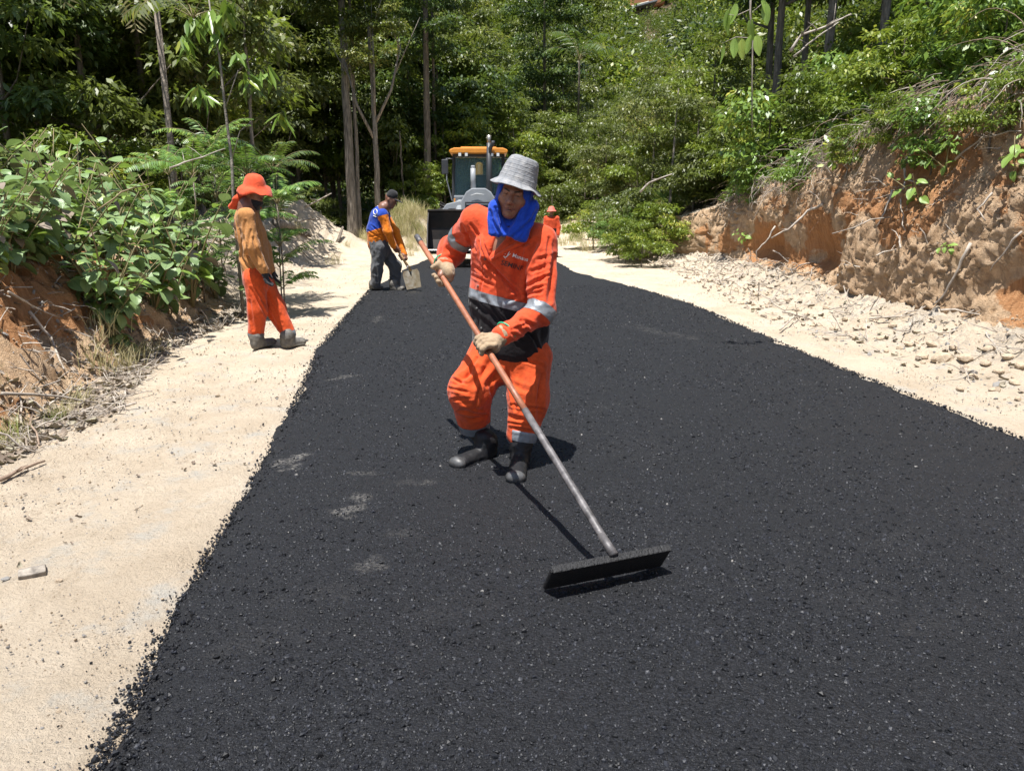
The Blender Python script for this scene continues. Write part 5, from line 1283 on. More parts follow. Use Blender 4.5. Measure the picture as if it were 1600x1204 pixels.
def open_hand(c, d, s=1.0, spread=(0, -.3, -1)):
    """relaxed hand hanging from wrist c along d: palm, four unequal bent fingers, thumb from the palm's side"""
    d = np.array(Vector(d).normalized()); n = np.array(Vector(spread).normalized()); w = np.cross(d, n); w /= np.linalg.norm(w); n = np.cross(w, d)
    c = np.array(c); R = np.stack([w, n, d], -1)
    P = [ell(c + d * .05 * s, (.042 * s, .018 * s, .05 * s), R), cap(c - d * .03 * s, c + d * .03 * s, .030 * s, .030 * s, k=.02)]
    for i, L in enumerate((.068, .078, .073, .058)):
        b_ = c + d * .085 * s + w * (-.030 + .020 * i) * s; m_ = b_ + d * L * .5 * s + n * .006 * s; e_ = m_ + d * L * .42 * s + n * .026 * s
        P += chain([b_, m_, e_], [.0125 * s, .0118 * s, .0105 * s], k=.004)
    b_ = c + d * .03 * s - w * .030 * s; P += chain([b_, b_ - w * .025 * s + d * .03 * s + n * .012 * s, b_ - w * .030 * s + d * .06 * s + n * .022 * s], [.015 * s, .0125 * s, .010 * s], k=.006)
    return P

# ---- the worker standing on the left verge
Yw = 7.42
A = lambda px, py, dy=0.0: at(px, py, Yw + dy)
root2 = empty('person', gpt(432, 538))
hc2 = A(398, 299, 0); hp, HL, HB = head_prims(hc2, (.80, -.58, -.12), (.02, -.05, 1), 1.02)
nb2 = A(388, 322, .03); ch2 = A(388, 352, .03); wa2 = A(398, 400, .02); hp2 = A(402, 432, .02)
sN = A(384, 338, -.17); sF = A(392, 338, .18); eN = A(393, 385, -.21); eF = A(412, 385, .16); wN = A(412, 422, -.20); wF = A(424, 420, .10)
hN = A(398, 436, -.09); hF = A(408, 436, .09); kN = A(402, 484, -.10); kF = A(430, 480, .10); aN = A(400, 522, -.10); aF = A(451, 521, .08)
N2 = gpt(399, 538, .05); T2 = gpt(424, 533, .045); N3 = gpt(446, 536, .05); T3 = gpt(472, 533, .045)
N2.y = N2.y - .1 if False else N2.y
body2 = hp + [cap(HL(0, -.02, -.06), nb2, .055, .06, k=.03), cap(nb2, ch2, (.09, .13), (.12, .17), side=(1, 0, 0), k=.04), cap(ch2, wa2, (.11, .16), (.10, .14), side=(1, 0, 0), k=.04), cap(wa2, hp2, (.10, .15), (.11, .15), side=(1, 0, 0), k=.03)]
body2 += chain([sN, eN, wN], [.045, .035, .026], k=.03) + chain([sF, eF, wF], [.045, .035, .026], k=.03) + chain([hN, kN, aN, N2], [.08, .055, .04, .035], k=.03) + chain([hF, kF, aF, N3], [.08, .055, .04, .035], k=.03)
solid_obj('body', body2, .009, M['skin_dark'], root2)
sh2 = [cap(A(386, 343, .02), A(392, 365, .02), (.105, .165), (.125, .165), side=(1, 0, .1), k=.05), cap(A(392, 365, .02), A(401, 426, .02), (.125, .165), (.128, .165), side=(1, 0, .1), k=.05), cap(sN, sF, .062, .062, k=.05), cap(nb2, A(386, 350, .02), (.07, .08), (.12, .14), side=(1, 0, 0), k=.04)]
sh2 += chain([sN, eN, wN], [.075, .070, .045], k=.04) + chain([sF, eF, wF], [.07, .062, .042], k=.04)
sl2 = [(376, 360, 392, 412, 2, .012), (368, 375, 385, 420, 2, .010), (384, 345, 378, 400, 2, .010), (395, 372, 405, 410, 2, .012), (402, 390, 412, 414, 1.6, .01), (370, 395, 395, 425, 2, .01), (392, 360, 388, 385, 1.8, .01), (365, 345, 372, 390, 1.8, .01)]
solid_obj('shirt', sh2, .009, M['tan_cloth'], root2, amp=.007, nscale=(9, 9, 4), seed=22, lines=sl2)
tr2 = [cap(A(401, 424, .02), A(403, 440, .02), (.125, .16), (.13, .16), side=(1, 0, 0))] + chain([hN, kN, aN], [.105, .088, .070], k=.04) + chain([hF, kF, aF], [.105, .095, .072], k=.04)
Vt, Q = solid_obj('trousers', tr2, .009, None, root2, amp=.006, nscale=(8, 8, 4), seed=24, lines=[(392, 450, 420, 500, 2, .012), (400, 450, 430, 505, 2, .010), (390, 470, 396, 515, 2, .01), (415, 450, 440, 505, 2, .01)], ret=True)
xN = (aN - kN).normalized(); xF = (aF - kF).normalized(); cen = Vt[Q].mean(1)
dN = np.min([p.d(cen) for p in tr2[1:3]], 0); dF = np.min([p.d(cen) for p in tr2[3:]], 0); lb = np.where(dN < dF, 1, 2)
cuts = [(aN - xN * .01, xN, 1), (aN + xN * .045, xN, 1), (aF - xF * .01, xF, 2), (aF + xF * .045, xF, 2)]
def cls(c, l):
    e, x = (aN, xN) if l == 1 else (aF, xF); s_ = (c - e).dot(x)
    return 0 if s_ < -.01 else (l if s_ < .045 else l + 2)
split_solid(Vt, Q, cuts, cls, {0: ('trousers', M['hiviz_dirty'], 0), 1: ('reflective_band', M['reflect'], .003), 2: ('reflective_band', M['reflect'], .003), 3: ('trouser_hem', M['black_cloth'], -.004), 4: ('trouser_hem', M['black_cloth'], -.004)}, root2, lb)
boot(T2, N2, aN + V(0, 0, -.03), root2, M['boot_grey'], M['boot_grey'], 1.05, .008, False); boot(T3, N3, aF + V(0, 0, -.03), root2, M['boot_grey'], M['boot_grey'], 1.05, .008, False)
solid_obj('glove', open_hand(wN, (.25, -.03, -1), 1.0, (.9, -.2, .1)), .006, M['black_glove'], root2)
solid_obj('glove', open_hand(wF, (.3, .05, -1), 1.0, (.9, .2, .1)), .006, M['black_glove'], root2)
solid_obj('neck_scarf', [cap(HL(0, .0, -.085), nb2 + V(.01, 0, -.01), .072, .085, k=.03), ell(HL(0, .05, -.105), (.045, .045, .03), k=.03)], .008, M['black_glove'], root2, amp=.004, seed=3)
prof2 = [(0.001, .128), (.03, .127), (.058, .118), (.076, .100), (.088, .070), (.096, .040), (.100, .022), (.115, .012), (.135, -.006), (.150, -.030), (.155, -.045), (.154, -.049), (.147, -.034), (.132, -.010), (.112, .006), (.098, .012), (.09, .03)]
hat_obj('sun_hat', HL(0, 0, .03), HB[0], HB[1], HB[2], prof2, M['orange_hat'], root2, wob=.01, brim_wob=.022, seed=7)
solid_obj('neck_flap', [cap(HL(0, -.10, .02), HL(-.01, -.13, -.10), (.095, .026), (.11, .026), side=HB[0]), cap(HL(0, -.13, -.08), HL(0, -.175, -.155), (.14, .045), (.165, .038), side=HB[0], k=.02), cap(HL(-.08, -.06, -.02), HL(-.10, -.10, -.14), (.02, .05), (.02, .06), side=HB[0], k=.02)], .007, M['orange_hat'], root2, amp=.006, nscale=(14, 14, 7), seed=5)
tag(root2, 'worker in tan shirt, orange trousers and orange flapped sun hat standing on the left verge', 'person')

# ---- the worker shovelling on the left edge of the asphalt
Ys = 12.3
A = lambda px, py, dy=0.0: at(px, py, Ys + dy)
root3 = empty('person', gpt(605, 452))
hc3 = A(611, 312, -.02); hp, HL, HB = head_prims(hc3, (.86, -.32, -.40), (.42, 0, .9), 1.05)
nb3 = A(600, 324, .0); sN = A(598, 335, -.19); sF = A(600, 334, .20); eN = A(606, 362, -.22); eF = A(618, 362, .16); wN = A(615, 384, -.16); wF = A(632, 397, .05)
wst = A(590, 378, 0); hN = A(593, 388, -.10); hF = A(596, 388, .10); kN = A(589, 420, -.10); kF = A(617, 415, .08); aN = A(587, 444, -.08); aF = A(617, 444, .06)
hdN = A(621, 389, -.12); hdF = A(634, 404, .02)
body3 = hp + [cap(HL(0, -.02, -.06), nb3, .055, .06, k=.03), cap(nb3, A(594, 345, 0), (.09, .13), (.13, .17), side=(1, 0, -.3), k=.04), cap(A(594, 345, 0), wst, (.12, .16), (.11, .15), side=(1, 0, 0), k=.04), cap(wst, A(594, 390, 0), (.11, .15), (.11, .15), side=(1, 0, 0), k=.03)]
body3 += chain([sN, eN, wN, hdN], [.045, .038, .030, .034], k=.03) + chain([sF, eF, wF, hdF], [.045, .038, .030, .034], k=.03) + chain([hN, kN, aN], [.08, .055, .045], k=.03) + chain([hF, kF, aF], [.08, .055, .045], k=.03)
SH0 = A(606, 366, -.02); SH1 = A(641, 422, -.12); sdir = (SH1 - SH0).normalized()
solid_obj('body', body3, .011, M['skin_dark'], root3)
solid_obj('hand', glove_prims(SH0.lerp(SH1, .40), sdir, (-.6, -.1, .6), 1.05, 1), .007, M['skin_dark'], root3); solid_obj('hand', glove_prims(SH0.lerp(SH1, .62), sdir, (-.4, .2, .7), 1.05, -1), .007, M['skin_dark'], root3)
ts = [cap(A(594, 338, 0), A(590, 358, 0), (.15, .18), (.16, .17), side=(1, 0, -.2), k=.04), cap(A(590, 358, 0), A(590, 380, 0), (.16, .17), (.155, .165), side=(1, 0, 0), k=.04), cap(sN, sF, .07, .07, k=.05), cap(nb3, A(594, 342, 0), (.08, .08), (.14, .14), side=(1, 0, -.3), k=.04)]
arms = chain([sN, eN, wN], [.075, .062, .048], k=.04) + chain([sF, eF, wF], [.07, .060, .046], k=.04)
Vt, Q = solid_obj('shirt', ts + arms, .010, None, root3, amp=.006, nscale=(9, 9, 6), seed=31, lines=[(575, 360, 596, 372, 1.2, .012), (578, 370, 598, 366, 1.2, .012), (602, 345, 608, 375, 1.2, .01), (580, 352, 592, 362, 1.2, .01)], ret=True)
cen = Vt[Q].mean(1); dT = np.min([p.d(cen) for p in ts], 0); dA = np.min([p.d(cen) for p in arms], 0); lb = np.where(dA < dT, 1, 0)
pS = A(592, 357, 0); nS_ = V(-.30, 0, 1).normalized(); sR = (eN - sN).normalized()
cuts = [(pS, nS_, 0), (sN + sR * .02, sR, 1)]
def cls(c, l): return (1 if (c - pS).dot(nS_) > 0 else 0) if l == 0 else (1 if (c - (sN + sR * .02)).dot(sR) < 0 else 0)
pp = split_solid(Vt, Q, cuts, cls, {0: ('shirt', M['orange_sleeve'], 0), 1: ('shirt_yoke', M['blue_jersey'], .001)}, root3, lb)
if 1 in pp: pp[1]['label'] = 'blue upper back of the jersey'
mb = MB()
bv = BVHTree.FromPolygons([tuple(v) for v in Vt], [tuple(int(i) for i in q) for q in Q])
def onb(px, py):
    d = ray(px, py).normalized(); h = bv.ray_cast(V(0, 0, CAM_H), d); return (h[0] - d * .006 if h[0] is not None else A(px, py, -.2)) - root3.location
mb.tube([onb(586.5 + 3.0 * math.cos(t), 331 + 4.2 * math.sin(t)) for t in np.linspace(0, 6.28, 13)], .007, 5)
mb.build('back_print', M['print_white'], root3)
MB().tube([onb(583, 337), onb(588, 339)], .006, 5).build('back_print', M['print_white'], root3); MB().tube([onb(590, 322), onb(594, 324)], .008, 5).build('back_print', M['print_white'], root3)
tr3 = [cap(A(590, 378, 0), A(594, 392, 0), (.155, .165), (.15, .16), side=(1, 0, 0))] + chain([hN, kN, aN], [.115, .088, .075], k=.04) + chain([hF, kF, aF], [.115, .095, .082], k=.04)
solid_obj('trousers', tr3, .011, M['grey_trousers'], root3, amp=.010, nscale=(9, 9, 6), seed=33, lines=[(598, 395, 616, 425, 1.4, .012), (608, 430, 622, 436, 1.2, .014), (606, 438, 622, 444, 1.2, .014), (585, 395, 590, 440, 1.4, .01)])
g1 = gpt(581, 449, .05); g2 = gpt(613, 450, .05)
boot(g1 + V(.15, -.03, 0), g1 + V(.0, 0, 0), aN, root3, M['boot_grey'], M['boot_grey'], 1.05, .010, False); boot(g2 + V(.17, -.05, 0), g2, aF, root3, M['boot_grey'], M['boot_grey'], 1.05, .010, False)
MB().lathe([(0.001, .118), (.04, .112), (.066, .095), (.080, .066), (.087, .032), (.088, .0), (.082, -.006)], (0, 0, 0), 24).build('cap', M['black_glove'], root3, smooth=True).matrix_local = Matrix.Translation(Vector(HL(0, -.01, .035)) - root3.location) @ Matrix(HB).transposed().to_4x4()
solid_obj('cap_peak', [ell(HL(0, .115, .032), (.075, .075, .010), np.stack([np.array(HB[0]), np.array(HB[1]), np.array(HB[2])], -1))], .007, M['black_glove'], root3)
tag(root3, 'bending worker in blue and orange jersey and black cap using a shovel', 'person')
# shovel
sv = empty('shovel', SH1); b3 = sv.location
M['wood_pale'] = simple("pale_wood_handle", (0.55, 0.36, 0.16), 0.5, scale=8, col2=(0.42, 0.26, 0.12)); M['blade'] = simple("worn_shovel_steel", (0.62, 0.55, 0.42), 0.35, scale=9, col2=(0.30, 0.22, 0.12), metal=0.6)
MB().tube([SH0 - b3, SH0.lerp(SH1, .5) - b3, SH1 + sdir * .02 - b3], [.021, .019, .024], 10).build('handle', M['wood_pale'], sv, smooth=True)
bl = Vector((.20, -.08, -1)).normalized(); bw = bl.cross(V(.1, -1, .15)).normalized(); bn_ = bw.cross(bl)
vs = []; fs = []
for i in range(6):
    t = i / 5
    for j in range(9):
        u_ = j / 8 * 2 - 1; w = .135 * (1 - .03 * i) * (0.82 if i == 0 else 1); vs.append(bl * .29 * t + bw * u_ * w + bn_ * (.045 * u_ * u_ + .02 * t))
for i in range(5):
    for j in range(8): a0 = i * 9 + j; fs.append((a0, a0 + 1, a0 + 10, a0 + 9))
mb = MB(); mb.add(vs, fs); mb.add([v + bn_ * .004 for v in vs], [f[::-1] for f in fs]); mb.build('blade', M['blade'], sv, smooth=True)
MB().tube([V(0, 0, 0) - sdir * .08, bl * .09 + bn_ * .0], [.026, .014], 8).build('socket', M['steel_dirty'], sv, smooth=True)
tag(sv, 'square-bladed shovel with pale wooden handle held by the bending worker', 'shovel')

# ---- the distant worker walking on the far verge
Yf = 23.5
A = lambda px, py, dy=0.0: at(px, py, Yf + dy)
g0 = A(861, 398); root4 = empty('person', (g0.x, Yf, gz(g0.x, Yf))); zoff = gz(g0.x, Yf)
def F(x, y, z): return V(g0.x + x, Yf + y, zoff + z)
hp, HL, HB = head_prims(F(0, 0, 1.36), (-.3, -1, -.05), (0, 0, 1), .95)
jf = dict(sR=F(-.16, .03, 1.15), sL=F(.17, -.03, 1.15), eR=F(-.2, .0, .9), eL=F(.22, -.05, .9), wR=F(-.15, -.12, .72), wL=F(.2, -.1, .68))
solid_obj('body', hp + [cap(F(0, 0, 1.3), F(0, 0, 1.18), .05, .06, k=.03), cap(F(0, 0, 1.12), F(0, 0, .75), (.15, .1), (.13, .1), side=(1, 0, 0), k=.04)] + chain([jf['sR'], jf['eR'], jf['wR'], jf['wR'] + V(0, -.03, -.07)], [.05, .04, .03, .035], k=.03) + chain([jf['sL'], jf['eL'], jf['wL'], jf['wL'] + V(0, -.03, -.07)], [.05, .04, .03, .035], k=.03) + chain([F(-.08, 0, .72), F(-.09, -.05, .4), F(-.08, .05, .06)], [.08, .06, .04], k=.03) + chain([F(.08, 0, .72), F(.1, -.03, .4), F(.14, -.05, .06)], [.08, .06, .04], k=.03), .018, M['skin_dark'], root4)
tsf = [cap(F(0, 0, 1.08), F(0, 0, .72), (.18, .13), (.17, .13), side=(1, 0, 0), k=.03), cap(jf['sR'], jf['sL'], .065, .065, k=.04)]
af = chain([jf['sR'], jf['eR'], jf['wR']], [.07, .06, .05], k=.03) + chain([jf['sL'], jf['eL'], jf['wL']], [.07, .06, .05], k=.03)
Vt, Q = solid_obj('shirt', tsf + af, .018, None, root4, amp=.006, seed=44, ret=True)
cen = Vt[Q].mean(1); lb = np.where(np.min([p.d(cen) for p in af], 0) < np.min([p.d(cen) for p in tsf], 0), 1, 0)
zb = zoff + .86
pp = split_solid(Vt, Q, [((0, 0, zb), (0, 0, 1), 0)], lambda c, l: 1 if (l == 0 and c.z < zb) else 0, {0: ('shirt', M['hiviz'], 0), 1: ('shirt_tail', M['black_cloth'], 0)}, root4, lb)
solid_obj('trousers', [cap(F(0, 0, .74), F(0, 0, .68), (.16, .13), (.16, .13), side=(1, 0, 0))] + chain([F(-.08, 0, .7), F(-.09, -.05, .4), F(-.08, .05, .2)], [.1, .085, .075], k=.03) + chain([F(.08, 0, .7), F(.1, -.03, .4), F(.13, -.05, .2)], [.1, .085, .075], k=.03), .018, M['hiviz_dirty'], root4, amp=.006, seed=45)
boot(F(-.09, -.1, .05), F(-.08, .04, .05), F(-.08, .05, .22), root4, M['rubber'], M['rubber'], 1, .014, False); boot(F(.16, -.18, .05), F(.14, -.05, .05), F(.13, -.05, .22), root4, M['rubber'], M['rubber'], 1, .014, False)
M['pink_hat'] = simple("faded_red_hat", (0.75, 0.16, 0.12), 0.8, scale=9)
hat_obj('sun_hat', HL(0, 0, .03), HB[0], HB[1], HB[2], [(0.001, .12), (.05, .11), (.085, .08), (.098, .02), (.12, .0), (.15, -.03), (.149, -.035), (.11, -.006), (.09, .01)], M['pink_hat'], root4, n=24)
tag(root4, 'distant worker in orange with a faded red hat on the far verge', 'person')

# =================================================================== wheel loader with backhoe at the end of the asphalt
ld = empty('backhoe_loader', (-.80, 19.0, float(interp(19.0, BASE)) + .02), math.radians(2.0))
M['ld_yellow'] = simple("orange_yellow_paint", (0.68, 0.26, 0.03), 0.4, scale=3, var=.15); M['ld_grey'] = simple("pale_grey_paint", (0.30, 0.32, 0.34), 0.4, scale=3, var=.2, bs=.03)
M['ld_dark'] = simple("dark_frame_paint", (0.035, 0.037, 0.042), 0.5, scale=5); M['ld_steel'] = simple("worn_dark_bucket_steel", (0.030, 0.022, 0.018), 0.6, scale=4, col2=(0.008, 0.008, 0.008), metal=.3, bs=.2, bscale=8)
M['tyre'] = simple("dusty_tyre", (0.03, 0.028, 0.026), 0.85, scale=6, bs=.3); M['lens'] = simple("lamp_lens", (0.75, 0.76, 0.74), 0.15); M['edge_steel'] = simple("polished_edge", (0.45, 0.42, 0.38), 0.35, metal=.7, scale=12)
m, nt, b = new_mat("cab_glass"); b.inputs['Base Color'].default_value = (0.20, 0.33, 0.36, 1); b.inputs['Roughness'].default_value = 0.06; b.inputs['Transmission Weight'].default_value = 0.75; b.inputs['IOR'].default_value = 1.12; b.inputs['Specular IOR Level'].default_value = .9; M['glass'] = m
# bucket: open side to the camera, raised and tipped back
prof_b = [(-.62, .40), (-.45, .33), (-.15, .32), (.08, .42), (.17, .62), (.20, .90), (.14, 1.27)]
def bucket():
    t = []; mb = MB(); n = len(prof_b); th = .03; wd = 1.16
    cen_b = Vector((0, -.25, .75)); inner = [(y + (cen_b.y - y) * .06, z + (cen_b.z - z) * .06) for y, z in prof_b]
    vs = []
    for x in (-wd, wd):
        vs += [(x, y - .25, z) for y, z in prof_b] + [(x, y - .25, z) for y, z in inner]
    fs = []
    for i in range(n - 1):
        fs += [(i, i + 1, 2 * n + i + 1, 2 * n + i), (n + i, 3 * n + i, 3 * n + i + 1, n + i + 1)]
        fs += [(i, n + i, n + i + 1, i + 1), (2 * n + i, 2 * n + i + 1, 3 * n + i + 1, 3 * n + i)]
    fs += [(0, 2 * n, 3 * n, n), (n - 1, 2 * n - 1, 4 * n - 1, 3 * n - 1)]
    mb.add([Vector(v) + V(0, -.8, 0) for v in vs], fs); return mb
bk = bucket().build('bucket', M['ld_steel'], ld)
side = [(y - 1.05, z) for y, z in prof_b] + [(-1.32, 1.0)]
for x in (-1.16, 1.135): MB().prism(side, 'x', x, x + .025).build('side_plate', M['ld_steel'], bk)
MB().box((0, -1.70, .405), (2.34, .16, .03), Euler((math.radians(-20), 0, 0)).to_matrix(), .005).build('cutting_edge', M['edge_steel'], bk)
MB().box((0, -.92, 1.28), (2.34, .10, .05), None, .01).build('top_rim', M['ld_steel'], bk)
for x in (-.48, .48):
    MB().tube([(x, -.72, .62), (x, -.3, 1.05), (x, .9, 1.45)], [.09, .10, .09], 8).build('loader_arm', M['ld_grey'], ld, smooth=True)
    MB().tube([(x * .7, -.72, 1.0), (x * .7, .6, 1.25)], [.045, .06], 8).build('lift_cylinder', M['ld_dark'], ld, smooth=True)
# bonnet, grille, fenders
MB().prism([(-.42, .85), (-.42, 1.50), (-.30, 1.70), (-.16, 1.79), (.16, 1.79), (.30, 1.70), (.42, 1.50), (.42, .85)], 'y', -.05, 1.25).build('bonnet', M['ld_grey'], ld, bevel=.02)
gr = MB().box((0, -.065, 1.20), (.66, .03, .55), None, .01).build('grille', M['ld_dark'], ld)
for k in range(6): MB().box((0, -.088, .99 + .085 * k), (.60, .012, .02)).build('grille_slat', M['ld_grey'], gr)
MB().tube([(-.19, -.08, 1.62), (-.05, -.09, 1.66), (.13, -.09, 1.64)], [.004, .012, .004], 5).build('bonnet_emblem', M['lens'], ld)
for sx_ in (-1, 1):
    MB().prism([(.42 * sx_, 1.42), (.46 * sx_, 1.50), (.80 * sx_, 1.42), (.98 * sx_, 1.18), (.98 * sx_, 1.05), (.90 * sx_, 1.05), (.74 * sx_, 1.30), (.42 * sx_, 1.30)], 'y', .45, 1.35).build('fender', M['ld_grey'], ld, bevel=.015)
    MB().box((.53 * sx_, .55, 1.15), (.05, .06, .7), None, .01).build('step_rail', M['ld_grey'], ld)
    MB().box((.60 * sx_, .6, 1.28), (.035, .05, .55), None, .008).build('step_rail', M['ld_yellow'], ld)
# cab: frame, panes, roof
y0, y1 = 1.0, 2.35
cab = MB()
cab.box((0, (y0 + y1) / 2, 1.15), (1.34, y1 - y0, .9), None, .03); cab.build('cab_body', M['ld_grey'], ld)
for (xx, yy) in ((-.65, y0), (.65, y0), (-.65, y1), (.65, y1)):
    MB().tube([(xx, yy, 1.55), (xx * .96, yy + (.05 if yy == y0 else 0), 2.62)], [.04, .035], 6).build('cab_post', M['ld_dark'], ld)
MB().box((0, y0, 1.60), (1.30, .05, .06), None, .01).build('cab_sill', M['ld_grey'], ld)
MB().box((0, y0 + .06, 2.60), (1.30, .05, .07), None, .01).build('cab_header', M['ld_dark'], ld)
def pane(vs, nm='window_pane'): return MB().add(vs, [(0, 1, 2, 3)]).build(nm, M['glass'], ld)
pane([(-.61, y0 + .005, 1.62), (.61, y0 + .005, 1.62), (.58, y0 + .045, 2.58), (-.58, y0 + .045, 2.58)], 'windscreen')
pane([(-.655, y0, 1.62), (-.655, y1, 1.62), (-.63, y1, 2.58), (-.63, y0 + .04, 2.58)]); pane([(.655, y0, 1.62), (.655, y1, 1.62), (.63, y1, 2.58), (.63, y0 + .04, 2.58)]); pane([(-.61, y1, 1.62), (.61, y1, 1.62), (.6, y1, 2.58), (-.6, y1, 2.58)])
rf = MB().prism([(-.70, 2.64), (-.73, 2.68), (-.71, 2.73), (-.60, 2.77), (.60, 2.77), (.71, 2.73), (.73, 2.68), (.70, 2.64)], 'y', y0 - .22, y1 + .15).build('roof', M['ld_yellow'], ld, bevel=.02)
MB().box((0, 1.3, 2.79), (.9, .5, .04), None, .015).build('roof_hatch', M['ld_yellow'], rf)
for xx in (-.46, -.30, .33, .48):
    w_ = MB().box((xx, y0 - .24, 2.60), (.085, .08, .09), None, .012).build('work_light', M['ld_dark'], ld); MB().box((xx, y0 - .283, 2.60), (.068, .012, .072), None, .004).build('lens', M['lens'], w_)
MB().box((.15, 1.9, 1.85), (.5, .14, .65), None, .05).build('seat', M['ld_dark'], ld)
MB().lathe([(.15, 0), (.165, .015), (.18, 0), (.165, -.015), (.15, 0)], (0, 1.35, 1.80), 18, Euler((math.radians(50), 0, 0)).to_matrix()).build('steering_wheel', M['ld_dark'], ld, smooth=True)
for sx_ in (-1, 1):
    mm_ = MB().box((.84 * sx_, y0 - .1, 2.32), (.17, .05, .36), None, .02).build('mirror', M['ld_dark'], ld)
    MB().tube([(.66 * sx_, y0, 2.52), (.80 * sx_, y0 - .1, 2.52), (.80 * sx_, y0 - .1, 2.0), (.68 * sx_, y0, 1.5)], .014, 6).build('mirror_arm', M['ld_grey'], mm_)
ex = MB().tube([(.26, .75, 1.70), (.26, .75, 2.05), (.26, .75, 2.88)], [.075, .075, .06], 12).build('exhaust_pipe', M['ld_dark'], ld, smooth=True)
MB().tube([(.26, .75, 2.50), (.28, .72, 2.75), (.36, .70, 2.86), (.36, .68, 2.92)], [.05, .05, .05, .045], 10).build('exhaust_elbow', M['ld_dark'], ex, smooth=True)
MB().tube([(.26, .75, 2.86), (.26, .75, 3.06)], [.05, .055], 10).build('exhaust_tip', M['edge_steel'], ex, smooth=True)
MB().tube([(-.14, .70, 1.72), (-.14, .70, 2.28)], [.065, .062], 12).build('air_intake', M['ld_grey'], ld, smooth=True)
MB().box((-.14, .70, 2.31), (.10, .10, .07), None, .02).build('air_intake_cap', M['ld_grey'], ld)
# wheels
def wheel(x, y, r, w):
    pr_t = [(r * .55, -w / 2), (r * .85, -w / 2), (r * .97, -w * .42), (r, -w * .3), (r, w * .3), (r * .97, w * .42), (r * .85, w / 2), (r * .55, w / 2)]
    R = Euler((0, math.radians(90), 0)).to_matrix(); wh = MB().lathe([(.05, -w * .2), (r * .5, -w * .25), (r * .56, -w * .5), (r * .56, w * .5), (r * .5, w * .25), (.05, w * .2)], (x, y, r), 24, R).build('wheel', M['ld_yellow'], ld, smooth=True)
    ty = MB().lathe(pr_t, (x, y, r), 32, R)
    for k in range(22):
        for sg in (-1, 1):
            t = 2 * math.pi * (k + .5 * (sg > 0)) / 22; c_ = V(x + sg * w * .24, y + math.cos(t) * (r + .012), r + math.sin(t) * (r + .012))
            ty.box(c_, (w * .5, .05, .045), Euler((t, 0, 0)).to_matrix() @ Euler((0, 0, sg * .6)).to_matrix())
    ty.build('tyre', M['tyre'], wh)
wheel(-.78, .35, .42, .32); wheel(.78, .35, .42, .32); wheel(-.85, 2.2, .70, .45); wheel(.85, 2.2, .70, .45)
MB().tube([(-.7, .35, .42), (.7, .35, .42)], [.09, .09], 8).build('front_axle', M['ld_dark'], ld); MB().box((0, 1.2, .70), (.7, 2.6, .35), None, .04).build('chassis', M['ld_dark'], ld)
for sx_ in (-1, 1): MB().tube([(.35 * sx_, -.3, .75), (.42 * sx_, -.35, .30), (.55 * sx_, -.2, .18)], [.05, .04, .03], 6).build('hydraulic_hose', M['ld_dark'], ld, smooth=True)
MB().tube([(0, 2.7, .9), (0, 3.1, 1.6), (0, 2.9, 2.5)], [.14, .13, .10], 8).build('backhoe_boom', M['ld_yellow'], ld, smooth=True); MB().tube([(0, 2.9, 2.5), (0, 3.6, 1.4)], [.10, .08], 8).build('dipper_arm', M['ld_yellow'], ld, smooth=True); MB().prism([(3.35, 1.4), (3.85, 1.45), (3.9, .95), (3.5, .8)], 'x', -.3, .3).build('rear_bucket', M['ld_steel'], ld)
tag(ld, 'backhoe loader with orange cab roof and raised black bucket at the asphalt end', 'loader')
# =================================================================== undergrowth of larger leaves between the plants (nobody could count it)
def leaf_clumps(name, mm, n, leaf, r, six=True, aspect=.55):
    out = []
    for i in range(3):
        rg = np.random.default_rng(300 + i + int(leaf * 999)); d = rand_dirs(n, rg); d[:, 2] = np.abs(d[:, 2]); P = d * (r * rg.uniform(.2, 1, n) ** .6)[:, None]
        out.append(leaves_mesh(name, P, unit(d * [1, 1, .3] + rg.normal(0, .45, (n, 3)) + [0, 0, -.25]), unit(rg.normal(0, .3, (n, 3)) + [0, 0, 1]), leaf * rg.uniform(.6, 1.25, n), leaf * aspect, rg.random(n), M[mm], six=six))
    return out
rgn = np.random.default_rng(77)
def rrot(n, t=.3): return np.stack([rgn.normal(0, t, n), rgn.normal(0, t, n), rgn.uniform(0, 6.28, n)], -1)
CL = leaf_clumps('leafy_ground_cover', 'leaf_large', 34, .13, .28) + leaf_clumps('leafy_ground_cover', 'leaf_large_y', 34, .11, .26) + leaf_clumps('leafy_ground_cover', 'leaf_bright', 60, .06, .24)
pts = []; ids = []; scs = []
for _ in range(330):
    y = 4.6 + 7.5 * rgn.random(); x = float(interp(y, LFOOT)) - .55 - 4.2 * rgn.random() ** .8; pts.append((x, y, gz(x, y) + .02)); ids.append(rgn.choice([0, 1, 2, 0, 1, 2, 4, 7])); scs.append(rgn.uniform(.7, 1.5))
for _ in range(620):
    y = 6.5 + 12.5 * rgn.random(); x = float(interp(y, RFOOT)) + .23 * float(interp(y, RTOP)) + .45 + 5.5 * rgn.random() ** 1.2; pts.append((x, y, gz(x, y) + .02)); ids.append(rgn.choice([3, 4, 5, 6, 7, 8, 6, 7, 8])); scs.append(rgn.uniform(.7, 1.5) * (.8 + y * .03))
for _ in range(150):
    y = 5.5 + 12 * rgn.random(); x = float(interp(y, RFOOT)) + .23 * float(interp(y, RTOP)) + rgn.uniform(-.15, .45) * (1 if rgn.random() < .7 else 2); pts.append((x, y, gz(x, y) + .04)); ids.append(rgn.choice([3, 4, 5, 6, 7, 8])); scs.append(rgn.uniform(.6, 1.3))
gc = instancer('leafy_ground_cover', pts, np.array(scs), rrot(len(pts)), CL, np.array(ids)); tag(gc, 'leafy ground cover on top of both earth banks', 'ground cover', kind='stuff')

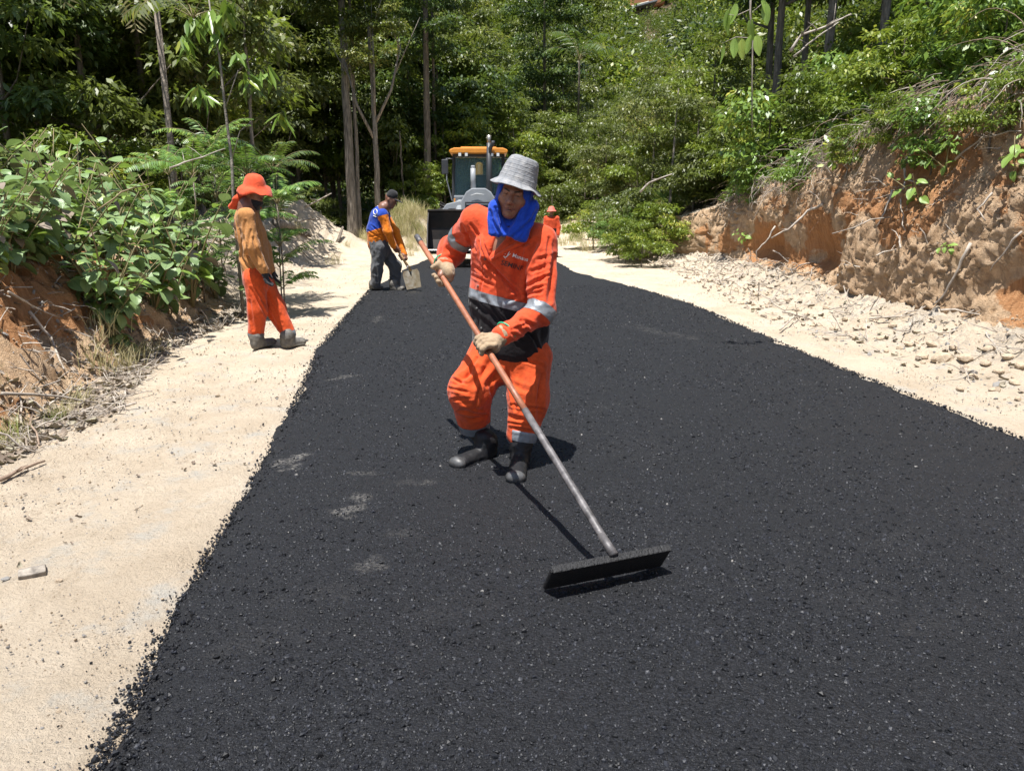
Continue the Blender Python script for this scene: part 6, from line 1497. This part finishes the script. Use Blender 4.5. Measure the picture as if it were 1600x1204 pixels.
# dead leaves and small twigs
def dead_leaf(seed):
    rg = np.random.default_rng(seed); vs = []; fs = []
    for i in range(5):
        t = i / 4; w = .32 * math.sin(math.pi * min(1, t * .9 + .06)) ** .8 * rg.uniform(.7, 1.1)
        for j in (-1, 0, 1): vs.append((t - .5, j * w, .22 * (j * j) * rg.uniform(.3, 1.5) + .25 * (t - .5) ** 2 * rg.uniform(0, 2)))
    for i in range(4):
        for j in (0, 1): a = i * 3 + j; fs.append((a, a + 1, a + 4, a + 3))
    me = np_mesh('dead_leaf', np.array(vs), np.array(fs), smooth=True); add_attr(me, 'tint', np.full(len(vs), rg.random())); me.materials.append(M['dead_leaf']); return me
def twig_mesh(seed):
    rg = random.Random(seed); mb = MB(); p = V(-.5, 0, .03); pts = [p]
    for i in range(5): p = p + V(.2, rg.uniform(-.07, .07), rg.uniform(-.03, .05)); pts.append(p)
    mb.tube(pts, [.018, .016, .014, .012, .009, .005], 4); mb.tube([pts[2], pts[2] + V(.15, .12, .06), pts[2] + V(.3, .2, .03)], [.010, .008, .003], 4); me = mb.mesh('twig'); me.materials.append(M['twig']); return me
DLV = [dead_leaf(i) for i in range(6)]; TWG = [twig_mesh(i) for i in range(5)]
pts = []; scs = []
for _ in range(2600):
    u = rgn.random()
    if u < .45: y = 3.2 + 6.5 * rgn.random() ** 1.2; x = float(interp(y, LFOOT)) + .25 - abs(rgn.normal(0, .35))
    elif u < .52: y = 2.2 + 7 * rgn.random(); x = float(interp(y, LFOOT)) + 1.6 * rgn.random() ** 2
    elif u < .8: y = 5 + 14 * rgn.random(); x = float(interp(y, RFOOT)) - 1.3 + 1.5 * rgn.random()
    else: y = 5 + 12 * rgn.random(); x = float(interp(y, RFOOT)) + .4 + 1.6 * rgn.random()
    pts.append((x, y, gz(x, y) + .006)); scs.append(rgn.uniform(.025, .085) if not .45 <= u < .52 else rgn.uniform(.015, .035))
dl = instancer('leaf_litter', pts, np.array(scs), rrot(len(pts), .35), DLV); tag(dl, 'dry dead leaves lying along the feet of both banks', 'leaf litter', kind='stuff')
pts = []; scs = []
for _ in range(2300):
    u = rgn.random()
    if u < .33: y = 3.2 + 8 * rgn.random() ** 1.2; x = float(interp(y, LFOOT)) + .3 - abs(rgn.normal(0, .6))
    elif u < .5: y = 10 + 16 * rgn.random(); x = float(interp(y, LFOOT)) + .2 - 3 * rgn.random()
    elif u < .62: y = 5 + 14 * rgn.random(); x = float(interp(y, RFOOT)) - 1.2 + 1.4 * rgn.random()
    else: y = 4.8 + 13 * rgn.random(); x = float(interp(y, RFOOT)) + .23 * float(interp(y, RTOP)) + rgn.normal(.25, .4)
    pts.append((x, y, gz(x, y) + .015)); scs.append(rgn.uniform(.12, .6) if u > .3 else rgn.uniform(.06, .35))
tg = instancer('twigs', pts, np.array(scs), rrot(len(pts), .5), TWG); tag(tg, 'small dry twigs scattered on the banks', 'twigs', kind='stuff')
# hanging dry roots on the face and crest of the right bank
def hang_root(seed, n=9):
    rg = random.Random(seed); mb = MB()
    for s in range(n):
        p = V(rg.uniform(-.18, .18), rg.uniform(-.35, .35), rg.uniform(-.05, .1)); d = V(-rg.uniform(.2, 1), rg.uniform(-1, 1), rg.uniform(-.6, .5)).normalized(); pts = [p]; L = rg.uniform(.18, .55)
        for i in range(7): d = (d + V(rg.uniform(-.4, .3), rg.uniform(-.5, .5), -.30 + rg.uniform(-.25, .25))).normalized(); p = p + d * L / 7; pts.append(p)
        r = rg.uniform(.002, .0055); mb.tube(pts, [r * (1 - .7 * i / 7) for i in range(8)], 4)
    me = mb.mesh('root'); me.materials.append(M['twig'] if seed % 3 else M['root']); return me
HRT = [hang_root(i) for i in range(8)]; pts = []; scs = []
for _ in range(420):
    y = 4.6 + 13 * rgn.random() ** 1.1; rt_ = float(interp(y, RTOP)); x0 = float(interp(y, RFOOT)); u = rgn.random() ** .8; x = x0 + .23 * rt_ * (.55 + .6 * u) + rgn.uniform(-.1, .5); pts.append((x, y, gz(x, y) + .02)); scs.append(rgn.uniform(.6, 1.5))
hr = instancer('dry_roots', pts, np.array(scs), np.stack([rgn.normal(0, .3, len(pts)), rgn.normal(0, .3, len(pts)), rgn.normal(0, .5, len(pts))], -1), HRT); tag(hr, 'tangle of thin dry roots over the crest of the right bank', 'roots', kind='stuff')

# dry grass
def tuft(seed, n=60, L=.4, mm='dry_grass', sp=.12):
    rg = np.random.default_rng(seed); P = np.stack([rg.normal(0, sp, n), rg.normal(0, sp, n), np.zeros(n)], -1); D = np.stack([rg.normal(0, .25, n), rg.normal(0, .25, n), np.ones(n)], -1); D = unit(D)
    H_ = unit(np.stack([rg.normal(size=n), rg.normal(size=n), np.zeros(n)], -1)); S_ = unit(np.cross(D, H_)); Ls = (L * rg.uniform(.4, 1.1, n))[:, None]; w = .0035
    rows_ = [(P, w), (P + D * Ls * .4 + H_ * Ls * .04, w), (P + D * Ls * .75 + H_ * Ls * .16, w * .8), (P + D * Ls * .95 + H_ * Ls * .38, w * .15)]
    v = np.stack([q for p_, w_ in rows_ for q in (p_ - S_ * w_, p_ + S_ * w_)], 1); b_ = (np.arange(n) * 8)[:, None]
    f = np.concatenate([b_ + np.array([[0, 1, 3, 2]]) + 2 * k for k in range(3)], 0)
    me = np_mesh('grass_blades', v.reshape(-1, 3), f); add_attr(me, 'tint', np.repeat(rg.random(n), 8)); me.materials.append(M[mm]); return me
GT = [tuft(i) for i in range(4)] + [tuft(10 + i, 40, .35, 'leaf_bright') for i in range(2)]
pts = []; scs = []; ids = []
def grass(n, fx, fy, sc, ratio=.15, dz=0):
    for _ in range(n):
        x = fx(); y = fy(); pts.append((x, y, gz(x, y) - .01)); scs.append(sc * rgn.uniform(.6, 1.4)); ids.append(rgn.integers(0, 4) if rgn.random() > ratio else rgn.integers(4, 6))
grass(110, lambda: rgn.normal(-3.4, .65), lambda: rgn.normal(25.6, .7), 1.0, .12); grass(10, lambda: rgn.normal(-5.8, 1.2), lambda: rgn.normal(21, 1.6), 1.0, .3)
grass(10, lambda: rgn.normal(-4.9, .5), lambda: rgn.normal(14.5, 1.5), .7, .3); grass(60, lambda: rgn.normal(2.6, 1.0), lambda: rgn.normal(31, 2), 1.0, .5); grass(80, lambda: rgn.normal(.5, 2), lambda: rgn.normal(36, 1.5), 1.2, .6)
grass(12, lambda: -3.05 + rgn.normal(0, .12), lambda: rgn.normal(4.6, .35), .35, .4); grass(7, lambda: rgn.normal(-3.35, .12), lambda: rgn.normal(6.6, .3), .6, .1); grass(40, lambda: rgn.normal(6.2, .8), lambda: rgn.uniform(6, 12), .9, .3)
gr_ = instancer('dry_grass', pts, np.array(scs), rrot(len(pts), .12), GT, np.array(ids)); tag(gr_, 'tufts of dry yellow grass on the mounds and verges', 'grass', kind='stuff')

# ---- countable odds and ends: stones, logs, fallen branches, roots
STN = [stone_mesh(500 + i, 2, .6, .3) for i in range(7)]
for i, me in enumerate(STN): me.materials.append(M['stone_pale'] if i != 6 else M['stone_grey'])
def stone(x, y, s, label, k=None, group='pale clay blocks along the foot of the right bank', sz=1.0):
    o = obj('stone', STN[random.randrange(6) if k is None else k], None, None); o.location = (x, y, gz(x, y) + s * .16); o.rotation_euler = (random.uniform(-.25, .25), random.uniform(-.25, .25), random.uniform(0, 6.28)); o.scale = (s, s * random.uniform(.7, 1), s * sz)
    return tag(o, label, 'stone', group)
for (px, py, s) in ((1472, 565, .21), (1508, 563, .15), (1440, 560, .13), (1545, 548, .12), (1560, 583, .10), (1585, 600, .10), (1520, 590, .09), (1490, 545, .09), (1395, 510, .11), (1375, 530, .09), (1350, 515, .09), (1320, 500, .10), (1290, 482, .10), (1260, 492, .09), (1230, 470, .11),
                    (1200, 480, .09), (1180, 462, .10), (1150, 455, .10), (1122, 448, .09), (1110, 440, .12), (1575, 560, .12), (1595, 575, .13), (1540, 570, .10), (1420, 540, .10), (1455, 540, .12), (1405, 545, .08), (1335, 530, .08), (1300, 515, .08), (1270, 510, .08), (1160, 475, .08),
                    (1210, 500, .08), (1090, 430, .10), (1060, 425, .10), (1040, 415, .11), (1020, 410, .10), (1000, 405, .12), (1070, 440, .08), (1245, 485, .08), (1385, 550, .07), (1500, 610, .07), (1590, 625, .07), (1550, 610, .06)):
    h, n_ = ghit(px, py)
    if h is not None: stone(h.x, h.y, s * .9, 'large smooth pale clay block below the right bank' if s > .2 else 'pale clay block at the foot of the right bank')
for (px, py, s, lb, k) in ((340, 617, .045, 'small pale stone on the sand left of the asphalt', 0), (8, 908, .035, 'grey pebble at the left edge of the sand', 6), (92, 909, .03, 'small pale stone right of the wood chunk', 1), (390, 838, .03, 'pebble by the asphalt edge', 0)):
    p = gpt(px, py); stone(p.x, p.y, s, lb, k, None)
p = gpt(52, 902); t = obj('wood_chunk', MB().prism([(-.03, -.016), (.028, -.02), (.034, .01), (.0, .022), (-.032, .012)], 'y', -.045, .045).mesh('wood_chunk', bevel=.004), M['bark_pale']); t.location = (p.x, p.y, p.z + .02); t.rotation_euler = (0, 0, -1.05); tag(t, 'short squarish grey wood chunk on the near left sand', 'wood')
def branch(name, pts, r, label, cat, m='twig', group=None, twigs=0, n=7, jit=.02):
    P = [Vector(p) for p in pts]; Q_ = []
    for i in range(len(P) - 1):
        for k in range(3): t_ = k / 3; Q_.append(P[i].lerp(P[i + 1], t_) + V(random.uniform(-1, 1), random.uniform(-1, 1), random.uniform(-1, 1)) * jit * (P[i + 1] - P[i]).length)
    Q_.append(P[-1]); e = empty(name, Q_[0]) if twigs else None; base = Q_[0]; q = len(Q_)
    mb = MB().tube([a - base for a in Q_], [r * (1 - .6 * i / q) for i in range(q)], n)
    if not twigs: o = mb.build(name, M[m], None, smooth=True); o.location = base; return tag(o, label, cat, group)
    mb.build('limb', M[m], e, smooth=True)
    for w in range(twigs):
        a = Q_[int(q * (.3 + .6 * w / twigs))]; d = V(random.uniform(-1, 1), random.uniform(-1, 1), random.uniform(-.1, 1)).normalized() * min(.9, (Q_[-1] - Q_[0]).length) * random.uniform(.12, .3)
        MB().tube([a - base, a - base + d * .5 + V(0, 0, .01), a - base + d], [r * .4, r * .3, r * .1], 5).build('twig', M[m], e, smooth=True)
    return tag(e, label, cat, group)
def gh(px, py, lift=.02):
    h, n_ = ghit(px, py); return h + n_ * lift if h is not None else at(px, py, 10)
branch('fallen_branch', [gh(0, 617), gh(60, 622, .05), gh(150, 633)], .012, 'long thin grey stick lying across the left bank foot', 'branch')
branch('fallen_branch', [gh(10, 640), gh(45, 655, .03), gh(62, 700)], .010, 'dark crooked stick near the grass at the left edge', 'branch', 'root')
branch('fallen_branch', [gh(0, 755), gh(35, 738), gh(70, 725)], .012, 'short dark stick at the left edge of the sand', 'branch', 'root', twigs=2)
branch('fallen_branch', [gh(40, 490, .05), gh(70, 535, .06), gh(98, 580, .03)], .013, 'pale forked stick leaning on the left clay bank', 'branch', 'twig', twigs=3)
branch('fallen_branch', [gh(0, 470, .1), gh(40, 485, .1), gh(85, 500, .06)], .009, 'thin pale stick on the leafy left bank', 'branch')
branch('dead_branch', [at(150, 330, 6.8), at(190, 300, 6.9), at(240, 285, 7.2)], .009, 'bare brown branch among the broad leaves on the left', 'branch', 'stem', twigs=3)
branch('dead_branch', [at(265, 262, 8), at(300, 250, 8.2), at(352, 232, 9)], .010, 'long bare stem rising right above the broad leaves', 'branch', 'twig', twigs=2)
branch('cut_log', [gh(428, 352, .1), gh(466, 360, .12)], .13, 'thicker grey cut log on the sandy bank left of the mound', 'log', 'bark_pale', n=12, jit=0)
branch('cut_log', [gh(436, 342, .1), gh(457, 338, .12)], .055, 'slim cut log lying above the thicker one', 'log', 'bark_pale', n=10, jit=0)
branch('cut_log', [gh(466, 364, .06), gh(482, 371, .08)], .09, 'short dark-ended cut log in front of the other logs', 'log', 'bark', n=12, jit=0)
branch('fallen_branch', [gh(452, 350, .08), gh(452, 350, .08) + V(.45, .1, .1), gh(452, 350, .08) + V(.95, .15, .05)], .035, 'long bleached branch lying across the sandy bank', 'branch', 'twig', twigs=4)
branch('fallen_branch', [gh(466, 392, .04), gh(488, 411, .04)], .018, 'straight stick on the pale slope beside the shoveller', 'branch', 'root')
branch('fallen_branch', [at(476, 324, 23.5), at(498, 313, 23.6), at(518, 302, 23.8)], .03, 'grey branch resting against the sand mound top', 'branch', 'twig', twigs=4)
branch('tree_stump', [gh(528, 378, .0), gh(531, 366, .25)], .06, 'short dark stump on the sandy bank', 'stump', 'bark', jit=0)
def onbank(pts_, lift=.04):
    r = []
    for x, y in pts_:
        p_ = gh(x, y, lift)
        if r and (p_ - r[-1]).length > .9: p_ = at(x, y, r[-1].y)
        r.append(p_)
    return r
GRT = 'pale roots and dead branches on the right bank'
for (pl, r, lb, tw) in (([(1140, 335), (1166, 362), (1178, 395)], .018, 'short pale root left of the smooth orange hollow', 0), ([(1288, 318), (1268, 330), (1232, 358), (1205, 372)], .022, 'thick pale root slanting over the orange hollow', 2), ([(1215, 350), (1196, 378), (1182, 392), (1183, 410)], .016, 'forked pale root hanging above the sprout', 1),
                        ([(1235, 425), (1262, 415), (1278, 409)], .012, 'thin root end poking from the orange clay', 0), ([(1398, 300), (1385, 330), (1370, 350)], .014, 'straight root on the upper bank', 0), ([(1520, 380), (1500, 420), (1480, 455), (1462, 480)], .017, 'long straight root down the brown bank face', 0),
                        ([(1596, 360), (1575, 395), (1550, 420)], .012, 'bent root near the right edge of view', 0), ([(1415, 285), (1412, 330), (1418, 360)], .010, 'vertical thin root at mid bank', 0), ([(1430, 235), (1414, 258), (1416, 280), (1440, 293)], .018, 'crooked whitish root under the crest', 1),
                        ([(1200, 335), (1230, 305), (1290, 300)], .014, 'pale branch lying along the crest of the bank', 2), ([(1110, 320), (1150, 300), (1205, 290)], .014, 'branch lying on the low end of the bank crest', 2), ([(1446, 175), (1470, 140), (1456, 120)], .012, 'bare bent stem on the crest by big leaves', 1),
                        ([(1460, 230), (1510, 190), (1600, 175)], .016, 'long dry branch across the crest at right', 3), ([(1300, 255), (1340, 235), (1420, 225)], .014, 'long dry branch among the crest twigs', 3), ([(1500, 250), (1540, 215), (1600, 205)], .013, 'dry branch over the root tangle at right', 3),
                        ([(1390, 340), (1300, 365)], .009, 'fine root crossing the bank face', 0), ([(1555, 300), (1530, 330), (1545, 345)], .011, 'curled root high on the right', 0), ([(1220, 520), (1250, 500), (1262, 497)], .010, 'grey stick in the rubble at the bank foot', 1)):
    branch('root' if 'root' in lb else 'dead_branch', onbank(pl), r, lb, 'root' if 'root' in lb else 'branch', 'twig', GRT, tw, jit=.05)
branch('dead_branch', [at(1235, 80, 11), at(1252, 55, 11), at(1290, 42, 11), at(1330, 22, 11)], .02, 'arching bare branches against the dark wood, upper right', 'branch', 'twig', twigs=6)
branch('dead_branch', [at(1240, 88, 11), at(1275, 60, 11), at(1310, 35, 11)], .014, 'lower of the bare branches against the dark wood', 'branch', 'twig', twigs=4)
branch('dead_branch', [at(1000, 300, 14), at(1015, 285, 14), at(1050, 272, 14)], .02, 'pale bare branch sticking out of the right bushes', 'branch', 'twig', twigs=2)

# ---- glimpse of the upper road on the far hill
Yh = 118
def H(px, py, dy=0): return at(px, py, Yh + dy)
ur = empty('upper_road_bend', H(990, 24)); bb = ur.location.copy()
M['wall_pale'] = simple("pale_retaining_wall", (0.5, 0.46, 0.38), .9, scale=2); M['redcut'] = simple("red_earth_cut", (.45, .2, .09), .95, scale=.6, col2=(.3, .14, .07)); M['upper_tar'] = simple("grey_upper_road", (.2, .21, .22), .8, scale=1)
MB().box(H(997, 27) - bb, (3.0, 1.2, 1.6), None, .2).build('retaining_wall', M['wall_pale'], ur)
MB().box(H(992, 17) - bb, (5.4, 6, .25), Euler((0, math.radians(-14), 0)).to_matrix(), .05).build('road_surface', M['upper_tar'], ur)
MB().box(H(1002, 3, 6) - bb, (6.5, 2, 2.6), Euler((0, math.radians(-14), 0)).to_matrix(), .4).build('earth_cut', M['redcut'], ur)
for k in range(4): MB().box(H(976 + 12 * k, 17 - 3.2 * k, -2) - bb, (.14, .14, .9)).build('guard_post', M['wall_pale'], ur)
MB().tube([H(974, 14, -2.2) - bb, H(1014, 3, -2.2) - bb], .12, 6).build('guard_rail', M['wall_pale'], ur)
tag(ur, 'pale road bend with guard rail and red earth cut high on the far hill', 'road')

# ------------------------------------------------------------------ labels: tell look-alikes apart by their order across the view
ORD = ['first', 'second', 'third', 'fourth', 'fifth', 'sixth', 'seventh', 'eighth', 'ninth', 'tenth', 'eleventh', 'twelfth'] + ['%dth' % k for k in range(13, 60)]
same = {}
for o in scene.objects:
    if o.parent is None and o.get('label') and o.get('kind') is None: same.setdefault(o['label'], []).append(o)
for lb, os_ in same.items():
    if len(os_) < 2: continue
    def pxx(o): return to_px(np.array([[o.location.x, o.location.y, o.location.z + .5]]))[0][0]
    os_.sort(key=pxx); k = 0
    for o in os_:
        q = pxx(o)
        o['label'] = lb + ', ' + ORD[k] + ' from left'; k += 1
for o in scene.objects:
    if o.get('label') and len(o['label'].split()) > 16: o['label'] = ' '.join(o['label'].split()[:16])
